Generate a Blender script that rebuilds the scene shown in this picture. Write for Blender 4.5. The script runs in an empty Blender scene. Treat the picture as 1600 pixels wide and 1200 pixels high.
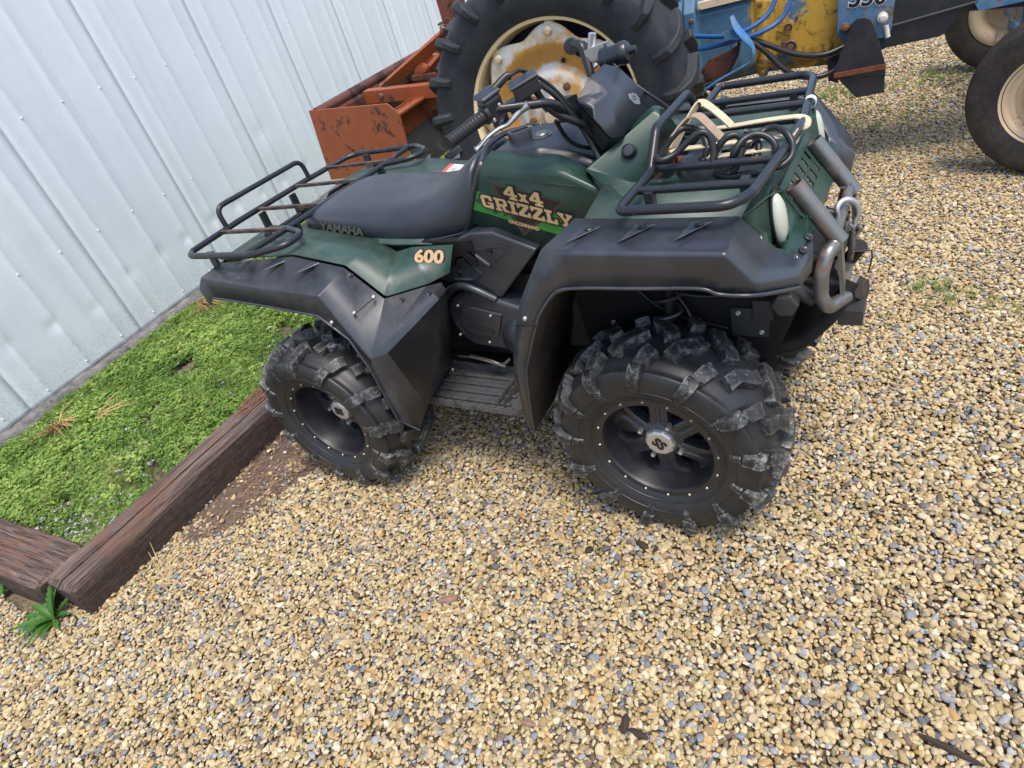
import bpy, bmesh, math, random
import numpy as np
from mathutils import Vector, Matrix, noise
R = math.radians
random.seed(7)
rng = np.random.default_rng(7)
sc = bpy.context.scene
COL = sc.collection

# ------------------------------------------------------------ camera, sky, sun, exposure
cd = bpy.data.cameras.new('camera')
cam = bpy.data.objects.new('camera', cd)
COL.objects.link(cam)
cd.sensor_fit = 'HORIZONTAL'; cd.sensor_width = 36.0
cd.lens = 36.0 * 994.71 / 1600.0
cd.clip_start = 0.02; cd.clip_end = 400
cam.matrix_world = Matrix(((0.84489, -0.09497, 0.52645, 1.24577), (0.46647, 0.61252, -0.63814, -1.74667), (-0.26185, 0.78473, 0.56181, 1.64494), (0.0, 0.0, 0.0, 1.0)))
sc.camera = cam

SUN_EL, SUN_AZ = R(68), R(-30)          # azimuth measured from +x towards +y
w = bpy.data.worlds.new("World"); sc.world = w; w.use_nodes = True
nt = w.node_tree
bg = nt.nodes['Background']
sky = nt.nodes.new('ShaderNodeTexSky'); sky.sky_type = 'NISHITA'; sky.sun_disc = False
sky.sun_elevation = SUN_EL; sky.sun_rotation = math.pi/2 - SUN_AZ
sky.air_density = 1.0; sky.dust_density = 2.6; sky.ozone_density = 1.0
nt.links.new(sky.outputs[0], bg.inputs[0]); bg.inputs[1].default_value = 0.15
ld = bpy.data.lights.new('sun', 'SUN'); ld.energy = 1.5; ld.angle = R(20); ld.color = (1, .945, .86)
sun = bpy.data.objects.new('sun', ld); COL.objects.link(sun)
sd = Vector((math.cos(SUN_EL)*math.cos(SUN_AZ), math.cos(SUN_EL)*math.sin(SUN_AZ), math.sin(SUN_EL)))
sun.rotation_euler = sd.to_track_quat('Z', 'Y').to_euler()
sun.location = sd*20
sc.view_settings.view_transform = 'Standard'; sc.view_settings.look = 'None'
sc.view_settings.gamma = 1; sc.view_settings.use_curve_mapping = False
sc.view_settings.exposure = 0.84

# ------------------------------------------------------------ object helpers
def tag(o, label=None, cat=None, group=None, kind=None):
    if label: o['label'] = label
    if cat: o['category'] = cat
    if group: o['group'] = group
    if kind: o['kind'] = kind
    return o

def empty(name, loc=(0, 0, 0), rz=0, parent=None):
    o = bpy.data.objects.new(name, None); COL.objects.link(o)
    o.location = loc; o.rotation_euler = (0, 0, rz); o.empty_display_size = .1
    if parent: o.parent = parent
    return o

def finish(me, mat, smooth=40):
    if mat is not None and not me.materials: me.materials.append(mat)
    if smooth:
        me.shade_smooth(); me.set_sharp_from_angle(angle=R(smooth))
    return me

def link(name, me, parent=None, loc=None, rot=None):
    o = bpy.data.objects.new(name, me); COL.objects.link(o)
    if parent: o.parent = parent
    if loc is not None: o.location = loc
    if rot is not None: o.rotation_euler = rot
    return o

def bev(o, width=.004, seg=2, ang=25):
    m = o.modifiers.new('bevel', 'BEVEL'); m.width = width; m.segments = seg
    m.limit_method = 'ANGLE'; m.angle_limit = R(ang)
    wn = o.modifiers.new('face_normals', 'WEIGHTED_NORMAL'); wn.keep_sharp = True; wn.weight = 60
    return o

def solid(o, th, off=-1):
    m = o.modifiers.new('solid', 'SOLIDIFY'); m.thickness = th; m.offset = off
    m.use_even_offset = True
    return o

def subs(o, n=2):
    m = o.modifiers.new('subsurf', 'SUBSURF'); m.levels = n; m.render_levels = n
    return o

def V(*a): return Vector(a) if len(a) > 1 else Vector(a[0])

def fillet(pts, r, n=5, closed=False):
    """round the corners of a polyline"""
    pts = [V(p) for p in pts]; out = []
    N = len(pts)
    for i, p in enumerate(pts):
        if not closed and i in (0, N-1): out.append(p); continue
        a, b = pts[(i-1) % N], pts[(i+1) % N]
        ra = r[i] if isinstance(r, (list, tuple)) else r
        da, db = (a-p), (b-p)
        la, lb = da.length, db.length
        if la < 1e-6 or lb < 1e-6: out.append(p); continue
        ang = da.angle(db)
        if ang > R(174) or ra <= 0: out.append(p); continue
        t = min(ra/math.tan(ang/2), la*.49, lb*.49)
        p0, p1 = p+da.normalized()*t, p+db.normalized()*t
        for k in range(n+1):
            s = k/n
            out.append(p0*(1-s)**2 + p*2*s*(1-s) + p1*s*s)
    return out

def smoothpath(pts, n=8):
    """Catmull-Rom through the points"""
    P = [V(p) for p in pts]; P = [P[0]*2-P[1]] + P + [P[-1]*2-P[-2]]
    out = []
    for i in range(1, len(P)-2):
        for k in range(n):
            t = k/n
            a, b, c, d = P[i-1], P[i], P[i+1], P[i+2]
            out.append(.5*((2*b)+(-a+c)*t+(2*a-5*b+4*c-d)*t*t+(-a+3*b-3*c+d)*t**3))
    out.append(P[-2])
    return out

class MB:
    """collects shapes and links them as one mesh object"""
    def __init__(s): s.v = []; s.f = []
    def add(s, vs, fs):
        o = len(s.v); s.v += [tuple(v) for v in vs]; s.f += [tuple(i+o for i in f) for f in fs]; return s
    def box(s, c, size, rot=None):
        c = V(c); h = [x/2 for x in size]
        M = rot.to_matrix() if hasattr(rot, 'to_matrix') else (rot if rot is not None else Matrix.Identity(3))
        vs = [c + M @ V(x*h[0], y*h[1], z*h[2]) for x in (-1, 1) for y in (-1, 1) for z in (-1, 1)]
        return s.add(vs, [(0,1,3,2),(4,6,7,5),(0,4,5,1),(2,3,7,6),(0,2,6,4),(1,5,7,3)])
    def bar(s, a, b, wd, ht, up=(0, 0, 1)):
        a, b = V(a), V(b); d = (b-a); L = d.length; d.normalize()
        u = V(up); sx = d.cross(u)
        if sx.length < 1e-4: sx = d.cross(V(1, 0, 0))
        sx.normalize(); u = sx.cross(d)
        M = Matrix((d, sx, u)).transposed()
        return s.box((a+b)/2, (L, wd, ht), M)
    def tube(s, pts, r, n=10, closed=False, caps=True, flat=1.0):
        P = [V(p) for p in pts]
        Q = [P[0]]
        for p in P[1:]:
            if (p-Q[-1]).length > 1e-5: Q.append(p)
        P = Q; N = len(P)
        T = []
        for i in range(N):
            if closed: t = P[(i+1) % N]-P[i-1]
            else: t = P[min(i+1, N-1)]-P[max(i-1, 0)]
            T.append(t.normalized())
        nrm = T[0].cross(V(0, 0, 1))
        if nrm.length < .05: nrm = T[0].cross(V(0, 1, 0))
        nrm.normalize(); vs = []
        for i in range(N):
            if i: nrm = (nrm - T[i]*nrm.dot(T[i])).normalized()
            bn = T[i].cross(nrm)
            rr = r[i] if isinstance(r, (list, tuple)) else r
            for k in range(n):
                a = 2*math.pi*k/n
                vs.append(P[i] + (nrm*math.cos(a) + bn*math.sin(a)*flat)*rr)
        fs = []
        for i in range(N if closed else N-1):
            j = (i+1) % N
            for k in range(n):
                fs.append((i*n+k, i*n+(k+1) % n, j*n+(k+1) % n, j*n+k))
        if not closed and caps:
            fs.append(tuple(range(n-1, -1, -1))); fs.append(tuple((N-1)*n+k for k in range(n)))
        return s.add(vs, fs)
    def cyl(s, a, b, r, n=16, r2=None):
        return s.tube([a, b], [r, r if r2 is None else r2], n)
    def lathe(s, prof, o=(0, 0, 0), axis=(0, 0, 1), n=24, ref=None, a0=0, a1=2*math.pi):
        """prof: list of (radius, height along axis)"""
        ax = V(axis).normalized(); o = V(o)
        u = V(ref) if ref else (ax.cross(V(0, 0, 1)) if abs(ax.z) < .9 else ax.cross(V(1, 0, 0)))
        u.normalize(); w_ = ax.cross(u)
        full = abs(a1-a0-2*math.pi) < 1e-6
        m = n if full else n+1; vs = []
        for k in range(m):
            a = a0+(a1-a0)*k/n; d = u*math.cos(a)+w_*math.sin(a)
            vs += [o+ax*h+d*r for r, h in prof]
        L = len(prof); fs = []
        for k in range(n):
            j = (k+1) % m
            for i in range(L-1):
                q = (k*L+i, j*L+i, j*L+i+1, k*L+i+1)
                fs.append(q)
        return s.add(vs, fs)
    def prism(s, poly, d):
        """poly: list of 3D points, extruded by vector d"""
        d = V(d); P = [V(p) for p in poly]; n = len(P)
        vs = P + [p+d for p in P]
        fs = [tuple(range(n-1, -1, -1)), tuple(range(n, 2*n))] + [(i, (i+1) % n, n+(i+1) % n, n+i) for i in range(n)]
        return s.add(vs, fs)
    def grid(s, rows, closed_u=False):
        m = len(rows[0]); vs = [p for r in rows for p in r]; fs = []
        for i in range(len(rows)-1):
            for j in range(m if closed_u else m-1):
                k = (j+1) % m
                fs.append((i*m+j, i*m+k, (i+1)*m+k, (i+1)*m+j))
        return s.add(vs, fs)
    def mesh(s, name, mat, smooth=40, clean=True):
        me = bpy.data.meshes.new(name); me.from_pydata(s.v, [], s.f); 
        bm = bmesh.new(); bm.from_mesh(me)
        if clean: bmesh.ops.remove_doubles(bm, verts=bm.verts, dist=1e-5)
        bmesh.ops.recalc_face_normals(bm, faces=bm.faces)
        bm.to_mesh(me); bm.free()
        return finish(me, mat, smooth)
    def build(s, name, mat, parent=None, smooth=40, **k):
        return link(name, s.mesh(name, mat, smooth), parent, **k)

def shell(name, verts, faces, mat, parent, th=.004, bw=.006, seg=3, ang=12, mirror=False, flipn=None):
    """thin moulded panel from named corner points"""
    keys = list(verts); idx = {k: i for i, k in enumerate(keys)}
    vs = [V(verts[k]) for k in keys]
    if mirror: vs = [V(v.x, -v.y, v.z) for v in vs]
    fs = [tuple(idx[k] for k in f) for f in faces]
    me = bpy.data.meshes.new(name); me.from_pydata([tuple(v) for v in vs], [], fs)
    bm = bmesh.new(); bm.from_mesh(me)
    bmesh.ops.recalc_face_normals(bm, faces=bm.faces)
    # make the shell's outside face up/out
    c = sum((v.co for v in bm.verts), Vector())/len(bm.verts)
    s_ = sum(f.normal.dot(V(0, -1 if not mirror else 1, 1.2))*f.calc_area() for f in bm.faces)
    if s_ < 0: bmesh.ops.reverse_faces(bm, faces=bm.faces)
    bm.to_mesh(me); bm.free(); finish(me, mat, 180)
    o = link(name, me, parent)
    bev(o, bw, seg, ang); solid(o, th)
    return o

def copy_tree(o, parent=None):
    c = o.copy(); COL.objects.link(c)
    if parent: c.parent = parent
    for ch in list(o.children): copy_tree(ch, c)
    return c

def mirror_mesh(me):
    m = me.copy(); bm = bmesh.new(); bm.from_mesh(m)
    for v in bm.verts: v.co.y = -v.co.y
    bmesh.ops.reverse_faces(bm, faces=bm.faces); bm.to_mesh(m); bm.free()
    return m
def mirror_obj(o, parent=None):
    c = o.copy(); c.data = mirror_mesh(o.data); COL.objects.link(c)
    c.parent = parent or o.parent
    c.location.y = -c.location.y
    for ch in list(o.children): mirror_obj(ch, c)
    return c

# ------------------------------------------------------------ materials
class NT:
    def __init__(s, name):
        s.m = bpy.data.materials.new(name); s.m.use_nodes = True; s.t = s.m.node_tree
        s.b = s.t.nodes['Principled BSDF']; s.n = s.t.nodes; s.l = s.t.links
        s.tc = s.n.new('ShaderNodeTexCoord').outputs['Object']
    def new(s, ty, **k):
        n = s.n.new(ty)
        for a, v in k.items(): setattr(n, a, v)
        return n
    def put(s, sock, v):
        if isinstance(v, bpy.types.NodeSocket): s.l.new(v, sock)
        elif v is not None:
            if isinstance(v, (tuple, list)) and len(v) == 3 and sock.type == 'RGBA': v = (*v, 1)
            sock.default_value = v
    def mapping(s, scale=(1, 1, 1), rot=(0, 0, 0), loc=(0, 0, 0), src=None):
        n = s.new('ShaderNodeMapping'); s.put(n.inputs[0], src or s.tc)
        n.inputs['Scale'].default_value = scale; n.inputs['Rotation'].default_value = rot; n.inputs['Location'].default_value = loc
        return n.outputs[0]
    def noise(s, scale, detail=4, rough=.6, vec=None, dist=0, out=0, lac=2):
        n = s.new('ShaderNodeTexNoise'); s.put(n.inputs['Vector'], vec or s.tc)
        n.inputs['Scale'].default_value = scale; n.inputs['Detail'].default_value = detail
        n.inputs['Roughness'].default_value = rough; n.inputs['Distortion'].default_value = dist
        return n.outputs[out]
    def voro(s, scale, vec=None, feature='F1', out='Distance', rnd=1):
        n = s.new('ShaderNodeTexVoronoi'); n.feature = feature; s.put(n.inputs['Vector'], vec or s.tc)
        n.inputs['Scale'].default_value = scale; n.inputs['Randomness'].default_value = rnd
        return n.outputs[out]
    def ramp(s, fac, stops, interp='LINEAR'):
        n = s.new('ShaderNodeValToRGB'); n.color_ramp.interpolation = interp; s.put(n.inputs[0], fac)
        e = n.color_ramp.elements
        while len(e) < len(stops): e.new(.5)
        for x, (p, c) in zip(e, stops):
            x.position = p
            x.color = (c, c, c, 1) if isinstance(c, (int, float)) else (*c, 1)
        return n.outputs[0]
    def mix(s, fac, a, b, mode='MIX'):
        n = s.new('ShaderNodeMix'); n.data_type = 'RGBA'; n.blend_type = mode
        s.put(n.inputs[0], fac); s.put(n.inputs[6], a); s.put(n.inputs[7], b)
        return n.outputs[2]
    def math(s, op, a, b=None, clamp=False):
        n = s.new('ShaderNodeMath'); n.operation = op; n.use_clamp = clamp; s.put(n.inputs[0], a)
        if b is not None: s.put(n.inputs[1], b)
        return n.outputs[0]
    def bump(s, h, strength=.3, dist=.01, nrm=None):
        n = s.new('ShaderNodeBump'); n.inputs['Strength'].default_value = strength; n.inputs['Distance'].default_value = dist
        s.put(n.inputs['Height'], h)
        if nrm: s.put(n.inputs['Normal'], nrm)
        return n.outputs[0]
    def set(s, **k):
        nm = {'col': 'Base Color', 'rough': 'Roughness', 'metal': 'Metallic', 'nrm': 'Normal', 'spec': 'Specular IOR Level',
              'coat': 'Coat Weight', 'coatr': 'Coat Roughness', 'trans': 'Transmission Weight', 'ior': 'IOR', 'sss': 'Subsurface Weight'}
        for a, v in k.items(): s.put(s.b.inputs[nm[a]], v)
        return s

def m_plastic(name, c0, c1, r0=.38, r1=.6, spec=.45, scratch=.5, dirt=(.16, .13, .10), dirtamt=.25, fade=None):
    t = NT(name)
    n1 = t.noise(5, 5, .65); n2 = t.noise(60, 3, .6)
    col = t.mix(t.ramp(n1, [(.35, 0.), (.7, 1.)]), c0, c1)
    if fade is not None:
        col = t.mix(t.math('MULTIPLY', t.ramp(t.noise(3.3, 6, .7, dist=.4), [(.42, 0.), (.72, 1.)]), .6), col, fade)
    # fine scratches along stretched noise
    s1 = t.noise(1, 2, .5, vec=t.mapping((260, 14, 18), (.3, .5, .7)))
    s2 = t.noise(1, 2, .5, vec=t.mapping((16, 240, 22), (.9, .2, .4)))
    sc_ = t.math('MAXIMUM', t.ramp(s1, [(.66, 0.), (.74, 1.)]), t.ramp(s2, [(.68, 0.), (.76, 1.)]))
    sc_ = t.math('MULTIPLY', sc_, t.ramp(t.noise(7, 3), [(.42, 0.), (.6, 1.)]))
    col = t.mix(t.math('MULTIPLY', sc_, .30*scratch), col, (.20, .21, .22))
    d = t.ramp(t.noise(9, 8, .75), [(.5, 0.), (.75, 1.)])
    col = t.mix(t.math('MULTIPLY', d, dirtamt), col, dirt)
    sp = t.ramp(t.voro(170), [(.04, 1.), (.10, 0.)])
    sp = t.math('MULTIPLY', sp, t.ramp(t.noise(14, 2), [(.52, 0.), (.62, 1.)]))
    col = t.mix(t.math('MULTIPLY', sp, .35), col, (.45, .42, .38))
    rg = t.ramp(n1, [(.3, r0), (.7, r1)])
    rg = t.math('ADD', rg, t.math('MULTIPLY', d, .15))
    t.set(col=col, rough=rg, spec=spec, nrm=t.bump(t.math('ADD', t.noise(420, 2), t.math('MULTIPLY', sc_, -.8)), .12, .001))
    return t.m

def m_metal(name, c, rough=.35, metal=1., rust=.0, rustc=(.12, .045, .02), bump=.1, rscale=9):
    t = NT(name)
    n = t.noise(rscale, 8, .72)
    f = t.ramp(n, [(.62-rust*.3, 0.), (.70-rust*.2, 1.)]) if rust > 0 else None
    base = t.mix(t.noise(30, 4), tuple(x*.82 for x in c), c)
    col = t.mix(f, base, t.mix(t.noise(60, 4), rustc, tuple(x*2 for x in rustc))) if f else base
    rg = t.math('ADD', t.ramp(t.noise(22, 4), [(.3, rough-.06), (.7, rough+.1)]), t.math('MULTIPLY', f, .4) if f else 0.)
    mt = t.math('SUBTRACT', metal, t.math('MULTIPLY', f, metal) if f else 0.)
    t.set(col=col, rough=rg, metal=mt, nrm=t.bump(t.noise(120, 4), bump, .002))
    return t.m

def m_plain(name, c, rough=.5, metal=0., spec=.5, var=.15, scale=20, bump=.0):
    t = NT(name)
    t.set(col=t.mix(t.noise(scale, 5, .6), tuple(x*(1-var) for x in c), tuple(min(1, x*(1+var)) for x in c)), rough=rough, metal=metal, spec=spec)
    if bump: t.set(nrm=t.bump(t.noise(scale*8, 4), bump, .002))
    return t.m

def m_rubber(name, c=(.018, .018, .019), dusty=.5, dust=(.14, .125, .10), spec=.35, r=.5):
    t = NT(name)
    d = t.ramp(t.noise(6, 8, .7), [(.38, 0.), (.75, 1.)])
    d2 = t.ramp(t.noise(55, 6, .75), [(.5, 0.), (.72, 1.)])
    f = t.math('MULTIPLY', t.math('ADD', d, t.math('MULTIPLY', d2, .4)), dusty*.42)
    col = t.mix(t.noise(20), c, tuple(x*1.7 for x in c)); col = t.mix(f, col, dust)
    # pale specks and scuffs
    sp = t.math('MULTIPLY', t.ramp(t.voro(210), [(.05, 1.), (.12, 0.)]), t.ramp(t.noise(12, 3), [(.55, 0.), (.62, 1.)]))
    col = t.mix(t.math('MULTIPLY', sp, .5), col, (.4, .37, .32))
    t.set(col=col, rough=t.ramp(t.noise(9, 4), [(.3, r-.1), (.7, r+.18)]), spec=spec,
          nrm=t.bump(t.noise(160, 5, .7), .15, .002))
    return t.m

def m_paintrust(name, paint, paint2, rust=(.16, .05, .018), amt=.5, scale=6, rough=.45, dark=(.02, .012, .01), darkamt=.5, streak=False):
    t = NT(name)
    vec = t.mapping((1, 1, .35)) if streak else t.tc
    n = t.noise(scale, 9, .74, vec=vec, dist=.3)
    f = t.ramp(n, [(.64-.22*amt, 0.), (.68-.20*amt, 1.)])
    soft = t.ramp(n, [(.5-.22*amt, 0.), (.68-.2*amt, 1.)])
    base = t.mix(t.noise(3.5, 5), paint, paint2)
    base = t.mix(t.math('MULTIPLY', soft, .55), base, tuple(min(1, a*.5+b*1.4) for a, b in zip(paint, rust)))
    rc = t.mix(t.noise(40, 6, .7), rust, tuple(x*.45 for x in rust))
    col = t.mix(f, base, rc)
    dk = t.math('MULTIPLY', t.ramp(t.noise(scale*2.6, 8, .8, dist=1.), [(.6, 0.), (.66, 1.)]), darkamt)
    col = t.mix(dk, col, dark)
    t.set(col=col, rough=t.math('ADD', rough, t.math('MULTIPLY', f, .35)), nrm=t.bump(t.math('ADD', t.math('MULTIPLY', f, -.6), t.noise(90, 5)), .35, .002))
    return t.m

M = {}
M['black'] = m_plastic('black_plastic', (.019, .022, .029), (.029, .033, .043), .27, .40, .85, .35, dirt=(.15, .15, .15), dirtamt=.20, fade=(.050, .056, .070))
M['blackdirty'] = m_plastic('dirty_black_plastic', (.017, .019, .024), (.030, .033, .041), .30, .48, .8, 1.1, dirt=(.15, .14, .125), dirtamt=.38, fade=(.048, .052, .062))
M['mudguard'] = m_plastic('mudguard_plastic', (.020, .017, .016), (.032, .025, .021), .5, .7, .3, .7, dirt=(.10, .06, .04), dirtamt=.4)
M['blackclean'] = m_plastic('satin_black_plastic', (.013, .015, .019), (.021, .023, .029), .26, .38, .7, .1, dirtamt=.05)
M['green'] = m_plastic('dark_green_plastic', (.011, .036, .025), (.017, .048, .034), .28, .42, .5, .35, dirt=(.2, .2, .16), dirtamt=.10, fade=(.045, .085, .065))
M['greenfade'] = m_plastic('faded_green_plastic', (.020, .050, .038), (.032, .070, .054), .34, .5, .65, .7, dirt=(.22, .21, .17), dirtamt=.28, fade=(.085, .125, .10))
M['vinyl'] = m_plastic('seat_vinyl', (.018, .022, .031), (.027, .032, .043), .32, .44, .8, .05, dirtamt=.05)
M['rack'] = m_metal('black_tube', (.020, .022, .027), .28, 0., .04, bump=.05)
M['racktop'] = m_metal('worn_black_bar', (.022, .021, .022), .42, 0., .55, rustc=(.10, .055, .035), rscale=16)
M['steel'] = m_metal('bare_steel', (.25, .245, .235), .36, .75, .28, rustc=(.10, .065, .045), bump=.15, rscale=11)
M['emblem'] = m_plain('grey_emblem', (.17, .18, .18), .4, .3)
M['steel_dark'] = m_metal('dark_steel', (.07, .07, .072), .45, .5, .12, rustc=(.07, .04, .03))
M['chrome'] = m_metal('chrome', (.80, .78, .72), .12, 1.)
M['cap'] = m_metal('brushed_cap', (.72, .70, .66), .34, .7, bump=.02)
M['spoke'] = m_plastic('black_spoke', (.020, .021, .025), (.032, .033, .040), .24, .36, .8, .2, dirtamt=.15)
M['alu'] = m_metal('cast_aluminium', (.60, .61, .62), .33, .85, bump=.04)
M['bolt'] = m_plain('bolt_head', (.62, .62, .58), .35, .7)
M['rubber'] = m_rubber('atv_tyre_rubber', (.011, .012, .014), dusty=.52, dust=(.105, .092, .068), spec=.55, r=.42)
def m_lug():
    t = NT('scuffed_lug_rubber')
    ge = t.new('ShaderNodeNewGeometry'); ed = t.ramp(ge.outputs['Pointiness'], [(.51, 0.), (.58, 1.)])
    f = t.ramp(t.noise(90, 6, .8), [(.42, 0.), (.60, 1.)]); g_ = t.ramp(t.noise(5, 4, .6), [(.40, .1), (.56, 1.)])
    f2 = t.ramp(t.noise(45, 8, .8), [(.56, 0.), (.62, 1.)])
    sc_ = t.math('MULTIPLY', t.math('MAXIMUM', t.math('MULTIPLY', ed, f), t.math('MULTIPLY', f2, .55)), t.math('ADD', g_, .30), True)
    col = t.mix(sc_, (.013, .014, .016), (.40, .40, .385))
    col = t.mix(t.math('MULTIPLY', t.ramp(t.noise(8, 5), [(.5, 0.), (.7, 1.)]), .4), col, (.075, .068, .056))
    t.set(col=col, rough=.5, nrm=t.bump(t.noise(120, 5), .3, .002)); return t.m
M['rubberlug'] = m_lug()
M['grip'] = m_rubber('grip_rubber', (.016, .016, .018), .15)
M['tractortyre'] = m_rubber('tractor_tyre_rubber', (.014, .016, .020), .60, (.12, .115, .11), r=.55)
M['fronttyre'] = m_rubber('worn_tyre_rubber', (.016, .016, .018), 1.15, (.15, .115, .085), r=.6)
M['wheelblack'] = m_plastic('satin_black_wheel', (.013, .013, .016), (.021, .021, .026), .26, .38, .7, .2, dirtamt=.10)
M['frameblack'] = m_plain('dark_underbody', (.012, .011, .011), .65, .0, .3, .4)
M['footrest'] = m_metal('worn_footrest', (.14, .14, .148), .22, .4, .48, rustc=(.025, .024, .023), bump=.4, rscale=26)
M['lens'] = m_plain('headlight_lens', (.50, .52, .44), .25, 0., .5, .06, 14)
M['decal_tan'] = m_plain('decal_tan', (.54, .36, .18), .35, 0., .5, .18, 60)
M['decal_black'] = m_plain('decal_black', (.012, .012, .012), .35)
M['decal_green'] = m_plain('decal_green', (.03, .20, .035), .33, var=.2, scale=30)
M['decal_brown'] = m_plain('decal_brown', (.055, .035, .026), .35)
M['decal_white'] = m_plain('decal_white', (.75, .75, .72), .4)
M['decal_red'] = m_plain('decal_red', (.55, .09, .05), .4)
M['seat_text'] = m_plain('faded_print', (.075, .070, .055), .5)
M['hose'] = m_plain('black_hose', (.014, .014, .015), .38, 0., .5, .3, 30)
M['strap'] = m_plain('cream_webbing', (.60, .50, .34), .8, 0., .2, .25, 40, .5)
M['strap_dirty'] = m_plain('dirty_webbing', (.36, .27, .20), .85, 0., .2, .35, 40, .5)
M['tape'] = m_plain('white_tape', (.72, .72, .70), .5, 0., .4, .1)
M['redrag'] = m_paintrust('rusty_red_metal', (.16, .040, .022), (.11, .028, .018), amt=.6, scale=20)
M['orange'] = m_paintrust('orange_paint', (.34, .082, .022), (.22, .052, .018), rust=(.11, .038, .020), amt=.42, scale=6, darkamt=.5)
M['orangedark'] = m_paintrust('rusty_brown_steel', (.14, .045, .024), (.09, .032, .02), rust=(.06, .025, .018), amt=.7, scale=5, darkamt=.5)
def m_disc():
    t = NT('rusting_white_disc')
    x = t.new('ShaderNodeSeparateXYZ'); t.put(x.inputs[0], t.tc)
    r_ = t.math('POWER', t.math('ADD', t.math('MULTIPLY', x.outputs[0], x.outputs[0]), t.math('MULTIPLY', x.outputs[2], x.outputs[2])), .5)
    band = t.ramp(r_, [(.10, .25), (.16, .5), (.20, .15), (.235, .35), (.27, .95), (.335, 1.), (.36, .3), (.46, .15)])
    n = t.noise(6, 9, .72, dist=.4)
    f = t.ramp(t.math('ADD', n, t.math('MULTIPLY', band, .40)), [(.56, 0.), (.72, 1.)])
    base = t.mix(t.noise(3, 5), (.60, .62, .60), (.68, .68, .64)); base = t.mix(t.math('MULTIPLY', t.ramp(n, [(.38, 0.), (.60, 1.)]), .7), base, (.66, .55, .33))
    col = t.mix(f, base, t.mix(t.noise(22, 6, .7), (.50, .20, .035), (.62, .36, .10)))
    ck = t.math('MULTIPLY', t.ramp(t.noise(16, 8, .8, dist=1.), [(.66, 0.), (.70, 1.)]), .6)
    col = t.mix(ck, col, (.10, .05, .02))
    t.set(col=col, rough=.5, nrm=t.bump(t.math('ADD', f, t.noise(60, 5)), .25, .002)); return t.m
M['rimwhite'] = m_disc()
M['rimyellow'] = m_paintrust('rusty_cream_rim', (.90, .68, .38), (.90, .76, .52), rust=(.60, .32, .08), amt=.18, scale=5, darkamt=.15, rough=.5)
M['rimcream'] = m_paintrust('cream_rim', (.64, .52, .34), (.66, .56, .40), rust=(.32, .15, .06), amt=.35, scale=5, darkamt=.15, rough=.5)
M['tblue'] = m_paintrust('tractor_blue', (.035, .135, .25), (.06, .17, .29), rust=(.15, .12, .10), amt=.42, scale=8, darkamt=.7)
M['tbluedark'] = m_paintrust('dark_oily_blue', (.006, .014, .035), (.004, .008, .018), rust=(.02, .012, .01), amt=.3, scale=7, darkamt=.6)
M['tblack'] = m_paintrust('greasy_black', (.010, .013, .020), (.014, .018, .027), rust=(.030, .022, .022), amt=.10, scale=6, darkamt=.2, rough=.42)
M['rustbolt'] = m_metal('rusty_bolt', (.20, .14, .12), .6, .4, .7)
M['bluehose'] = m_plain('blue_hose', (.02, .09, .28), .3, 0., .5, .2, 30)
M['leverblue'] = m_paintrust('lever_blue', (.03, .16, .36), (.05, .2, .42), rust=(.2, .13, .06), amt=.2, scale=14, darkamt=.3)
M['chain'] = m_metal('rusty_chain', (.13, .07, .05), .6, .5, .8)

def m_peeled():
    t = NT('peeled_yellow_and_blue')
    n = t.noise(5.5, 9, .72, dist=.6)
    big = t.math('ADD', t.math('MULTIPLY', t.noise(2.2, 2), .7), t.math('MULTIPLY', n, .5))
    x = t.new('ShaderNodeSeparateXYZ'); t.put(x.inputs[0], t.tc)
    g = t.math('ADD', big, t.math('MULTIPLY', t.ramp(x.outputs[0], [(.98, 0.), (1.12, 1.)]), .22))
    f = t.ramp(g, [(.70, 0.), (.72, 1.)])
    yel = t.mix(t.noise(14, 5), (.44, .24, .02), (.54, .34, .05))
    blu = t.mix(t.noise(9, 5), (.045, .13, .22), (.09, .19, .28))
    col = t.mix(f, blu, yel)
    gr = t.ramp(t.math('ADD', t.noise(10, 8, .8, dist=.8), t.ramp(x.outputs[2], [(.56, .14), (.80, 0.)])), [(.53, 0.), (.66, 1.)])
    col = t.mix(t.math('MULTIPLY', gr, .85), col, (.03, .018, .012))
    dn = t.math('MULTIPLY', t.ramp(t.noise(24, 8, .8), [(.58, 0.), (.62, 1.)]), .7)
    col = t.mix(dn, col, (.10, .07, .05))
    t.set(col=col, rough=t.ramp(gr, [(0, .5), (1, .3)]), nrm=t.bump(t.math('ADD', f, t.noise(60, 5)), .4, .002))
    return t.m
M['peeled'] = m_peeled()

# ------------------------------------------------------------ knobbly off-road tyre and wheel (axis = y, outer face towards -y)
def tyre_profile(R0, W, rb):
    """(radius, y) from the outer bead over the tread to the inner bead"""
    h = W/2
    P = [(rb-.004, -h*.80), (rb+.012, -h*.88), (rb+(R0-rb)*.30, -h*1.0), (rb+(R0-rb)*.58, -h*1.03), (rb+(R0-rb)*.80, -h*.96),
         (R0-.026, -h*.82), (R0-.010, -h*.62), (R0-.003, -h*.35), (R0, 0)]
    P = [V(a, b, 0) for a, b in P]
    P = P + [V(p.x, -p.y, 0) for p in P[-2::-1]]
    return smoothpath(P, 4)

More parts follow.
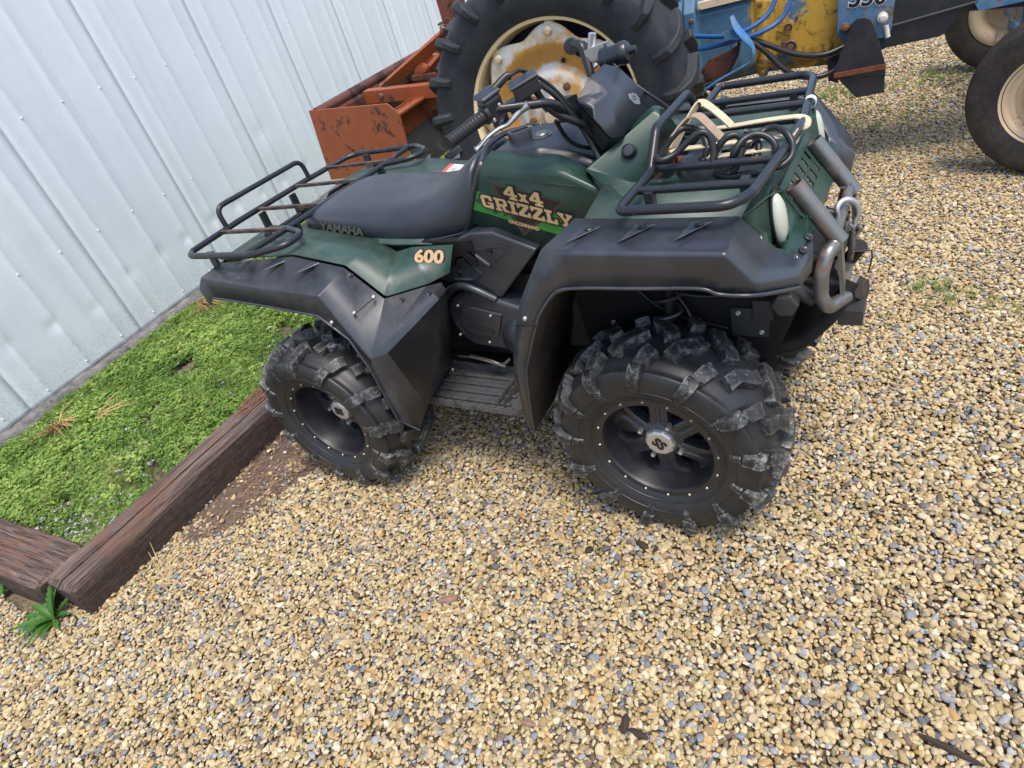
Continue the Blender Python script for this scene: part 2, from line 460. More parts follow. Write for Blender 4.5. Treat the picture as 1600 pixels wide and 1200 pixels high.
class Carcass:
    def __init__(s, R0, W, rb):
        s.p = tyre_profile(R0, W, rb); s.L = [0]
        for a, b in zip(s.p, s.p[1:]): s.L.append(s.L[-1]+(b-a).length)
        s.T = s.L[-1]
    def at(s, th, u, h=0):
        """u: -1 outer bead .. 0 centre .. 1 inner bead"""
        d = (u+1)/2*s.T
        i = max(0, min(len(s.L)-2, int(np.searchsorted(s.L, d))-1))
        f = (d-s.L[i])/(s.L[i+1]-s.L[i]); q = s.p[i].lerp(s.p[i+1], f); t = (s.p[i+1]-s.p[i]).normalized()
        n = V(-t.y, t.x, 0)
        if n.x*1.0 + 0 < 0 and abs(u) < .5: n = -n
        # outward normal: away from the tube centre
        c = V((s.p[0].x+s.p[len(s.p)//2].x)/2, 0, 0)
        if (q-c).dot(n) < 0: n = -n
        q = q+n*h
        return V(q.x*math.cos(th), q.y, q.x*math.sin(th))

def lug(mb, C, path, wd, h, taper=.72):
    """path: (theta, u) centre line; a raised block that follows the carcass"""
    pts = []
    for (a, b) in zip(path, path[1:]):
        for k in range(3): pts.append((a[0]+(b[0]-a[0])*k/3, a[1]+(b[1]-a[1])*k/3, (a[2]+(b[2]-a[2])*k/3)))
    pts.append(path[-1]); rows = []
    Rm = C.p[len(C.p)//2].x
    for i, (th, u, hh) in enumerate(pts):
        a = pts[max(0, i-1)]; b = pts[min(len(pts)-1, i+1)]
        du = (b[1]-a[1])*C.T/2; dt = (b[0]-a[0])*Rm; L = math.hypot(du, dt)
        nt_, nu = du/L/Rm, -dt/L/(C.T/2)
        w2 = wd/2; e = i in (0, len(pts)-1)
        s_ = .0 if not e else 0
        row = []
        for x, z in ((-1.0, -.003), (-taper, 1), (-taper*.35, 1), (taper*.35, 1), (taper, 1), (1.0, -.003)):
            row.append(C.at(th+nt_*w2*x, u+nu*w2*x, (hh*h if z > 0 else -.003)))
        rows.append(row)
    o = len(mb.v); mb.grid(rows)
    m = 6; n = len(rows)
    for r0, rev in ((0, 0), (n-1, 1)):
        f = [o+r0*m+k for k in range(m)]
        mb.f.append(tuple(f if rev else f[::-1]))

def make_tyre(name, R0, W, rb, n, parent, seed=0):
    C = Carcass(R0, W, rb); mb = MB()
    K = 120; rows = []
    for k in range(K):
        th = 2*math.pi*k/K; rows.append([V(p.x*math.cos(th), p.y, p.x*math.sin(th)) for p in C.p])
    rows.append(rows[0]); mb.grid(rows)
    # raised bead ring and lettering band on the sidewall
    for rr, tt in ((rb+.020, .0035), (rb+.052, .0025)):
        i = min(range(len(C.p)//2), key=lambda j: abs(C.p[j].x-rr)); q = C.p[i]
        for s_ in (1, -1):
            mb.tube([V(q.x*math.cos(a), q.y*s_, q.x*math.sin(a)) for a in np.linspace(0, 2*math.pi, 73)[:-1]], tt, 6, closed=True)
    ty = mb.build(name, M['rubber'], parent, 50)
    lg = MB(); st = 2*math.pi/n
    for k in range(n):
        for sgn in (-1, 1):
            t0 = st*(k+(.5 if sgn > 0 else 0))
            j = random.uniform(-.01, .01)
            # shoulder bar running in to the crown and bending, then a separate inner hook
            lug(lg, C, [(t0+.050+j, sgn*.66, .42), (t0+.034+j, sgn*.585, .62), (t0+.012+j, sgn*.51, .9), (t0-.010, sgn*.43, 1.0), (t0-.05, sgn*.32, 1.05), (t0-.085, sgn*.25, 1.0)], .046, .026, .80)
            lug(lg, C, [(t0+.072, sgn*.80, .12), (t0+.062, sgn*.74, .42), (t0+.054, sgn*.685, .46)], .034, .015)
            lug(lg, C, [(t0+st*.52, sgn*.30, 1), (t0+st*.44, sgn*.17, 1.1), (t0+st*.20, sgn*.05, 1.1), (t0+st*.12, -sgn*.03, 1.0)], .046, .025, .80)
    lo = lg.build('tread_lug', M['rubberlug'], ty, 30); lo['kind'] = 'stuff'
    bev(lo, .0035, 2, 35)
    # moulded oval maker's marks between the shoulder lugs
    em = MB()
    for k in range(0, n, 2):
        t0 = st*(k+.48)
        em.tube([C.at(t0+math.cos(a)*.020/R0, -.52+math.sin(a)*.009/(C.T/2), .0008) for a in np.linspace(0, 2*math.pi, 17)[:-1]], .0008, 5, closed=True)
        for q in (-.009, 0, .009): em.tube([C.at(t0+q/R0, -.52-.004/(C.T/2), .0008), C.at(t0+q/R0, -.52+.004/(C.T/2), .0008)], .0009, 5)
    for k in range(26):
        t0 = 1.2+.034*k
        em.tube([C.at(t0, -.80, .0006), C.at(t0+.008, -.80+.05, .0006)], .0009, 5)
    em.build('moulded_mark', M['rubber'], ty, 60)['kind'] = 'stuff'
    return ty, C

def text_mesh(s, size=.1, ext=.001, bold=0., shear=0., sx=1.):
    cu = bpy.data.curves.new('txt', 'FONT'); cu.body = s; cu.size = size; cu.extrude = ext; cu.offset = bold; cu.shear = shear
    cu.align_x = 'CENTER'; cu.align_y = 'CENTER'; cu.resolution_u = 3
    o = bpy.data.objects.new('txt', cu); COL.objects.link(o)
    bpy.context.view_layer.update()
    me = bpy.data.meshes.new_from_object(o.evaluated_get(bpy.context.evaluated_depsgraph_get()))
    bpy.data.objects.remove(o); bpy.data.curves.remove(cu)
    for v in me.vertices: v.co.x *= sx
    me.materials.clear()
    return me

def make_wheel(root, x, ytip, z, R0, W, dish, steer=0., spin=0., mirror=False, seed=0):
    """ytip: y of the outer rim ring.  Built facing -y at the origin, then placed"""
    rb = .186
    wh = empty('wheel', (x, ytip*(-1 if mirror else 1), z), math.pi*mirror + steer, root)
    C0 = W/2*.80
    # origin = ring plane; tyre centre is C0 inwards
    ty, C = make_tyre('tyre', R0, W, rb, 13, wh, seed)
    ty.location = (0, C0, 0); ty.rotation_euler = (0, spin, 0)
    r = MB()
    # bead-lock style ring, barrel going in, inner barrel
    r.lathe([(.166, .004), (.170, -.003), (.196, -.004), (.200, .004), (.196, .010), (.184, .012)], axis=(0, 1, 0), n=64)
    r.lathe([(.168, .0), (.164, .012), (.155, dish+.01), (.150, dish+.03), (.150, W*.8)], axis=(0, 1, 0), n=64)
    rim = r.build('rim', M['wheelblack'], wh, 35)
    # spoke face: six paired spokes with a groove
    sp = MB(); ns = 6
    for k in range(ns):
        a = 2*math.pi*k/ns + spin + .2
        def pt(rad, da, y): return V(rad*math.cos(a+da), y, rad*math.sin(a+da))
        prof = [(.040, .52, -.010), (.066, .50, -.008), (.086, .36, -.002), (.110, .275, .004), (.136, .275, .008), (.150, .38, .011), (.158, .515, .012)]
        rows = []
        for rad, da, y in prof:
            y0 = dish+y
            rows.append([pt(rad, -da, y0+.016), pt(rad, -da*.90, y0+.002), pt(rad, -da*.70, y0-.001), pt(rad, -da*.26, y0), pt(rad, -da*.12, y0+.0035), pt(rad, da*.12, y0+.0035), pt(rad, da*.26, y0), pt(rad, da*.70, y0-.001), pt(rad, da*.90, y0+.002), pt(rad, da, y0+.016)])
        sp.grid(rows)
        sp.grid([[p+V(0, .018, 0) for p in rw] for rw in rows])
    sp.lathe([(0, -.016), (.05, -.015), (.066, -.004), (.066, .02)], o=(0, dish, 0), axis=(0, 1, 0), n=30)
    sp.build('spoke', M['spoke'], rim, 30)
    bm_ = MB().lathe([(0, -.0035), (.0028, -.003), (.0042, -.001), (.0042, .004)], axis=(0, 1, 0), n=8).mesh('bolt', M['bolt'])
    for k in range(16):
        a = 2*math.pi*(k+.3)/16 + spin
        link('bolt', bm_, rim, (.1835*math.cos(a), -.0045, .1835*math.sin(a)))
    nut = MB().lathe([(0, -.016), (.0065, -.015), (.008, -.008), (.008, .01)], axis=(0, 1, 0), n=6).mesh('lug_nut', M['bolt'])
    for k in range(4):
        a = 2*math.pi*k/4 + spin + .75
        link('lug_nut', nut, rim, (.066*math.cos(a), dish-.010, .066*math.sin(a)))
    cp = MB().lathe([(0, -.030), (.038, -.030), (.044, -.027), (.048, -.018), (.050, -.002), (.050, .02)], o=(0, dish, 0), axis=(0, 1, 0), n=10)
    cap = cp.build('hub_cap', M['cap'], rim, 20); bev(cap, .002, 2, 15)
    tm = text_mesh('SS', .046, .0008, .0018, sx=.95); tm.materials.append(M['decal_black'])
    link('lettering', tm, rim, (0, dish-.0312, 0), (R(90), spin*1., 0)).rotation_euler = (R(90), R(40) if x > 0 else R(12), 0)
    hub = MB().cyl((0, dish+.02, 0), (0, W*.8, 0), .055, 16); hub.lathe([(.05, dish+.05), (.11, dish+.06), (.11, dish+.07), (.05, dish+.08)], axis=(0, 1, 0), n=30)
    hub.build('brake_hub', M['steel_dark'], rim)
    return wh

# ------------------------------------------------------------ ground
WN = V(.99181, .12769, 0); WD = V(-.12769, .99181, 0)      # wall normal and direction along it
WC = -3.395                                                  # wall foot: WN . p = WC
def wallp(s, off, z): return WD*s + WN*(WC+off) + V(0, 0, z)
t = NT('packed_ground')
v1 = t.voro(58, out='Color'); hv = t.new('ShaderNodeSeparateColor'); t.put(hv.inputs[0], v1)
stone = t.ramp(hv.outputs[0], [(0, (.24, .17, .09)), (.3, (.33, .25, .14)), (.55, (.42, .33, .2)), (.75, (.5, .43, .3)), (.86, (.16, .18, .22)), (1, (.28, .31, .37))], 'CONSTANT')
ed = t.ramp(t.voro(58, feature='DISTANCE_TO_EDGE'), [(0, 0.), (.12, 1.)])
gcol = t.mix(ed, (.07, .05, .03), stone)
gm = t.mix(t.ramp(t.noise(30, 6, .7), [(.3, 0.), (.7, 1.)]), (.16, .12, .075), (.27, .21, .135))
xs = t.new('ShaderNodeSeparateXYZ'); t.put(xs.inputs[0], t.tc)
far = t.math('MAXIMUM', t.ramp(t.math('MULTIPLY', t.math('ADD', xs.outputs[1], 0), .1), [(.64, 0.), (.66, 1.)]), t.ramp(t.math('MULTIPLY', xs.outputs[0], .1), [(.25, 0.), (.27, 1.)]))
far = t.math('MAXIMUM', far, t.ramp(t.math('MULTIPLY', xs.outputs[1], -.1), [(.22, 0.), (.24, 1.)]))
t.set(col=t.mix(far, gm, gcol), rough=.9, nrm=t.bump(t.math('ADD', t.noise(60, 6, .7), ed), .8, .01))
M['ground'] = t.m
t = NT('soil')
s_ = t.noise(45, 8, .75)
t.set(col=t.mix(t.ramp(s_, [(.35, 0.), (.65, 1.)]), (.10, .065, .048), (.26, .185, .14)), rough=.95, nrm=t.bump(t.noise(120, 6, .8), 1., .01)); M['soil'] = t.m
gmesh = MB().grid([[V(x, y, -.012) for x in (-60, -12, -3, 0, 3, 12, 60)] for y in (-60, -12, -3, 0, 3, 12, 60)])
g = gmesh.build('ground', M['ground']); tag(g, 'gravel and earth ground of the yard', kind='structure')

# soil patch beside the timber, gently lumpy
soil_poly = [(-1.32, -.47), (-1.30, -1.02), (-1.20, -1.10), (-1.02, -.95), (-.94, -.62), (-.84, -.50), (-.86, -.20), (-1.0, .25), (-1.3, .6)]
def inpoly(x, y, P):
    c = False; n = len(P)
    for i in range(n):
        (x1, y1), (x2, y2) = P[i], P[(i+1) % n]
        if (y1 > y) != (y2 > y) and x < (x2-x1)*(y-y1)/(y2-y1)+x1: c = not c
    return c
rows = []
for i in range(50):
    r_ = []
    for j in range(30):
        x, y = -1.36+.62*j/29, -1.25+2.1*i/49
        d = min(1, max(0, (1.30-abs((x+1.36))*2.1)))
        r_.append(V(x, y, -.004+.014*noise.noise(V(x*9, y*9, 0))*d+.010*d-.008))
    rows.append(r_)
so = MB().grid(rows).build('soil', M['soil'], None, 180); tag(so, 'bare soil beside the timber', kind='structure')

# ------------------------------------------------------------ sheet-metal wall of the building
t = NT('painted_sheet_metal')
vec = t.mapping((1, 1, .25))
n1 = t.noise(2.2, 6, .65, vec=vec); n2 = t.noise(38, 6, .75)
c = t.mix(t.ramp(n1, [(.3, 0.), (.7, 1.)]), (.69, .745, .80), (.77, .815, .85))
ch = t.math('MULTIPLY', t.ramp(t.noise(70, 5, .8), [(.56, 0.), (.64, 1.)]), t.ramp(t.noise(3.0, 5, .6), [(.50, 0.), (.66, 1.)]))
c = t.mix(t.math('MULTIPLY', ch, .35), c, (.33, .36, .40))
c = t.mix(t.math('MULTIPLY', t.ramp(n2, [(.62, 0.), (.8, 1.)]), .25), c, (.72, .76, .80))
xz = t.new('ShaderNodeSeparateXYZ'); t.put(xz.inputs[0], t.tc)
sp_m = t.math('MULTIPLY', t.ramp(t.math('ADD', xz.outputs[2], t.math('MULTIPLY', t.noise(7, 6, .7), -.35)), [(-.08, 1.), (.16, 0.)]), t.ramp(t.noise(55, 7, .8), [(.45, 0.), (.62, 1.)]))
c = t.mix(t.math('MULTIPLY', sp_m, .32), c, (.22, .18, .14))
stk = t.ramp(t.noise(1, 5, .6, vec=t.mapping((9, 9, .35))), [(.55, 0.), (.75, 1.)])
c = t.mix(t.math('MULTIPLY', stk, .14), c, (.40, .42, .44))
t.set(col=c, rough=t.ramp(n1, [(.3, .33), (.7, .48)]), metal=.15, spec=.5, nrm=t.bump(t.math('ADD', t.noise(5, 4), t.math('MULTIPLY', n2, .06)), .25, .012))
M['sheet'] = t.m
bld = empty('metal_building', wallp(1.4, 0, 0)); tag(bld, 'pale blue-white ribbed sheet metal wall of the building behind the machines', 'building')
bld.rotation_euler = (0, 0, math.atan2(WD.y, WD.x)); binv = (Matrix.Translation(wallp(1.4, 0, 0)) @ Matrix.Rotation(math.atan2(WD.y, WD.x), 4, 'Z')).inverted()
PIT = .2985; S0 = .757
ribs = [S0+PIT*k for k in range(-9, 26)]
Z0, Z1 = .075, 4.2
dents = []
for k, rs in enumerate(ribs):
    if -1.2 < rs < 4.2:
        dents.append((rs+random.uniform(-.03, .03), .42+random.uniform(-.05, .05)-.0*rs, random.uniform(.006, .014), random.uniform(.022, .045)))
        if random.random() < .5: dents.append((rs+random.uniform(-.14, .14), random.uniform(.25, 1.3), random.uniform(-.003, .006), random.uniform(.03, .07)))
for _ in range(26): dents.append((random.uniform(-1, 4), random.uniform(.3, 2.4), random.uniform(-.004, .0045), random.uniform(.12, .3)))
def dent(s, z):
    d = 0
    for a, b, h, r in dents:
        q = ((s-a)/r)**2+((z-b)/r)**2
        if q < 6: d -= h*math.exp(-q)*(1 if h > 0 else 1)
    return d+.0010*noise.noise(V(s*2.3, z*1.6, 3))
prof = [(-.1492, 0), (-.105, 0), (-.078, .0), (-.034, 0), (-.016, .0045), (-.006, .0068), (.006, .0068), (.016, .0045), (.034, 0), (.078, 0), (.105, 0)]
panel_len = 3
for k in range(0, len(ribs), panel_len):
    seg = ribs[k:k+panel_len]; ss = []
    for r_ in seg:
        for a, h in prof: ss.append((r_+a, h))
    ss.append((seg[-1]+.5*PIT-.0, 0))
    near = seg[0] < 5
    zs = list(np.concatenate([np.linspace(Z0, 1.0, 34 if near else 6), np.linspace(1.03, 2.6, 24 if near else 4), [4.2]]))
    rows = [[binv @ wallp(s, h+(dent(s, z)+(.004 if i == len(ss)-1 else 0)-(.002 if i == 0 else 0)), z) for i, (s, h) in enumerate(ss)] for z in zs]
    # wavy lower edge
    rows[0] = [q+V(0, 0, .010*noise.noise(V(q.x*3, 0, 0))) for q in rows[0]]
    o = MB().grid(rows).build('metal_sheet', M['sheet'], bld, 60); solid(o, .0015)
scr = MB().lathe([(0, .0055), (.0040, .005), (.0050, .002), (.0080, .0018), (.0088, 0), (.0088, -.003)], axis=(0, 0, 1), n=10).mesh('screw', M['sheet'])
nq = WN.to_track_quat('Z', 'Y').to_euler()
Rl = (binv.to_3x3() @ WN).to_track_quat('Z', 'Y').to_euler()
for rs in ribs:
    for z in (.13, .78, 1.52, 2.4):
        if -1.6 < rs < 5.6 and z < 2.0:
            for off, hz in (((.0, 0.0080),) if z > .5 else ((.0, 0.0080),)):
                q = wallp(rs+off+random.uniform(-.004, .004), hz+dent(rs+off, z), z+random.uniform(-.01, .01)); link('screw', scr, bld, binv @ q, Rl)
# concrete footing showing below the sheets, and the rest of the shell so that the wall is not a card
t = NT('weathered_concrete')
n = t.noise(14, 8, .75)
t.set(col=t.mix(t.ramp(n, [(.35, 0.), (.65, 1.)]), (.09, .085, .085), (.27, .255, .245)), rough=.9, nrm=t.bump(t.noise(50, 8, .75), .9, .01)); M['concrete'] = t.m
rows = []
for s in np.linspace(-2.2, 9.2, 230):
    w_ = .055+.014*noise.noise(V(s*4, 0, 0)); h_ = .072+.012*noise.noise(V(s*6, 5, 0))
    rows.append([binv @ wallp(s, -.2, h_+.004), binv @ wallp(s, -.01, h_+.004), binv @ wallp(s, w_*.7, h_+.008*noise.noise(V(s*12, 1, 1))), binv @ wallp(s, w_, h_-.018+.008*noise.noise(V(s*15, 2, 1))), binv @ wallp(s, w_+.02+.01*noise.noise(V(s*11, 7, 1)), -.03)])
MB().grid(rows).build('footing', M['concrete'], bld, 60)
bx = MB(); a_, b_ = -2.1, 9.1
bx.add([binv @ wallp(s, o_, z) for s in (a_, b_) for o_ in (-.06, -5) for z in (0, 4.1)], [(0, 1, 3, 2), (4, 6, 7, 5), (2, 3, 7, 6), (0, 4, 5, 1)])
bx.build('building_shell', M['sheet'], bld, 20)
MB().prism([binv @ wallp(a_-.2, .25, 4.15), binv @ wallp(b_+.2, .25, 4.15), binv @ wallp(b_+.2, -5.2, 4.9), binv @ wallp(a_-.2, -5.2, 4.9)], (0, 0, .06)).build('roof', M['sheet'], bld, 20)

# ------------------------------------------------------------ timbers (old railway sleepers) edging the grass
def m_sleeper():
    t = NT('old_creosoted_oak')
    v = t.mapping((26, 1.5, 26)); g_ = t.noise(1, 8, .7, vec=v, dist=.6)
    v2 = t.mapping((90, 4, 90)); g2 = t.noise(1, 5, .7, vec=v2)
    c = t.mix(t.ramp(g_, [(.3, 0.), (.7, 1.)]), (.055, .033, .026), (.27, .18, .145))
    c = t.mix(t.math('MULTIPLY', t.ramp(g2, [(.52, 0.), (.68, 1.)]), .6), c, (.44, .32, .25))
    ckk = t.ramp(t.noise(1, 4, .65, vec=t.mapping((150, 3.2, 150)), dist=.4), [(.36, 1.), (.44, 0.)])
    c = t.mix(t.math('MULTIPLY', ckk, .6), c, (.018, .011, .009))
    c = t.mix(t.ramp(t.noise(5, 5, .7), [(.52, 0.), (.75, 1.)]), c, (.14, .12, .11))
    t_ = t.ramp(t.noise(3.6, 6, .7, dist=.4), [(.52, 0.), (.66, 1.)]); c = t.mix(t.math('MULTIPLY', t_, .7), c, (.22, .095, .055))
    # the sides keep their dark dirt-crusted creosote, the top is weathered
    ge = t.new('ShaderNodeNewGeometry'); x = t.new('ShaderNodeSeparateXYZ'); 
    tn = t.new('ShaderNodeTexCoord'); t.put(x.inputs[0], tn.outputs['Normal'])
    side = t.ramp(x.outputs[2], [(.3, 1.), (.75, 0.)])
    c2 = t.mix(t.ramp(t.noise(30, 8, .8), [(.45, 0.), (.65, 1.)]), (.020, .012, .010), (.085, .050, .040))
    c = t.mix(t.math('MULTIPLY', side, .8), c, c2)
    t.set(col=c, rough=.82, nrm=t.bump(t.math('SUBTRACT', t.math('ADD', t.math('MULTIPLY', g_, 1.), t.math('MULTIPLY', g2, .8)), t.math('SUBTRACT', t.math('MULTIPLY', ckk, .7), t.math('MULTIPLY', t.noise(70, 7, .75), 1.2))), 1., .009))
    return t.m
M['sleeper'] = m_sleeper()
def sleeper(name, L, wd, ht, seed, crack=True, chamfer=.016):
    """along local +y from the origin end, x across, z up"""
    rows = []; N = int(L/.012); cx_ = .15*wd
    ys = [0.0, .002, .006]+list(np.linspace(.014, L-.014, N))+[L-.004, L]
    for y in ys:
        e = 1-.10*max(0, 1-y/.03)**2-.1*max(0, 1-(L-y)/.03)**2
        P = []
        pts = [(-.5, 0), (-.5, .35), (-.5, .7), (-.5+.02, .93), (-.5+.09, 1), (-.35, 1), (-.22, 1), (-.10, 1), (0, 1), 'k', (.16, 1), (.26, 1), (.36, 1), (.5-.12, .995), (.5-.035, .93), (.5, .82), (.5, .6), (.5, .3), (.5, 0)]
        for q in pts:
            if q == 'k':
                ck = .055*wd+.018*noise.noise(V(y*2.2, seed, 0)); dp_ = (.022+.012*noise.noise(V(y*5, seed, 4)))*(1 if crack else 0)*min(1, max(0, 1.25-abs(y/L-.42)*1.2)); wk = .0035+.0025*noise.noise(V(y*7, seed, 9))
                for dx, dz in ((-wk*1.6, 0), (-wk*.5, -dp_), (wk*.5, -dp_), (wk*1.6, 0)): P.append(V(ck+dx, y, ht*e+dz+.0015*noise.noise(V(dx*300, y*20, seed))))
                continue
            x, z = q[0]*wd*e, q[1]*ht*e if q[1] > 0 else 0
            f = .0045*noise.noise(V(x*26, y*3.2, z*26+seed))+.0035*noise.noise(V(x*70, y*6, z*70+seed*2))+.007*noise.noise(V(q[0]*3, y*2.2, seed+q[1]*3))
            nx = 0 if abs(q[0]) < .45 else math.copysign(1, q[0]); nz = 1 if q[1] > .9 else 0
            P.append(V(x+nx*f, y, z+nz*f*1.1))
        rows.append(P)
    m = MB().grid(rows); n_ = len(rows[0]); m.f.append(tuple(range(n_))); m.f.append(tuple((len(rows)-1)*n_+i for i in range(n_))[::-1])
    return m.build(name, M['sleeper'], None, 38)
s1 = sleeper('railway_sleeper', 2.5, .200, .158, 3.1)
s1.location = (-1.402, -1.485, -.006); s1.rotation_euler = (0, 0, R(1.0))
tag(s1, 'long cracked dark railway sleeper edging the grass, splintered at its far end', 'timber', 'railway sleepers edging the grass')
s2 = sleeper('railway_sleeper', 1.9, .225, .150, 8.3, False)
s2.location = (-1.510, -1.420, -.004); s2.rotation_euler = (0, 0, R(93.5))
tag(s2, 'greyer railway sleeper running to the left from the corner of the long one', 'timber', 'railway sleepers edging the grass')
# splinters on the far half of the long sleeper
sp = MB()
for _ in range(520):
    y = random.triangular(.95, 1.75, 1.3); x = random.uniform(-.095, -.005)+.015*math.sin(y*3); L = random.uniform(.02, .09)
    a = random.gauss(R(90), .28); b_ = V(x, y, .160+random.uniform(-.002, .010)); d = V(math.cos(a), math.sin(a), random.gauss(.0, .10))*L
    sp.tube([b_, b_+d*.5+V(0, 0, random.uniform(0, .006)), b_+d], [random.uniform(.0008, .0022), .0016, .0005], 4)
t = NT('splintered_wood'); t.set(col=t.mix(t.noise(60, 4), (.14, .05, .03), (.36, .20, .12)), rough=.85); M['splinter'] = t.m
so_ = sp.build('splinter', M['splinter'], s1, 0); so_['kind'] = 'stuff'

# ------------------------------------------------------------ gravel: real pebbles, one object
t = NT('pebble')
at = t.new('ShaderNodeAttribute'); at.attribute_type = 'INSTANCER'; at.attribute_name = 'hue'
at2 = t.new('ShaderNodeAttribute'); at2.attribute_type = 'INSTANCER'; at2.attribute_name = 'val'
pc = t.ramp(at.outputs['Fac'], [(0, (.33, .235, .105)), (.08, (.41, .30, .14)), (.20, (.47, .355, .175)), (.34, (.52, .405, .215)), (.50, (.53, .43, .255)), (.62, (.42, .335, .20)), (.70, (.58, .485, .315)),
                                (.765, (.47, .28, .10)), (.785, (.27, .23, .165)), (.83, (.23, .245, .265)), (.885, (.31, .325, .34)), (.925, (.13, .135, .145)), (.955, (.64, .58, .46)), (.972, (.17, .12, .085))], 'CONSTANT')
pn = t.noise(1.4, 4, .6); 
pc = t.mix(t.math('MULTIPLY', t.ramp(pn, [(.35, 0.), (.7, 1.)]), .30), pc, t.mix(1., pc, (.55, .48, .40), 'MULTIPLY'))
hs = t.new('ShaderNodeHueSaturation'); t.put(hs.inputs['Color'], pc); t.put(hs.inputs['Value'], t.math('ADD', .74, t.math('MULTIPLY', at2.outputs['Fac'], .48))); hs.inputs['Saturation'].default_value = .97
t.set(col=hs.outputs[0], rough=.72, spec=.35, nrm=t.bump(t.noise(6, 4, .6), .18, .1))
M['pebble'] = t.m
protos = bpy.data.collections.new('pebble_shapes')
def ico(sub):
    bm = bmesh.new(); bmesh.ops.create_icosphere(bm, subdivisions=sub, radius=1)
    v = np.array([q.co[:] for q in bm.verts]); f = [[x.index for x in q.verts] for q in bm.faces]; bm.free(); return v, f
IV, IF = ico(3)
for k in range(14):
    D = rng.normal(size=(13, 3)); D /= np.linalg.norm(D, axis=1)[:, None]; cc = rng.uniform(.58, .95, 13)
    dots = IV @ D.T; q = np.where(dots > .05, cc/np.maximum(dots, .05), 9); p_ = 15.
    r_ = (np.sum(q**-p_, axis=1)+1.05**-p_)**(-1/p_)
    P = IV*r_[:, None]*np.array([1, rng.uniform(.66, .9), rng.uniform(.42, .62)])
    me = bpy.data.meshes.new('pebble_shape'); me.from_pydata(P.tolist(), [], IF); me.shade_smooth(); me.materials.append(M['pebble'])
    protos.objects.link(bpy.data.objects.new('pebble_shape_%02d' % k, me))

def scatter(name, pos, rot, scl, coll, attrs, idx=None):
    me = bpy.data.meshes.new(name); n = len(pos)
    me.vertices.add(n); me.vertices.foreach_set('co', np.asarray(pos, dtype=np.float32).ravel())
    def av(nm, a): at_ = me.attributes.new(nm, 'FLOAT_VECTOR', 'POINT'); at_.data.foreach_set('vector', np.asarray(a, dtype=np.float32).ravel())
    av('rotv', rot); av('sclv', scl)
    for nm, a in attrs.items():
        at_ = me.attributes.new(nm, 'FLOAT', 'POINT'); at_.data.foreach_set('value', np.asarray(a, dtype=np.float32))
    ia = me.attributes.new('pick', 'INT', 'POINT'); ia.data.foreach_set('value', (idx if idx is not None else rng.integers(0, len(coll.objects), n)).astype(np.int32))
    o = link(name, me)
    ng = bpy.data.node_groups.new(name+'_nodes', 'GeometryNodeTree')
    ng.interface.new_socket('Geometry', in_out='INPUT', socket_type='NodeSocketGeometry'); ng.interface.new_socket('Geometry', in_out='OUTPUT', socket_type='NodeSocketGeometry')
    N_, L_ = ng.nodes, ng.links
    gi, go = N_.new('NodeGroupInput'), N_.new('NodeGroupOutput')
    ci = N_.new('GeometryNodeCollectionInfo'); ci.inputs['Collection'].default_value = coll; ci.inputs['Separate Children'].default_value = True; ci.inputs['Reset Children'].default_value = True
    ip = N_.new('GeometryNodeInstanceOnPoints'); ip.inputs['Pick Instance'].default_value = True
    def na(nm, ty): q = N_.new('GeometryNodeInputNamedAttribute'); q.data_type = ty; q.inputs['Name'].default_value = nm; return q.outputs['Attribute']
    L_.new(gi.outputs[0], ip.inputs['Points']); L_.new(ci.outputs[0], ip.inputs['Instance']); L_.new(na('pick', 'INT'), ip.inputs['Instance Index'])
    e2 = N_.new('FunctionNodeEulerToRotation'); L_.new(na('rotv', 'FLOAT_VECTOR'), e2.inputs[0]); L_.new(e2.outputs[0], ip.inputs['Rotation'])
    L_.new(na('sclv', 'FLOAT_VECTOR'), ip.inputs['Scale']); L_.new(ip.outputs[0], go.inputs[0])
    m = o.modifiers.new('scatter', 'NODES'); m.node_group = ng
    return o

def jgrid(x0, x1, y0, y1, sp, jit=.42):
    xs_, ys_ = np.arange(x0, x1, sp), np.arange(y0, y1, sp*.9)
    X, Y = np.meshgrid(xs_, ys_); X[1::2] += sp/2
    P = np.stack([X.ravel(), Y.ravel()], 1); return P+rng.uniform(-jit, jit, P.shape)*sp
def keep(P, z_for_sleeper=True):
    x, y = P[:, 0], P[:, 1]
    k = np.ones(len(P), bool)
    k &= ~((x < -1.31) & (y > -1.47+.0*(x)) )                 # sleepers and the grass behind them
    k &= ~((x < -1.60) & (y > -1.60+(x+1.6)*-.06))
    sp_ = np.array([inpoly(a, b, soil_poly) if (-1.4 < a < -.7 and -1.3 < b < .8) else False for a, b in P])
    edge = np.array([noise.noise(V(a*7, b*7, 1.5)) if (-1.5 < a < -.6 and -1.4 < b < .9) else 0 for a, b in P])
    drop = sp_ & (rng.uniform(size=len(P)) > .07+.30*(edge > .18))
    return P[k & ~drop]
layers = []
A = keep(jgrid(-2.4, 2.55, -2.3, 3.2, .0131)); layers.append((A, 0, 1.0))
A = keep(jgrid(-2.4, 2.55, -2.3, 3.2, .0195)); A = A[rng.uniform(size=len(A)) < .88]; layers.append((A, .0060, 1.05))
A = keep(jgrid(-2.4, 2.55, 3.2, 6.6, .0185)); layers.append((A, .001, 1.15))
A = keep(jgrid(-2.4, 2.55, 3.2, 6.6, .030)); layers.append((A, .007, 1.2))
pos, scl, val = [], [], []
for P, z, s in layers:
    n = len(P)
    base = np.clip(rng.lognormal(math.log(.0085), .28, n), .0046, .0168)*s
    pos.append(np.column_stack([P, z+rng.uniform(-.002, .004, n)+.002*np.sin(P[:, 0]*7)*np.cos(P[:, 1]*5)])); scl.append(np.repeat(base[:, None], 3, 1))
pos = np.vstack(pos); scl = np.vstack(scl); n = len(pos)
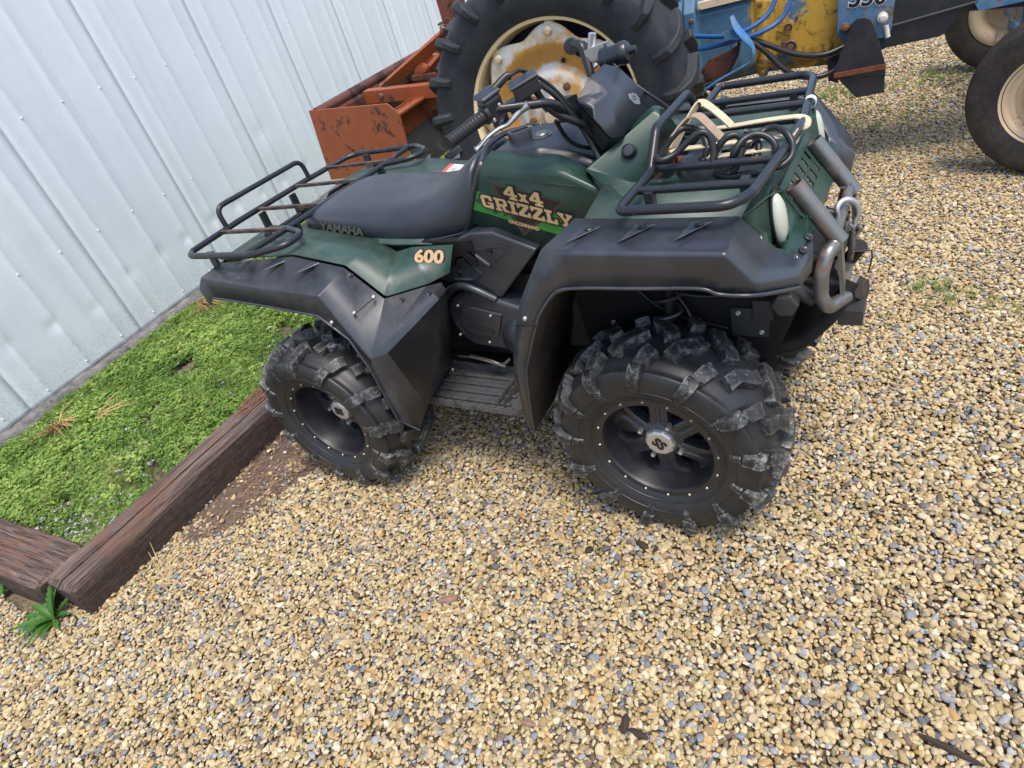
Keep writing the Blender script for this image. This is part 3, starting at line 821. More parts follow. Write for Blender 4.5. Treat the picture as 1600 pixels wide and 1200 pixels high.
rot = np.column_stack([rng.normal(0, .25, n), rng.normal(0, .25, n), rng.uniform(0, 6.283, n)])
gv = scatter('gravel', pos, rot, scl, protos, {'hue': rng.uniform(0, 1, n), 'val': np.clip(rng.normal(.66, .20, n), .1, 1.1)})
tag(gv, 'tan and blue-grey pea gravel covering the yard', kind='stuff')
# pale strays on the soil

# ------------------------------------------------------------ the quad bike
atv = empty('quad_bike', (0, 0, 0))
tag(atv, 'dark green and black four-wheel quad bike with racks parked on the gravel', 'quad bike')

# ---- wheels
HZF, HZR = .331, .330
wfr = make_wheel(atv, .6375, -.473, HZF, .327, .268, .054, steer=R(-1), spin=.35)
wrr = make_wheel(atv, -.6375, -.590, HZR, .319, .300, .088, steer=0, spin=.9)
for src, x, y in ((wfr, .6375, .473), (wrr, -.6375, .590)):
    c = copy_tree(src, atv); c.location = (x, y, HZF if x > 0 else HZR); c.rotation_euler = (0, 0, math.pi)

CAMP = tuple(cam.matrix_world.translation)
def onpl(q, P0, P1, P2, lift=0.):
    """point q (any depth along its sight line) dropped on the plane through P0 P1 P2"""
    P0, P1, P2, c = V(P0), V(P1), V(P2), V(CAMP); n_ = (P1-P0).cross(P2-P0).normalized(); d = V(q)-c
    if n_.dot(c-P0) < 0: n_ = -n_
    return c+d*((P0-c).dot(n_)/d.dot(n_))+n_*lift

# ---- front fenders (black flare)
F = dict(
 T0=(0.5005, -0.4, 1.033), T1=(0.6695, -0.4, 1.024), T2=(0.8973, -0.4, 1.020),
 N1=(0.9359, -0.39, 0.969), N2=(0.9625, -0.375, 0.9277), N3=(0.9978, -0.35, 0.8978), N4=(1.028, -0.29, 0.914),
 C0=(0.4648, -0.535, 1.018), C1=(0.56, -0.54, 1.011), C15=(0.7387, -0.54, 1.006), C2=(0.9006, -0.54, 1.003), C3=(0.957, -0.525, 0.9251), C4=(1.021, -0.41, 0.878), C5=(1.036, -0.33, 0.8801),
 D0=(0.4664, -0.54, 0.8922), D1=(0.5233, -0.545, 0.9166), D15=(0.7048, -0.545, 0.92), D2=(0.8401, -0.545, 0.9225), D3=(0.8828, -0.54, 0.906), D4=(0.9551, -0.522, 0.8953), D5=(1.021, -0.41, 0.8488), D6=(1.032, -0.33, 0.8423),
 E1=(0.417, -0.54, 0.9486), E2=(0.3627, -0.54, 0.8681), E3=(0.3288, -0.54, 0.796), E4=(0.2757, -0.525, 0.6773), E5=(0.2677, -0.535, 0.6261), E6=(0.2338, -0.515, 0.4116), E7=(0.2332, -0.505, 0.3618),
 G2=(0.4139, -0.545, 0.8339), G3=(0.3625, -0.54, 0.737), G4=(0.3092, -0.525, 0.6369), G5=(0.303, -0.535, 0.5898), G6=(0.2506, -0.508, 0.3676))
def inn(p, y, dx=0, dz=0): return (p[0]+dx, y, p[2]+dz)
for k in ('D0', 'G2', 'G3', 'G4', 'G5', 'G6', 'D1', 'D15', 'D2', 'D3', 'D4', 'D5'):
    F['I'+k] = inn(F[k], -.20, 0, .012)
F['IG6'] = inn(F['G6'], -.24, -.01, .0)
ff = [('T0','C0','C1'),('T0','C1','C15','T1'),('T1','C15','C2','T2'),('T2','C2','N1'),('N1','C2','C3','N2'),('N2','C3','C4','N3'),('N3','C4','C5','N4'),
      ('C0','E1','D0','D1','C1'),('C1','D1','D15','C15'),('C15','D15','D2','C2'),('C2','D2','D3','D4','C3'),('C3','D4','D5','C4'),('C4','D5','D6','C5'),
      ('E1','E2','G2','D0'),('E2','E3','G3','G2'),('E3','E4','G4','G3'),('E4','E5','G5','G4'),('E5','E6','G6','G5'),('E6','E7','G6')]
fe_r = shell('front_fender', {k: v for k, v in F.items() if not k.startswith('I')}, ff, M['black'], atv, .005, .009, 4)
fi = [('D0','ID0','IG2','G2'),('G2','IG2','IG3','G3'),('G3','IG3','IG4','G4'),('G4','IG4','IG5','G5'),('G5','IG5','IG6','G6'),
      ('D0','D1','ID1','ID0'),('D1','D15','ID15','ID1'),('D15','D2','ID2','ID15'),('D2','D3','ID3','ID2'),('D3','D4','ID4','ID3')]
def shr(p): return (p[0], p[1]+.004, p[2])
fl_r = shell('wheel_arch_liner', {k: (shr(v) if not k.startswith('I') else v) for k, v in F.items() if k[0] in 'DGI'}, fi, M['mudguard'], atv, .003, .004, 2)
# recessed rivet pockets moulded in the flare, and push rivets
def rivet(parent, loc, nrm, r=.0085, mat='blackclean'):
    n_ = V(nrm).normalized()
    q = MB().lathe([(0, .0035), (r*.45, .0035), (r*.5, .002), (r*.8, .003), (r, .0015), (r, -.004)], axis=(0, 0, 1), n=12).mesh('rivet', M[mat]) if (r, mat) not in RV else RV[(r, mat)]
    RV[(r, mat)] = q
    return link('rivet', q, parent, loc, n_.to_track_quat('Z', 'Y').to_euler())
RV = {}

def pocket(parent, p, ax, bx, nrm, L=.055, Wd=.032):
    """a wedge-shaped moulded pocket: ax towards its deep end"""
    p, ax, bx, n_ = V(p), V(ax).normalized(), V(bx).normalized(), V(nrm).normalized()
    m = MB()
    a = [p-ax*L*.20-bx*Wd*.5, p-ax*L*.20+bx*Wd*.5, p+ax*L*.65-bx*Wd*.30, p+ax*L*.80-bx*Wd*.5]
    top = [q+n_*.0012 for q in a]
    # raised lip frame round a sunk floor
    o2 = [p+(q-p)*1.16+n_*.0003 for q in a]; i2 = [p+(q-p)*1.0+n_*.0016 for q in a]; fl = [p+(q-p)*.82-n_*.0006 for q in a]
    for A, B in ((o2, i2), (i2, fl)):
        for i in range(4): m.add([A[i], A[(i+1) % 4], B[(i+1) % 4], B[i]], [(0, 1, 2, 3)])
    m.add([fl[0], fl[1], fl[2], fl[3]], [(0, 1, 2, 3)])
    return m.build('rivet_pocket', M['black'], parent, 30)
for px_, (ka, kb, kc) in (((0.5602, -0.46, 1.026), ('T0', 'C0', 'C1')), ((0.6937, -0.455, 1.024), ('T1', 'C15', 'C1')), ((0.8233, -0.45, 1.023), ('T1', 'C15', 'C2'))):
    pz = onpl(px_, F[ka], F[kb], F[kc], .0018); npk = (V(F[kb])-V(F[ka])).cross(V(F[kc])-V(F[ka])).normalized(); npk = npk if npk.z > 0 else -npk
    pocket(fe_r, pz+npk*.0008, (-.12, -1, 0), (1, -.05, 0), npk, .075, .045); rivet(fe_r, pz+V(0, .004, .003), npk, .0105)
for q, nn in (((0.9326, -0.395, 0.9623), (.6, -.5, .8)), ((1.021, -0.302, 0.9155), (.5, -.2, 1)), ((1.015, -0.335, 0.9008), (.5, -.3, 1)), ((0.9991, -0.358, 0.894), (.6, -.5, .8))):
    rivet(fe_r, V(q)+V(nn).normalized()*.002, nn, .010)
for q in ((0.3682, -0.546, 0.8224),): rivet(fe_r, q, (0, -1, 0), .006, 'bolt')

# rolled edge and a lap seam on the flare
MB().tube(smoothpath([V(F[k])+V(0, -.001, 0) for k in ('E7', 'G6')], 2)+[V(F[k]) for k in ('G5', 'G4', 'G3', 'G2')]+smoothpath([V(F[k]) for k in ('G2', 'D0', 'D1', 'D15', 'D2', 'D3', 'D4', 'D5')], 5), .0045, 8).build('rolled_edge', M['black'], fe_r, 60)
MB().tube([onpl((0.326, -0.54, 0.7937), F['E3'], F['G3'], F['E4'], .001), onpl((0.3935, -0.54, 0.7975), F['E3'], F['G3'], F['E4'], .001)], .0016, 6).build('lap_seam', M['frameblack'], fe_r, 60)
# ---- rear fenders
G = dict(
 B0=(-0.9756, -0.46, 0.9485), B1=(-0.5771, -0.44, 0.9598), B2=(-0.3534, -0.44, 0.9175), B3=(-0.2166, -0.455, 0.8112), B4=(-0.103, -0.365, 0.8075), B5=(-0.06401, -0.335, 0.8047),
 A0=(-1.007, -0.54, 0.9316), A05=(-0.693, -0.55, 0.9021), A1=(-0.3904, -0.555, 0.8771), A2=(-0.2859, -0.555, 0.636), A3=(-0.2251, -0.53, 0.6471), A4=(-0.04007, -0.4, 0.7801),
 L0=(-1.052, -0.545, 0.8846), L00=(-1.059, -0.54, 0.8105), L1=(-0.9681, -0.56, 0.8568), L2=(-0.9221, -0.56, 0.8554), L25=(-0.6622, -0.562, 0.8329), L3=(-0.4298, -0.562, 0.8041), L4=(-0.3356, -0.562, 0.718),
 K1=(-0.2969, -0.565, 0.5885), K2=(-0.266, -0.55, 0.5804), K3=(-0.3026, -0.55, 0.3614), K4=(-0.2836, -0.537, 0.3318), K5=(-0.2504, -0.52, 0.2914),
 P1=(-0.2091, -0.475, 0.3765), P2=(-0.3133, -0.215, 0.3193), P3=(-0.2696, -0.2, 0.3821), P4=(-0.1784, -0.24, 0.5916), P5=(-0.0885, -0.3, 0.7571))
G['R0'] = inn(G['B0'], -.18, -.01, .0); G['RL'] = inn(G['L0'], -.18, -.02, -.005)
gf = [('B0','A0','A05','B1'),('B1','A05','A1','B2'),('B2','A1','A2','B3'),('B3','A2','A3','A4','B4'),('B4','A4','P5','B5'),
      ('A0','L0','L00','L1','L2'),('A0','L2','L25','A05'),('A05','L25','L3','A1'),('A1','L3','L4','A2'),
      ('A2','K1','K2','A3'),('K1','K3','K4','K2'),('K4','K3','K5'),('B0','R0','RL','L0','A0'),
      ('A3','K2','K4','K5','P1'),('A3','P1','P2','P3','P4','A4'),('A4','P4','P5')]
re_r = shell('rear_fender', G, gf, M['blackdirty'], atv, .005, .008, 3)
MB().tube([V(G[k]) for k in ('L1', 'L2', 'L25', 'L3', 'L4', 'K1', 'K3', 'K4', 'K5')], .0045, 8).build('rolled_edge', M['black'], re_r, 60)
MB().tube([onpl((-0.3304, -0.5, 0.7762), G['B3'], G['A2'], G['A1'], .0015), onpl((-0.2439, -0.47, 0.822), G['B3'], G['A2'], G['A1'], .0015)], .0015, 6).build('lap_seam', M['frameblack'], re_r, 60)
# inside of the rear wheel arch
GI = {k: G[k] for k in ('L2','L25','L3','L4','K1','K3','K5')}
for k in list(GI): GI['I'+k] = inn(GI[k], -.2, 0, .01); GI[k] = shr(GI[k])
shell('wheel_arch_liner', GI, [('L2','L25','IL25','IL2'),('L25','L3','IL3','IL25'),('L3','L4','IL4','IL3'),('L4','K1','IK1','IL4'),('K1','K3','IK3','IK1')], M['mudguard'], atv, .003, .004, 2)
for px_ in ((-0.6322, -0.46, 0.9465), (-0.4729, -0.46, 0.9361), (-0.8074, -0.46, 0.9579)):
    pz = onpl(px_, G['B1'], G['A05'], G['A1'], .0018); npk = (V(G['A05'])-V(G['B1'])).cross(V(G['A1'])-V(G['B1'])).normalized(); npk = npk if npk.z > 0 else -npk
    pocket(re_r, pz+npk*.0008, (-.15, -1, 0), (1, -.1, 0), npk, .070, .038)
for q, nn, mt in (((-0.2993, -0.47, 0.9041), (.3, -.5, .8), 'blackclean'), ((-0.2414, -0.47, 0.8269), (.5, -.6, .6), 'bolt'), ((-0.3149, -0.51, 0.7883), (.5, -.6, .6), 'bolt'),
              ((-0.3748, -0.562, 0.7842), (0, -1, 0), 'bolt'), ((-0.1327, -0.46, 0.8119), (.3, -.8, .5), 'blackclean'), ((-0.03043, -0.44, 0.828), (.3, -.8, .5), 'blackclean'),
              ((-0.2716, -0.23, 0.3509), (1, -.5, .3), 'bolt'), ((-0.2365, -0.4, 0.3874), (1, -.5, .3), 'bolt')):
    rivet(re_r, V(q)+V(nn).normalized()*.004, nn, .0085 if mt != 'bolt' else .006, mt)

# ---- rear green bodywork, both sides and the deck under the seat
H = dict(
 a=G['B0'], b=G['B1'], c=G['B2'], d=G['B3'], e=G['B4'], f=G['B5'],
 g=(-0.3769, -0.235, 0.9043), h=(-0.2986, -0.255, 0.8664), i=(-0.2046, -0.275, 0.8925), j=(-0.05344, -0.245, 0.8831), k=(-0.7896, -0.24, 0.9782), l=(-0.0589, -0.3, 0.8106))
H['a'] = V(H['a'])+V(.0, .0, .006)
hc = {k: V(v)+V(0, .012, .003) for k, v in H.items()}
hc['m'] = V(hc['k'].x-.16, -.20, hc['k'].z-.01)
rc_r = shell('rear_body_side', hc, [('a','b','k','m'),('b','c','g','k'),('c','d','h','g'),('d','e','i','h'),('e','l','j','i')], M['greenfade'], atv, .004, .008, 3)
dk = MB(); 
dk.grid([[V(-.95, -.21, .905), V(-.95, .21, .905)], [V(-.62, -.24, .925), V(-.62, .24, .925)], [V(-.30, -.24, .90), V(-.30, .24, .90)], [V(.0, -.2, .87), V(.0, .2, .87)]])
MB().box((-.36, 0, .845), (.74, .44, .09)).build('seat_base', M['frameblack'], atv)
o_ = dk.build('rear_deck', M['greenfade'], atv); solid(o_, .01)
t6 = text_mesh('600', .058, .0008, .0022, sx=1.25); t6b = t6.copy()
def place_plane(o, p, ux, uy):
    ux = V(ux).normalized(); uy = V(uy); uy = (uy-ux*uy.dot(ux)).normalized(); n_ = ux.cross(uy)
    m = Matrix((ux, uy, n_)).transposed().to_4x4(); m.translation = V(p); o.matrix_world = m
    return o
pl6 = (hc['i'], hc['j'], hc['l'])
p6 = onpl((-0.1016, -0.3, 0.874), *pl6); u6 = onpl((-0.03369, -0.3, 0.8733), *pl6)-onpl((-0.1697, -0.3, 0.8794), *pl6); v6 = onpl((-0.08435, -0.3, 0.9081), *pl6)-onpl((-0.1163, -0.3, 0.846), *pl6)
t6.materials.append(M['decal_tan']); t6b.materials.append(M['decal_black'])
n6 = u6.normalized().cross(v6.normalized())
o = link('number_decal', t6, rc_r); place_plane(o, p6+n6*.0175, u6, v6); 
tb = text_mesh('600', .058, .0006, .0055, sx=1.25); tb.materials.append(M['decal_black'])
o = link('number_outline', tb, rc_r); place_plane(o, p6+n6*.0163, u6, v6)

# ---- tank cover
T = dict(t0=(0.1133, -0.115, 1.134), t1=(0.3431, -0.115, 1.100), t2=(0.4201, -0.13, 1.062), c0=(0.1082, -0.155, 1.125), c1=(0.347, -0.155, 1.090),
 s0=(0.1034, -0.18, 1.108), s1=(0.3652, -0.185, 1.073), s2=(0.4793, -0.2, 1.017), b0=(0.001808, -0.178, 0.938), b1=(0.2326, -0.188, 0.8409), b3=(0.3584, -0.2, 0.7955), s3=(0.5545, -0.22, 0.9867), c2=(0.466, -0.165, 1.032),
 m0=(0.06206, -0.182, 1.035))
for k in ('b3', 's3'): T[k] = V(T[k])
gp0, gp1, gp2 = T['s0'], T['b0'], V(T['s1']).lerp(V(T['b1']), .5)
for k in ('s1', 's2', 'm0', 'b0', 'b1', 'b3', 's3'): T[k] = onpl(T[k], gp0, gp1, gp2)
tk_r = shell('tank_cover', T, [('t0','c0','c1','t1'),('t1','c1','c2','t2'),('c0','s0','s1','c1'),('c1','s1','s2','c2'),('s0','m0','b0','b1','b3','s2','s1'),('s2','b3','s3')], M['green'], atv, .004, .012, 4, 8)
# graphics on the tank side: everything is laid out in the panel's own plane
A0_, A1_, A2_ = V(T['s0']), V(T['b0']), V(T['b1'])
S1_ = V(T['s1'])
gn = (V(T['s1'])-V(T['b0'])).cross(V(T['b1'])-V(T['s0'])).normalized()
if gn.y > 0: gn = -gn
PP = V(T['s0'])
CAMP = tuple(cam.matrix_world.translation)
def pl(px3): # drop a point on the panel plane, a little proud
    q = V(px3); c = V(CAMP); d = (q-c); t = (PP-c).dot(gn)/d.dot(gn); return c+d*t

def decal(poly, mat, lift, name='decal_band'):
    P = [pl(q)+gn*lift for q in poly]
    return MB().prism(P, gn*-.0008).build(name, M[mat], tk_r, 30)

# slab letters as convex polygons on a 6 x 7 grid
def rc(a, b, c, d): return [(a, b), (c, b), (c, d), (a, d)]
GL = {
 'G': (6, [rc(0,1,1.7,6), [(0,6),(1,7),(4.8,7),(5.4,6.3),(5.4,5.6),(0,5.6)], [(0,1),(1,0),(5.4,0),(5.4,1.4),(0,1.4)], rc(3.8,4.4,5.4,5.6), rc(3.8,1.4,5.4,2.6), rc(2.9,2.5,5.6,3.4)]),
 'R': (6.3, [rc(.6,0,2.2,7), rc(0,0,2.9,1.1), rc(0,5.9,5,7), rc(2.2,2.9,5,4), [(4.2,2.9),(5.8,3.6),(5.8,6.2),(5,7),(4.2,7)], [(2.9,2.9),(4.4,2.9),(5.4,0),(3.8,0)], rc(3.7,0,6.2,1.1)]),
 'I': (3.4, [rc(.8,0,2.5,7), rc(0,0,3.3,1.2), rc(0,5.8,3.3,7)]),
 'Z': (5.8, [rc(0,5.6,5.5,7), rc(0,0,5.6,1.4), [(3.4,5.6),(5.5,5.6),(2.2,1.4),(0,1.4)], rc(0,4.4,1.1,5.6), rc(4.5,1.4,5.6,2.6)]),
 'L': (5.3, [rc(.7,0,2.3,7), rc(0,5.8,3.2,7), rc(0,0,5.1,1.3), rc(4,1.3,5.1,2.7)]),
 'Y': (6.4, [rc(2.2,0,3.8,3.4), rc(1.4,0,4.7,1.1), rc(0,5.9,2.6,7), rc(3.6,5.9,6.2,7), [(.4,5.9),(2.0,5.9),(3.6,3.0),(2.3,3.0)], [(4.2,5.9),(5.8,5.9),(3.8,3.0),(2.6,3.0)]]),
 '4': (6, [rc(3,0,4.7,7), [(0,3.1),(.1,1.9),(5.8,1.9),(5.8,3.0)], [(0,3.0),(1.7,3.0),(4.4,7),(3,7)], rc(2.1,0,5.6,1.1)]),
 'x': (4.2, [[(0,.4),(1.6,.4),(4,4.4),(2.4,4.4)], [(2.4,.4),(4,.4),(1.6,4.4),(0,4.4)], rc(0,.4,1.7,1.1), rc(2.3,.4,4,1.1)]),
}
def word(s, p0, p1, hgt, lift, mat, name, grow=0., vdir=None, topscale=1.):
    """p0,p1: baseline ends in space, hgt: letter height in metres"""
    p0, p1 = V(p0), V(p1); ux = (p1-p0)
    W = sum(GL[c][0] for c in s)+.45*(len(s)-1); L = ux.length; ux.normalize()
    uy = V(vdir) if vdir else V(0, 0, 1); uy = (uy-gn*uy.dot(gn)).normalized()
    x = 0; mb = MB(); n = 0
    for c in s:
        for poly in GL[c][1]:
            cx = sum(a for a, b in poly)/len(poly); cy = sum(b for a, b in poly)/len(poly)
            q = []
            m = len(poly)
            for i in range(m):
                a = V(*poly[i-1], 0); b = V(*poly[i], 0); d = V(*poly[(i+1) % m], 0)
                e1 = (b-a).normalized(); e2 = (d-b).normalized()
                n1 = V(e1.y, -e1.x, 0); n2 = V(e2.y, -e2.x, 0)
                if n1.dot(b-V(cx, cy, 0)) < 0: n1 = -n1
                if n2.dot(b-V(cx, cy, 0)) < 0: n2 = -n2
                k = (n1+n2); k = k/max(.5, k.length_squared/2)
                b2 = b+k*grow; q.append(p0+ux*((x+b2.x)/W*L)+uy*(b2.y/7*hgt)+gn*(lift+.00006*(n % 9)))
            n += 1
            mb.prism(q, gn*-.0006)
        x += GL[c][0]+.45
    return mb.build(name, M[mat], tk_r, 30)
decal([(0.06103, -0.184, 1.042), (0.09894, -0.184, 1.028), (0.3924, -0.184, 0.9303), (0.3774, -0.184, 0.8634), (0.2956, -0.184, 0.891), (0.03138, -0.184, 0.981)], 'decal_green', .0010)
# torn dark shapes along the green stripe and the brown triangle behind the words
decal([(0.1197, -0.184, 1.061), (0.3638, -0.184, 0.9851), (0.1918, -0.184, 0.8835)], 'decal_brown', .0013, 'decal_triangle')
decal([(0.1352, -0.184, 1.051), (0.3474, -0.184, 0.986), (0.1991, -0.184, 0.9006)], 'decal_black', .0016, 'decal_triangle')
for pg in ([(0.04834, -0.184, 1.014), (0.07668, -0.184, 1.019), (0.08582, -0.184, 1.003), (0.0599, -0.184, 0.9987)], [(0.1028, -0.184, 0.9688), (0.1231, -0.184, 0.9867), (0.132, -0.184, 0.9778), (0.1165, -0.184, 0.9596)], [(0.1355, -0.184, 0.9523), (0.1547, -0.184, 0.9683), (0.16, -0.184, 0.9554)]):
    decal(pg, 'green', .0015, 'decal_tear')
def wl(a, b): return pl(a), pl(b)
a, b = wl((0.07606, -0.184, 0.9893), (0.3737, -0.184, 0.9028)); hG = (pl((0.09358, -0.184, 1.026))-pl((0.07606, -0.184, 0.9893))).length
word('GRIZZLY', a, b, hG, .0024, 'decal_black', 'model_lettering_outline', .85)
word('GRIZZLY', a, b, hG, .0034, 'decal_tan', 'model_lettering')
a, b = wl((0.1637, -0.184, 1.011), (0.291, -0.184, 0.9734)); h4 = (pl((0.1993, -0.184, 1.045))-pl((0.1865, -0.184, 1.004))).length
word('4x4', a, b, h4, .0024, 'decal_black', 'four_by_four_outline', .75)
word('4x4', a, b, h4, .0036, 'decal_tan', 'four_by_four_lettering')
tm = text_mesh('ONCOMMAND', .0165, .0003, .0009, sx=1.0); tm.materials.append(M['decal_tan'])
o = link('small_lettering', tm, tk_r)
ca, cb = wl((0.1518, -0.184, 0.9367), (0.2527, -0.184, 0.9051)); place_plane(o, (ca+cb)/2+gn*.0022, cb-ca, V(0, 0, 1))
wT = max(v.co.x for v in tm.vertices)-min(v.co.x for v in tm.vertices); o.scale = ((cb-ca).length/wT,)*3
lp = MB().tube([pl((0.1186, -0.184, 1.085))+gn*.001, pl((0.2662, -0.184, 1.056))+gn*.001, pl((0.4201, -0.184, 1.027))+gn*.001], .0016, 6).build('pressed_line', M['green'], tk_r)

# ---- front cowl: deck under the rack, raised hump before the handlebars, sloping nose with grille slots and lamp pods
def sym(verts, faces, name, mat, **k):
    """panel whose far half mirrors the near half"""
    vv = dict(verts); ff_ = list(faces)
    for q in verts:
        if abs(V(verts[q]).y) > 1e-4: vv[q+'_'] = (V(verts[q]).x, -V(verts[q]).y, V(verts[q]).z)
    for f in faces:
        g = tuple((q+'_' if q+'_' in vv else q) for q in f)
        if g != f and set(g) != set(f): ff_.append(g[::-1])
    return shell(name, vv, ff_, mat, atv, **k)
zD = 1.018
K = dict(
 a=(.515, -.395, 1.020), b=(.53, -.20, 1.024), c=(.66, -.20, 1.026), d=(.66, -.395, 1.018), e=(.90, -.395, 1.016), f=(.915, -.20, 1.020), g=(.915, 0, 1.024), c0=(.66, 0, 1.02),
 h=(.42, -.19, 1.045))
K2 = dict(K); K2['h'] = (0.4404, -0.16, 1.069); K2['b'] = (0.5039, -0.22, 1.042); K2['b2'] = (0.5811, -0.165, 1.017)
deck = sym(dict(a=K['a'], b=K2['b'], b2=K2['b2'], d=K['d'], e=K['e'], f=K['f'], g=K['g'], c0=K['c0'], c=(.67, -.15, 1.026)),
           [('a','b','b2','c','d'),('d','c','f','e'),('c','c0','g','f')], 'front_cowl', M['greenfade'], th=.004, bw=.008)
hump = sym(dict(h=K2['h'], b=K2['b'], b2=K2['b2'], c=(.618, -.15, 1.022), t=(0.5961, -0.022, 1.159), t2=(0.6148, -0.02, 1.144), k=(.42, -.10, 1.06), tt=(.585, 0, 1.170), t20=(.607, 0, 1.160), c0=(.63, 0, 1.02), h0=(.42, 0, 1.06)),
           [('h','b','b2'),('h','b2','c','t2','t'),('h','t','k'),('k','t','tt','h0'),('t','t2','t20','tt'),('t2','c','c0','t20')], 'cowl_hump', M['green'], th=.004, bw=.007)
kn = MB().lathe([(0, .020), (.013, .019), (.019, .012), (.0205, .004), (.0205, -.01)], o=(0.5485, -0.118, 1.089), axis=(.25, -1, .55), n=20).build('round_plug', M['blackclean'], hump)
# fillet wing between the tank and the deck
wing = shell('cowl_side', dict(a=(0.3431, -0.115, 1.100), b=(0.4201, -0.13, 1.062), c=(0.5015, -0.215, 1.040), d=(0.4843, -0.21, 1.021), e=(0.4978, -0.395, 1.031), f=(.515, -.395, .99), g=(.60, -.30, .93)),
      [('b','c','d'),], M['greenfade'], atv, .004, .004, 2)
# nose
N = dict(
 a=(.90, -.395, 1.016), b=(0.8936, -0.398, 1.011), n1=(0.9347, -0.385, 0.9649), n2=(0.9631, -0.365, 0.9208), n3=(0.9952, -0.335, 0.8898), n4=(1.013, -0.25, 0.8676), n5=(1.016, -0.19, 0.8739),
 p1=(0.9332, -0.335, 1.017), p2=(0.9483, -0.3, 1.028), p3=(0.9565, -0.245, 1.006), p4=(0.9676, -0.235, 0.9506), p5=(0.9712, -0.245, 0.8862), p6=(0.9507, -0.29, 0.8831), p7=(0.9448, -0.33, 0.9463), 
 f=(.915, -.20, 1.020), g=(.915, 0, 1.024), m=(0.999, -0.17, 0.9102), m0=(1.0, 0, .90), g1=(.935, -.18, .985), g10=(.937, 0, .990), m1=(.985, -.17, .905))
nose = sym(N, [('a','b','p1','p2'),('a','p2','p3','f'),('b','n1','p7','p1'),('n1','n2','p6','p7'),('n2','n3','n4','p5','p6'),('p3','p4','g1','f'),('p4','p5','m1','g1'),('p5','n4','n5','m','m1'),('f','g1','g10','g')],
           'nose_panel', M['green'], th=.004, bw=.006)
# grille: vertical bars with open slots between them
gl = MB(); Ytop, Ybot = V(.937, 0, .988), V(1.0, 0, .893)
ys = np.linspace(-.175, .175, 8)
def gp(y, s, o=0): q = Ytop.lerp(Ybot, s); return V(q.x, y, q.z)+V(.83, 0, .55)*o
gr = MB()
for i in range(8):
    y0 = ys[i]-.0145 if i else -.178; y1 = ys[i]+.0145 if i < 7 else .178
    gr.prism([gp(y0, 0), gp(y1, 0), gp(y1, 1), gp(y0, 1)], V(.83, 0, .55)*-.006)
gr.prism([gp(-.178, 0, .002), gp(.178, 0, .002), gp(.178, .2, .002), gp(-.178, .2, .002)], V(.83, 0, .55)*-.01)
gr.prism([gp(-.178, .80, .002), gp(.178, .80, .002), gp(.178, 1.25, .002), gp(-.178, 1.25, .002)], V(.83, 0, .55)*-.01)
gr.prism([gp(-.178, .47, .001), gp(.178, .47, .001), gp(.178, .53, .001), gp(-.178, .53, .001)], V(.83, 0, .55)*-.008)
o = gr.build('grille', M['green'], nose, 30); bev(o, .002, 2, 30)
def lamp(sg):
    c = V(.965, sg*.283, .957); ax = V(.80, -sg*-.60, .05)
    ax = V(.98, sg*.10, .12).normalized()
    mb = MB()
    rows = []
    # domed oval lens
    ux = ax.cross(V(0, 0, 1)).normalized(); uz = ux.cross(ax)
    for r_, h in ((1.0, -.020), (1.0, -.008), (.93, -.003), (.7, .003), (.35, .006), (.001, .007)):
        rows.append([c+ux*math.cos(t)*.031*r_+uz*math.sin(t)*.060*r_+ax*h for t in np.linspace(0, 2*math.pi, 33)[:-1]])
    mb.grid(rows, True)
    l_ = mb.build('headlight', M['lens'], nose, 60)
    rg = MB().tube([c+ux*math.cos(t)*.034+uz*math.sin(t)*.066-ax*.014 for t in np.linspace(0, 2*math.pi, 33)[:-1]], .0045, 8, closed=True)
    rg.build('headlight_bezel', M['decal_black'], l_, 60)
    bk = MB(); bk.grid([[c+ux*math.cos(t)*.036*r_+uz*math.sin(t)*.075*r_-ax*h for t in np.linspace(0, 2*math.pi, 33)[:-1]] for r_, h in ((1.15, .010), (.9, .02), (.001, .02))], True)
    bk.build('headlight_bucket', M['green'], l_, 60)
lamp(-1); lamp(1)
# hooded recess joining each lens to the nose
for sg in (-1, 1):
    c = V(.965, sg*.283, .957); ax = V(.98, sg*.10, .12).normalized(); ux = ax.cross(V(0, 0, 1)).normalized(); uz = ux.cross(ax)
    hole = [V(N[k]) for k in ('p1', 'p2', 'p3', 'p4', 'p5', 'p6', 'p7')]
    hole = [V(q.x, q.y*(-sg), q.z)+V(-.003, 0, 0) for q in hole]; m_ = MB(); NN = 42
    def hp(t): # point on the hole outline in the direction t
        L_ = [0]; 
        for i in range(7): L_.append(L_[-1]+(hole[(i+1) % 7]-hole[i]).length)
        s_ = (t % 1)*L_[-1]; i = max(j for j in range(7) if L_[j] <= s_); return hole[i].lerp(hole[(i+1) % 7], (s_-L_[i])/(L_[i+1]-L_[i]))
    a0_ = math.atan2((hole[0]-c).dot(uz), (hole[0]-c).dot(ux)); sgn_ = 1 if (math.atan2((hole[1]-c).dot(uz), (hole[1]-c).dot(ux))-a0_+math.pi) % (2*math.pi)-math.pi > 0 else -1
    outer = [hp(i/NN) for i in range(NN)]
    inner = []
    for q in outer:
        a_ = math.atan2((q-c).dot(uz)/.066, (q-c).dot(ux)/.034); inner.append(c+ux*math.cos(a_)*.035+uz*math.sin(a_)*.064-ax*.016)
    m_.grid([outer, inner, [c-ax*.02+(q-c)*.9 for q in inner], [c-ax*.05]*NN], True); m_.build('lamp_recess', M['green'], nose, 60)

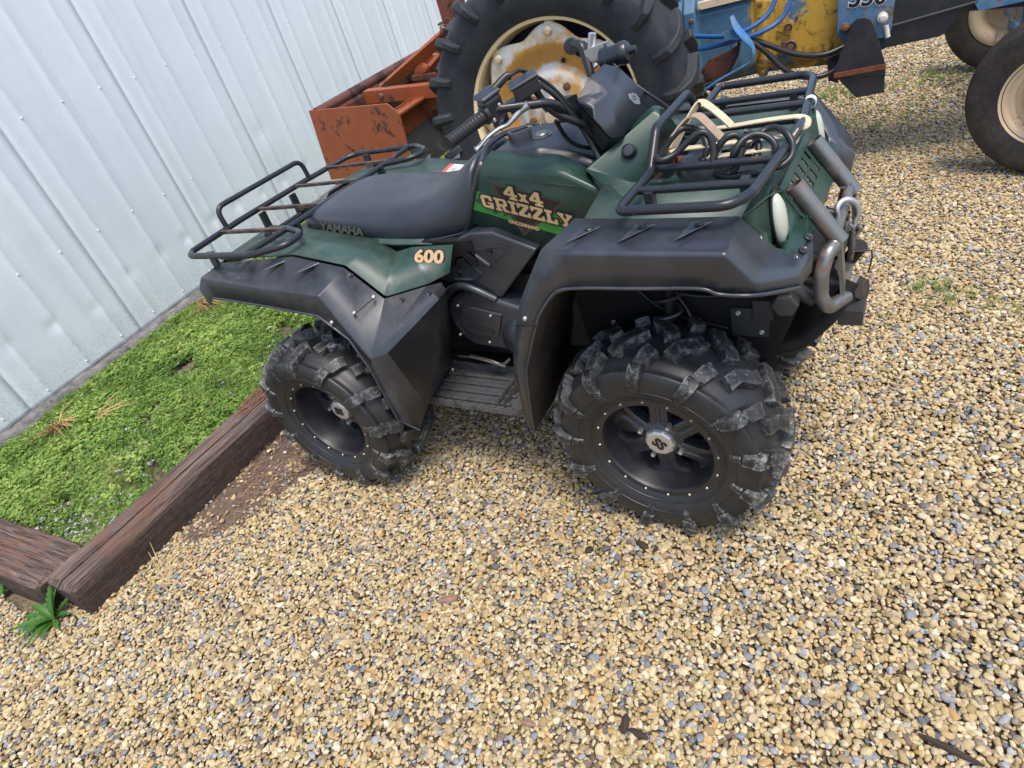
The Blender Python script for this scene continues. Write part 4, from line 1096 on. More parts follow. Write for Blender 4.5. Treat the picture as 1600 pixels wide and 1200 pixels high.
# ---- seat
rows = []
prof = [(-.80, .150, .985, .955, .930, .925), (-.765, .185, 1.005, .985, .935, .925), (-.70, .205, 1.012, .995, .930, .92), (-.60, .212, 1.012, .993, .920, .915), (-.50, .215, 1.005, .985, .905, .90),
        (-.40, .213, 1.000, .975, .885, .89), (-.33, .208, 1.000, .970, .868, .875), (-.25, .202, 1.004, .968, .872, .875), (-.17, .192, 1.018, .972, .878, .88),
        (-.09, .180, 1.050, .985, .884, .885), (-.03, .170, 1.092, 1.02, .895, .89), (.015, .158, 1.118, 1.06, .93, .90), (.045, .140, 1.120, 1.08, .98, .93)]
for x, hw, zt, zs, zb, zi in prof:
    pts = [(-hw*.72, zi-.02), (-hw*.99, zb), (-hw*1.03, zb+.035*(zs-zb)/.08), (-hw*.99, zs-.008), (-hw*.88, zs+(zt-zs)*.45), (-hw*.62, zt-.003), (-hw*.3, zt-.002), (0, zt)]
    pts = pts+[(-a, b) for a, b in pts[-2::-1]]
    rows.append([V(x, a, b) for a, b in pts])
st = MB().grid(rows); n_ = len(rows[0])
st.f.append(tuple(range(n_))); st.f.append(tuple((len(rows)-1)*n_+i for i in range(n_))[::-1])
seat = st.build('seat', M['vinyl'], atv, 180); subs(seat, 2)
seam = MB().tube(smoothpath([(p[0], -p[1]*1.035, p[4]+.010) for p in prof[2:-1]], 4), .0032, 6).tube(smoothpath([(p[0], p[1]*1.035, p[4]+.010) for p in prof[2:-1]], 4), .0032, 6).build('seat_piping', M['vinyl'], seat)
ym = text_mesh('YAMAHA', .044, .0004, .0012, sx=1.28); ym.materials.append(M['seat_text'])
o = link('seat_lettering', ym, seat); ya, yb = V((-0.6281, -0.215, 0.9547)), V((-0.4604, -0.219, 0.9307)); place_plane(o, (ya+yb)/2+V(0, -.0035, .008), yb-ya, V(.0, .30, 1))
o.scale = (.9, .9, .9)
# black collar between seat and tank
cl = MB()
cl.tube(smoothpath([(-0.03747, -0.172, 0.8912), (0.01455, -0.178, 0.9726), (0.06835, -0.176, 1.063), (0.0915, -0.16, 1.109), (.080, -.12, 1.115), (.06, -.06, 1.128), (.055, 0, 1.13), (.06, .06, 1.128), (.080, .12, 1.115), (.06, .16, 1.08), (.03, .178, .99)], 6), .0095, 8)
cl.build('tank_collar', M['blackclean'], atv)

# ---- black console on the tank, filler cap and key plate
cn = MB()
def sec(x, hw, zt, ch=.018): return [V(x, -hw, zt-.06), V(x, -hw, zt-ch), V(x, -hw+ch, zt), V(x, hw-ch, zt), V(x, hw, zt-ch), V(x, hw, zt-.06)]
cr = [sec(.072, .10, 1.095), sec(.10, .125, 1.122), sec(.16, .132, 1.128), sec(.27, .130, 1.128), sec(.30, .118, 1.118), sec(.36, .112, 1.10), sec(.44, .10, 1.065)]
cn.grid(cr); cn.f.append((0, 1, 2, 3, 4, 5)); cs = cn.build('tank_console', M['blackclean'], atv, 30); bev(cs, .008, 3, 15)
cp = MB()
cx, cy = V((0.1621, -0.01527, 1.135)).x, V((0.1621, -0.01527, 1.135)).y
K_ = 48; rr = [.036+.0035*math.copysign(abs(math.cos(4*t))**.5, math.cos(4*t)) for t in np.linspace(0, 2*math.pi, K_+1)[:-1]]
rows = [[V(cx+math.cos(2*math.pi*i/K_)*rr[i]*s_, cy+math.sin(2*math.pi*i/K_)*rr[i]*s_, z) for i in range(K_)] for s_, z in ((1, 1.128), (1.02, 1.150), (.97, 1.156), (.80, 1.157), (.74, 1.152), (.0005, 1.151))]
cp.grid(rows, True); cp.box((cx, cy, 1.154), (.05, .011, .010), Matrix.Rotation(.7, 3, 'Z')); fc = cp.build('fuel_cap', M['black'], cs, 30)
kx = V((0.237, -0.01343, 1.130))
kp = MB().lathe([(0, .010), (.020, .010), (.024, .006), (.024, .003), (.031, .002), (.031, -.004)], o=(kx.x, kx.y, 1.129), axis=(0, 0, 1), n=28).build('key_plate', M['steel'], cs, 30)
ky = MB().box((kx.x+.003, kx.y, 1.152), (.003, .020, .028), Matrix.Rotation(.5, 3, 'Z')).build('ignition_key', M['chrome'], cs)
cs.data.materials
# knob of the choke and a small lever beside the stem
MB().cyl((0.2734, -0.03, 1.226), (0.2884, -0.03, 1.202), .012, 14).build('choke_knob', M['black'], cs)
lb = MB().tube([V(.05, 0, 0), V(.05, 0, .002)], .02, 6)

# ---- warning label on the far side of the rear deck
wl_ = [V((-0.4177, 0.26, 0.9479)), V((-0.3247, 0.26, 0.9404)), V((-0.2986, 0.3, 0.9529)), V((-0.3866, 0.3, 0.9632))]
farside = shell('rear_body_side', hc, [('a','b','k','m'),('b','c','g','k'),('c','d','h','g'),('d','e','i','h'),('e','l','j','i')], M['greenfade'], atv, .004, .008, 3, mirror=True)
lz = .935
L_ = [V(PX(a, b, 'z', 1.0)) for a, b in ()]
lp_ = [(-0.429, 0.2813, 0.94), (-0.3246, 0.2547, 0.94), (-0.3311, 0.3389, 0.94), (-0.4473, 0.3774, 0.94)]
lift = V(0, 0, .006)
lbm = MB().prism([V(q)+lift for q in lp_], (0, 0, -.003)); wlab = lbm.build('warning_label', M['decal_white'], farside)
q0, q1, q2, q3 = [V(q)+lift+V(0, 0, .0008) for q in lp_]
MB().prism([q0, q0.lerp(q1, .22), q3.lerp(q2, .22), q3], (0, 0, -.0012)).build('label_stripe', M['decal_red'], wlab)
mbl = MB()
for s_ in (.3, .42, .54): 
    a_, b_ = q0.lerp(q1, .32).lerp(q3.lerp(q2, .32), s_), q0.lerp(q1, .62).lerp(q3.lerp(q2, .62), s_)
    mbl.bar(a_, b_, .003, .0008)
mbl.build('label_mark', M['decal_red'], wlab)

# ---- mirrored far-side panels
for o in (fl_r, re_r): mirror_obj(o)
FL = {k: V(V(v).x, -V(v).y, V(v).z) for k, v in F.items() if not k.startswith('I')}
FL.update(C3=V((0.9985, 0.52, 0.8832)), C4=V((1.037, 0.47, 0.8132)), C5=V((1.033, 0.38, 0.7643)), N3=V((0.9785, 0.34, 0.9129)), N4=V((0.9897, 0.27, 0.8022)))
for a_, b_ in (('D4', 'C3'), ('D5', 'C4'), ('D6', 'C5')): FL[a_] = V(FL[b_])+V(-.015, .02, -.055)
FL['CM'] = V((1.022, 0.5, 0.8498))
lff = shell('front_fender', FL, [f_ for f_ in ff if f_ != ('N2','C3','C4','N3')]+[('N2','C3','CM','C4','N3')], M['black'], atv, .005, .009, 4, mirror=False)
rivet(lff, V((1.009, 0.4, 0.8329)), (1, -.2, .6), .010)
tkf = shell('tank_cover', T, [('t0','c0','c1','t1'),('t1','c1','c2','t2'),('c0','s0','s1','c1'),('c1','s1','s2','c2'),('s0','m0','b0','b1','b3','s2','s1'),('s2','b3','s3')], M['green'], atv, .004, .012, 4, 8, mirror=True)

# ---- engine side covers
def plate(name, poly, y, d, mat, parent=None, bw=.004, seg=2):
    """flat moulded cover: (x, z) outline at y, depth d inwards"""
    m = MB(); P = [V(q[0], y, q[2]) for q in poly]; m.prism(P, (0, d, 0))
    o = m.build(name, mat, parent or atv, 30); bev(o, bw, seg, 30); return o
ya = -.215
air = plate('airbox_cover', [(-0.175, -0.215, 0.7409), (-0.08044, -0.215, 0.8585), (-0.0381, -0.215, 0.8993), (0.01177, -0.215, 0.9158), (0.09572, -0.215, 0.9153), (0.2428, -0.215, 0.8528), (0.2346, -0.215, 0.8398), (0.1172, -0.215, 0.7321), (0.05582, -0.215, 0.6743), (-0.05193, -0.215, 0.7071)], ya, .06, M['black'], bw=.007, seg=3)
def recess(poly, y, parent, t=.007, dep=.004):
    P = [V(q[0], y, q[2]) for q in poly]; c = sum(P, Vector())/len(P); n = len(P); m = MB()
    o1 = [q+V(0, .002, 0) for q in P]; o2 = [c+(q-c)*.97+V(0, -.0035, 0) for q in P]; o3 = [c+(q-c)*.86+V(0, -.0035, 0) for q in P]; o4 = [c+(q-c)*.78+V(0, .0015, 0) for q in P]
    m.grid([o1, o2, o3, o4], True); return m.build('moulded_rib', M['black'], parent, 25)
recess([(-0.01948, -0.219, 0.8526), (0.1375, -0.219, 0.8745), (0.1461, -0.219, 0.8566), (0.04664, -0.219, 0.7934)], -.2165, air)
recess([(-0.07213, -0.219, 0.8321), (-0.04297, -0.219, 0.8389), (0.01008, -0.219, 0.7695), (-0.03213, -0.219, 0.7398), (-0.1232, -0.219, 0.7438)], -.2165, air)
hm = MB().lathe([(0, .001), (.007, .0008), (.010, -.0012), (.0115, .0005)], axis=(0, 1, 0), n=14).mesh('screw_hole', M['decal_black'])
for q in ((0.06891, -0.22, 0.8494), (-0.08495, -0.22, 0.7696)):
    link('screw_hole', hm, air, (q[0], -.2185, q[2]))
cvt = plate('clutch_cover', [(-0.1804, -0.235, 0.6238), (-0.1524, -0.235, 0.665), (-0.09845, -0.235, 0.6951), (-0.04146, -0.235, 0.7016), (0.1733, -0.235, 0.636), (0.1184, -0.235, 0.443), (-0.00126, -0.235, 0.4718), (-0.1109, -0.235, 0.4802), (-0.1515, -0.235, 0.5115), (-0.1771, -0.235, 0.5662)], -.232, .09, M['black'], bw=.012, seg=4)
raised = plate('clutch_cover_badge', [(-0.1342, -0.24, 0.5938), (-0.108, -0.24, 0.6326), (-0.0654, -0.24, 0.6501), (0.05635, -0.24, 0.624), (0.01119, -0.24, 0.5261), (-0.08095, -0.24, 0.5309), (-0.1257, -0.24, 0.5558)], -.241, .012, M['black'], cvt, .004, 3)
ul = text_mesh('ULTRAMATIC', .020, .0009, .0006, sx=1.1); ul.materials.append(M['black'])
o = link('embossed_lettering', ul, cvt); ua, ub = V((-0.1219, -0.243, 0.5909)), V((0.002611, -0.243, 0.552)); place_plane(o, (ua+ub)/2+V(0, -.001, 0), ub-ua, V(0, 0, 1))
MB().lathe([(0, -.055), (.05, -.050), (.078, -.036), (.092, -.012), (.096, .03), (.096, .08)], o=(V((0.09101, -0.2, 0.5204)).x+.015, -.205, V((0.09101, -0.2, 0.5204)).z), axis=(0, 1, 0), n=36).build('recoil_housing', M['black'], atv, 40)
for q in ((-0.1185, -0.237, 0.6541), (-0.155, -0.237, 0.5296), (-0.03339, -0.237, 0.5043), (0.01259, -0.243, 0.6214)): rivet(cvt, V(q)+V(0, -.003, 0), (0, -1, 0), .005, 'bolt')
# intake duct over the clutch cover
MB().tube(smoothpath([(-0.1967, -0.22, 0.673), (-0.1445, -0.23, 0.7143), (-0.1012, -0.235, 0.7307), (-0.04307, -0.235, 0.7192), (0.01066, -0.23, 0.6923), (0.04612, -0.2, 0.6547)], 6), [.012]*1+[.020]*29+[.012]*1, 12).build('belt_duct', M['black'], atv) if False else None
dp = smoothpath([(-0.1807, -0.225, 0.6685), (-0.1285, -0.232, 0.7158), (-0.07282, -0.236, 0.7318), (-0.01719, -0.236, 0.7153), (0.04107, -0.225, 0.675)], 6)
MB().tube(dp, .014, 12).build('belt_duct', M['black'], atv)

# ---- engine, frame and gearbox seen in the gaps
eb = MB()
eb.box((-.02, 0, .315), (.95, .40, .012))
eb.box((-.05, 0, .56), (.50, .30, .34)); eb.box((.30, 0, .62), (.25, .22, .40)); eb.box((-.45, 0, .55), (.35, .18, .22)); eb.box((.02, 0, .80), (.5, .26, .16))
for y in (-.15, .15):
    eb.tube(fillet([(-.75, y, .80), (-.60, y, .42), (-.35, y, .33), (.45, y, .33), (.80, y, .46), (.92, y*.9, .62), (.88, y*.9, .86)], .08), .017, 8)
    eb.tube(fillet([(-.80, y, .82), (-.3, y, .80), (.3, y, .78), (.85, y, .80)], .08), .015, 8)
    eb.tube([(.80, y, .46), (.62, y, .80)], .014, 8); eb.tube([(.5, y, .34), (.45, y, .80)], .014, 8)
eb.build('engine_and_frame', M['frameblack'], atv)
pnl = MB(); pnl.prism([V(.36, -.205, .34), V(.92, -.205, .50), V(.98, -.205, .66), V(.95, -.205, .86), V(.42, -.205, .90), V(.33, -.205, .7)], (0, .006, 0))
pnl.build('inner_splash_panel', M['frameblack'], atv)
# front suspension: A-arms, coil-over damper, half shaft
for sg in (-1, 1):
    su = MB()
    for z0, z1 in ((.36, .27), (.50, .40)):
        su.tube([(.56, sg*.16, z0), (.6375, sg*.36, z1)], .012, 8); su.tube([(.73, sg*.16, z0), (.6375, sg*.36, z1)], .012, 8)
    su.tube([(.6375, sg*.10, .37), (.6375, sg*.36, .33)], .016, 10)
    su.tube([(.6375, sg*.335, .36), (.66, sg*.22, .86)], .014, 10)
    s_ = su.build('suspension_arm', M['frameblack'], atv)
    A, B = V(.645, sg*.315, .50), V(.66, sg*.235, .82); d = (B-A).normalized(); uu = d.cross(V(1, 0, 0)).normalized(); vv = d.cross(uu)
    MB().tube([A.lerp(B, t)+(uu*math.cos(t*6.5*2*math.pi)+vv*math.sin(t*6.5*2*math.pi))*.036 for t in np.linspace(0, 1, 160)], .0055, 7).build('coil_spring', M['steel_dark'], s_)
    ra = MB(); ra.tube([(-.20, sg*.12, .42), (-.6375, sg*.20, HZR)], .026, 10); ra.tube([(-.6375, 0, HZR), (-.6375, sg*.42, HZR)], .038, 12); ra.tube([(-.60, sg*.16, .36), (-.56, sg*.15, .84)], .028, 12)
    ra.build('rear_swing_arm', M['frameblack'], atv)

# hoses, tie rod, brackets and bolts seen in the front wheel arch
for sg in (-1, 1):
    MB().tube([(.54, sg*.12, .40), (.55, sg*.30, .37)], .009, 8).lathe([(.0, -.03), (.022, -.028), (.024, .0), (.016, .03), (0, .032)], o=(.545, sg*.24, .385), axis=(.05, sg*1, -.1), n=12).build('tie_rod', M['steel'], atv)
    MB().tube(smoothpath([(.66, sg*.30, .36), (.72, sg*.27, .50), (.70, sg*.24, .66), (.60, sg*.20, .78)], 8), .0055, 8).build('brake_hose', M['hose'], atv, 60)
    MB().tube(smoothpath([(.50, sg*.21, .84), (.60, sg*.22, .74), (.76, sg*.215, .70), (.90, sg*.21, .76)], 8), .0075, 8).tube(smoothpath([(.48, sg*.215, .80), (.62, sg*.225, .66), (.80, sg*.22, .60)], 8), .0045, 8).build('wiring_loom', M['hose'], atv, 60)
    bkt = MB().box((.86, sg*.212, .62), (.10, .012, .09)).box((.78, sg*.214, .80), (.06, .012, .07)); bkt.build('frame_bracket', M['steel_dark'], atv, 30)
    MB().lathe([(.0, -.03), (.036, -.03), (.040, -.024), (.040, .024), (0, .03)], o=(.66, sg*.22, .86), axis=(0, sg, -.2), n=16).build('damper_mount', M['steel_dark'], atv, 40)
    for q in ((.83, .65), (.89, .59), (.79, .81), (.60, .84), (.45, .60), (.47, .46), (.90, .72)):
        rivet(atv, V(q[0], sg*.216, q[1]), (0, sg, 0), .0075, 'bolt')
# ---- footrests
def footrest(sg):
    fr = MB(); z = .335
    x0, x1, y0, y1 = -.30, .20, -.195*1, -.405
    fr.box((-.05, -.30, z-.006), (.56, .21, .010))
    for i in range(4): fr.box((-.10, -.375+.045*i, z+.004), (.36, .014, .011))
    fr.box((-.05, -.408, z+.003), (.56, .012, .024)); fr.box((-.05, -.195, z+.012), (.56, .012, .034))
    o = fr.build('footrest', M['footrest'], atv, 30); bev(o, .002, 2, 30)
    tb = MB()
    for xx in (.035, .060):
        tb.box((xx, -.30, z+.013), (.006, .19, .016))
        for k in range(15): tb.box((xx, -.385+.0125*k, z+.024), (.007, .006, .008))
    tb.build('toothed_bar', M['footrest'], o)
    rm = MB()
    for k in range(15): rm.box((-.31+.037*k, -.409, z+.018), (.028, .009, .007))
    rm.build('rim_tooth', M['footrest'], o)['kind'] = 'stuff'
    return o
fr_ = footrest(-1); mirror_obj(fr_)
# gear linkage rod and cable under the clutch cover
lk = MB().tube(smoothpath([(-0.2259, -0.22, 0.4128), (-0.128, -0.23, 0.4169), (-0.004161, -0.235, 0.3942)], 5), .004, 8).tube(smoothpath([(-0.1818, -0.2, 0.4023), (-0.08003, -0.22, 0.4051), (-0.02818, -0.22, 0.3894), (0.007784, -0.21, 0.4147)], 5), .006, 8)
lk.build('gear_linkage', M['steel'], atv)

# ---- racks
rt = .0104
fr_t = MB()
lo = fillet([(.642, -.42, 1.070), (.645, -.455, 1.070), (.89, -.455, 1.070), (.925, -.40, 1.070), (.955, -.05, 1.070), (.955, .05, 1.070), (.925, .40, 1.070), (.90, .455, 1.070), (.645, .455, 1.070), (.642, .42, 1.070), (.645, .22, 1.070), (.640, .13, 1.150), (.640, -.14, 1.150), (.645, -.235, 1.070)], [.03, .03, .05, .06, .2, .2, .06, .05, .03, .03, .04, .045, .045, .04], 6, closed=True)
fr_t.tube(lo, rt*1.12, 12, closed=True)
frk = fr_t.build('front_rack', M['rack'], atv, 60)
for y in (-.335, -.20, .06, .185, .30):
    xb = .935 if abs(y) < .25 else .925
    bb = MB().tube([(.645, y, 1.066), (xb, y, 1.066)], .0098, 10)
    for k in range(3): bb.lathe([(0, .0115), (.003, .0112), (.0036, .009)], o=(.69+.085*k, y, 1.0645), axis=(0, 0, 1), n=8)
    bb.build('rack_bar', M['rack'], frk, 60)
for x, y in ((.68, -.345), (.89, -.30), (.68, .345), (.89, .30), (.80, -.10), (.66, -.15)):
    MB().box((x, y, 1.043), (.020, .026, .048)).build('rack_foot', M['rack'], frk, 30)
rr_t = MB()
zr = 1.0
lo = fillet([(-1.10, -.46, zr), (-1.06, -.50, zr), (-.70, -.50, zr), (-.585, -.43, zr), (-.60, -.34, zr), (-.725, -.30, zr)], [.03, .05, .09, .06, .07, 0], 6)
lo2 = [V(p.x, -p.y, p.z) for p in lo]
rr_t.tube(lo2[::-1]+[V(-1.125, .20, zr), V(-1.125, -.20, zr)]+lo, rt*1.12, 12)
rr_t.tube([(-.745, -.495, zr-.002), (-.725, -.30, zr), (-.725, .30, zr), (-.745, .495, zr-.002)], rt*1.05, 12)
rrk = rr_t.build('rear_rack', M['rack'], atv, 60)
for y in (-.31, -.10, .13, .33):
    MB().box((-.925, y, zr+.003), (.38, .017, .011)).build('rack_bar', M['racktop'], rrk, 30)
rail = fillet([(-1.118, -.27, zr), (-1.125, -.27, zr+.085), (-1.125, .22, zr+.085), (-1.118, .22, zr)], .045, 6)
MB().tube(rail, rt, 12).build('rack_backrail', M['rack'], rrk, 60)
gb = fillet([(-.86, -.26, .90), (-1.0, -.22, .905), (-1.06, -.14, .91), (-1.06, .14, .91), (-1.0, .22, .905), (-.86, .26, .90)], .07, 6)
MB().tube(gb, rt, 10).build('grab_bar', M['rack'], rrk, 60)
for y in (-.12, .06):
    br = MB().box((-1.075, y, .955), (.014, .030, .08)); br.tube([(-1.085, y, .925), (-1.03, y, .925)], .012, 10); br.build('rack_bracket', M['rack'], rrk, 30)
for x, y in ((-.80, -.33), (-.72, -.26), (-.80, .33), (-.72, .26), (-.98, -.47), (-.98, .47)):
    MB().box((x, y, .965), (.034, .012, .07)).build('rack_foot', M['rack'], rrk, 30)

# ---- handlebar
hb = MB()
bar = fillet([(.205, -.415, 1.262), (.275, -.285, 1.290), (.395, -.20, 1.265), (.405, -.07, 1.165), (.405, .07, 1.165), (.395, .20, 1.265), (.275, .285, 1.290), (.205, .415, 1.262)], .06, 6)
hb.tube(bar, .0115, 12)
handle = hb.build('handlebar', M['rack'], atv, 60)
stem = MB().tube([(.42, 0, 1.16), (.50, 0, .90)], .022, 12).box((.405, 0, 1.165), (.05, .10, .045)); stem.build('steering_stem', M['frameblack'], handle)
def grip(sg):
    a, b = V(.203, sg*.420, 1.261), V(.262, sg*.305, 1.286); g = MB()
    n = 40; P = []; rad = []
    for i in range(n+1):
        t = i/n; P.append(a.lerp(b, t)); r_ = .0165+.0018*t
        if t < .05: r_ = .0185
        elif t > .90: r_ = .024
        elif i % 3 == 0: r_ -= .0016
        rad.append(r_)
    g.tube(P, rad, 16); return g.build('grip', M['grip'], handle, 35)
grip(-1); grip(1)
# throttle housing near side
ux = V(.059, .115, .025).normalized()
def frame(c, ux_, up): 
    ux_ = V(ux_).normalized(); up = V(up); yy = up.cross(ux_).normalized(); zz = ux_.cross(yy); return Matrix((ux_, yy, zz)).transposed()
FR = frame(None, ux, (.15, -.1, 1))
tc_ = V((0.2666, -0.285, 1.304))
th = MB(); th.box(tc_+FR@V(0, 0, -.005), (.058, .044, .058), FR); tho = th.build('throttle_housing', M['blackclean'], handle, 30); bev(tho, .012, 3, 30)
tl = MB(); tl.box(tc_+FR@V(0, 0, .028), (.062, .048, .012), FR); o = tl.build('throttle_lid', M['black'], tho, 30); bev(o, .010, 3, 30)
MB().box(tc_+FR@V(.01, -.006, -.048), (.034, .030, .04), FR).build('thumb_lever', M['blackclean'], tho)
for dx, dz in ((.012, -.004), (-.016, -.030)): rivet(tho, tc_+FR@V(dx, -.0225, dz), FR@V(0, -1, 0), .005, 'bolt')
bt = MB().tube(smoothpath([tc_+FR@V(.02, .0, .025), (0.3016, -0.24, 1.351), (0.3116, -0.23, 1.351)], 5), [.0105]*11, 12); bt.build('cable_boot', M['hose'], tho, 60)
# brake master cylinder
mc = V((0.3402, -0.215, 1.313)); FM = frame(None, (.80, .55, .22), (.1, -.1, 1))
mo = MB().box(mc, (.072, .046, .034), FM).build('brake_reservoir', M['blackclean'], handle, 30); bev(mo, .004, 2, 30)
o = MB().box(mc+FM@V(0, 0, .0215), (.078, .052, .009), FM).build('reservoir_lid', M['black'], mo, 30); bev(o, .003, 2, 30)
MB().box(V((0.3171, -0.225, 1.283)), (.065, .03, .028), FM).build('lever_perch', M['blackclean'], mo)
lv = smoothpath([(0.3479, -0.235, 1.277), (0.3256, -0.245, 1.268), (0.3092, -0.262, 1.255), (0.2953, -0.275, 1.245), (0.2727, -0.29, 1.241), (0.252, -0.315, 1.232), (0.2345, -0.335, 1.218), (0.2237, -0.345, 1.211)], 5)
nL = len(lv); lr = [(.0165-.0085*min(1, i/(nL*.45))) for i in range(nL)]; lr[-1] = .0085; lr[-2] = .011; lr[-3] = .0105; lr[-4] = .009
MB().tube(lv, lr, 12, flat=.75).build('brake_lever', M['alu'], mo, 60)
# far side: perch, thumb can and controls
pc = V((0.2486, 0.27, 1.305)); MB().lathe([(0, -.02), (.022, -.018), (.026, 0), (.022, .018), (0, .02)], o=pc, axis=(.4, -.9, .1), n=18).build('switch_housing', M['grip'], handle, 40)
MB().tube(smoothpath([(0.2855, 0.22, 1.319), (0.3144, 0.2, 1.311), (0.3267, 0.19, 1.280), (0.3442, 0.17, 1.232)], 5), .0135, 12).build('bar_riser', M['rack'], handle, 60)
fc_ = V((0.4395, 0.16, 1.276)); fa = (V((0.482, 0.16, 1.283))-V((0.3984, 0.16, 1.272))).normalized()
MB().lathe([(0, -.050), (.026, -.050), (.033, -.045), (.033, -.028), (.030, -.026), (.030, .012), (.032, .014), (.032, .028), (.027, .036), (.012, .040), (.010, .060), (0, .062)], o=fc_, axis=fa, n=24).build('reservoir_can', M['blackclean'], handle, 40)
MB().box(V((0.3666, 0.2, 1.288)), (.07, .04, .035), frame(None, fa, (0, 0, 1))).lathe([(0,.02),(.012,.018),(.014,-.03)], o=(0.3527, 0.2, 1.322), axis=(.3, 0, 1), n=12).build('clutch_perch', M['alu'], handle, 30)
MB().tube([(0.3694, 0.14, 1.261), (0.3973, 0.17, 1.277)], .018, 8, flat=.4).build('bar_clamp', M['blackclean'], handle)
rivet(handle, V((0.3877, 0.115, 1.269)), (-.2, -1, .2), .006, 'bolt')
# cables looping down to the frame
cb = MB()
for pts, r_ in (([(0.3116, -0.23, 1.351), (0.3247, -0.2, 1.353), (0.3349, -0.15, 1.325), (0.3618, -0.12, 1.284), (0.3922, -0.1, 1.224), (0.4164, -0.08, 1.154), (0.4324, -0.06, 1.082)], .0052),
              ([(0.3531, -0.19, 1.296), (0.3621, -0.18, 1.262), (0.3865, -0.17, 1.226), (0.422, -0.14, 1.191), (0.4435, -0.1, 1.149), (0.4578, -0.08, 1.068)], .010),
              ([(0.3655, -0.19, 1.313), (0.394, -0.17, 1.271), (0.4157, -0.14, 1.206), (0.4494, -0.1, 1.131)], .007),
              ([(0.3731, -0.16, 1.207), (0.3783, -0.13, 1.149), (0.3963, -0.1, 1.113), (0.4237, -0.06, 1.088)], .006),
              ([(0.4111, -0.1, 1.179), (0.4362, -0.1, 1.114), (0.453, -0.11, 1.081), (0.4599, -0.12, 1.066)], .009),
              ([(0.4082, 0.16, 1.312), (0.4278, 0.14, 1.268), (0.485, 0.12, 1.212), (0.5433, 0.1, 1.170), (0.5999, 0.06, 1.145), (0.6227, 0.04, 1.131)], .0045),
              ([(0.3982, -0.04, 1.178), (0.4203, -0.04, 1.112), (0.4539, -0.02, 1.070)], .012)):
    cb.tube(smoothpath(pts, 6), r_, 8)
cb.build('control_cable', M['hose'], handle, 60)
sw = MB().box(V((0.3291, 0, 1.204)), (.06, .05, .035), frame(None, (.7, -.4, .1), (0, 0, 1))).box(V((0.3557, -0.03, 1.180)), (.07, .05, .025), frame(None, (.7, -.4, .1), (0, 0, 1)))
sw.build('indicator_block', M['blackclean'], handle, 30)

# ---- handlebar pod
PB, PD, PE = (0.4604, 0.015, 1.288), (0.5496, 0.115, 1.143), (0.5297, -0.105, 1.126)
def opd(q): return onpl(q, PB, PD, PE)
P_ = dict(a=opd((0.4527, -0.075, 1.279)), b=V(PB), c=opd((0.4712, 0.085, 1.259)), d=V(PD), e=V(PE), f=(0.5081, -0.135, 1.135), g=(0.4216, -0.115, 1.238),
          r1=opd((0.4983, -0.085, 1.256)), s1=opd((0.5199, -0.115, 1.240)), s2=opd((0.5206, -0.13, 1.212)), s3=(0.478, -0.135, 1.190), s4=(0.4738, -0.125, 1.217))
pod = shell('handlebar_pod', P_, [('a','r1','s1','s2','e','d','c','b'),('a','g','s4','s1','r1'),('s4','s3','s2','s1'),('s3','f','e','s2'),('g','f','s3','s4')], M['black'], atv, .004, .006, 4, 8)
# close the pod behind so that it reads as a solid housing
P2 = {k: V(P_[k])+V(-.04, .03, -.04) for k in 'abcdefg'}
bk = MB(); ring = ['a', 'b', 'c', 'd', 'e', 'f', 'g']; bk.grid([[V(P_[k])+V(-.003, .003, -.003) for k in ring], [P2[k] for k in ring]], True); bk.f.append(tuple(range(7, 14)))
bk.build('pod_back', M['blackclean'], pod, 30)
# shield emblem with a ring mark
ec = V((0.5345, 0, 1.188)); e1 = (V((0.5517, 0.02, 1.166))-V((0.5246, 0, 1.207))).normalized()
fn = (V(P_['d'])-V(P_['b'])).cross(V(P_['e'])-V(P_['b'])).normalized()
if fn.dot(V(CAMP)-ec) < 0: fn = -fn
pd = V(P_['d']); CC = V(CAMP)
def onpod(px3, lift=.002):
    q = V(px3); d = q-CC; t = (V(P_['b'])-CC).dot(fn)/d.dot(fn); return CC+d*t+fn*lift
sh_ = [(0.5207, 0, 1.205), (0.5321, 0, 1.207), (0.5424, 0, 1.202), (0.5495, 0, 1.190), (0.5505, 0, 1.173), (0.536, 0, 1.175), (0.5236, 0, 1.190)]
emb = MB().prism([onpod(q, .003) for q in sh_], fn*-.008).build('emblem', M['emblem'], pod, 20); bev(emb, .0015, 2, 30)
ecc = onpod((0.5351, 0, 1.192), .0035); u1 = (onpod(sh_[0])-onpod(sh_[2])).normalized(); u2 = fn.cross(u1)
MB().tube([ecc+(u1*math.cos(t)+u2*math.sin(t))*.006 for t in np.linspace(0, 2*math.pi, 25)[:-1]], .0012, 6, closed=True).build('emblem_ring', M['steel_dark'], emb)

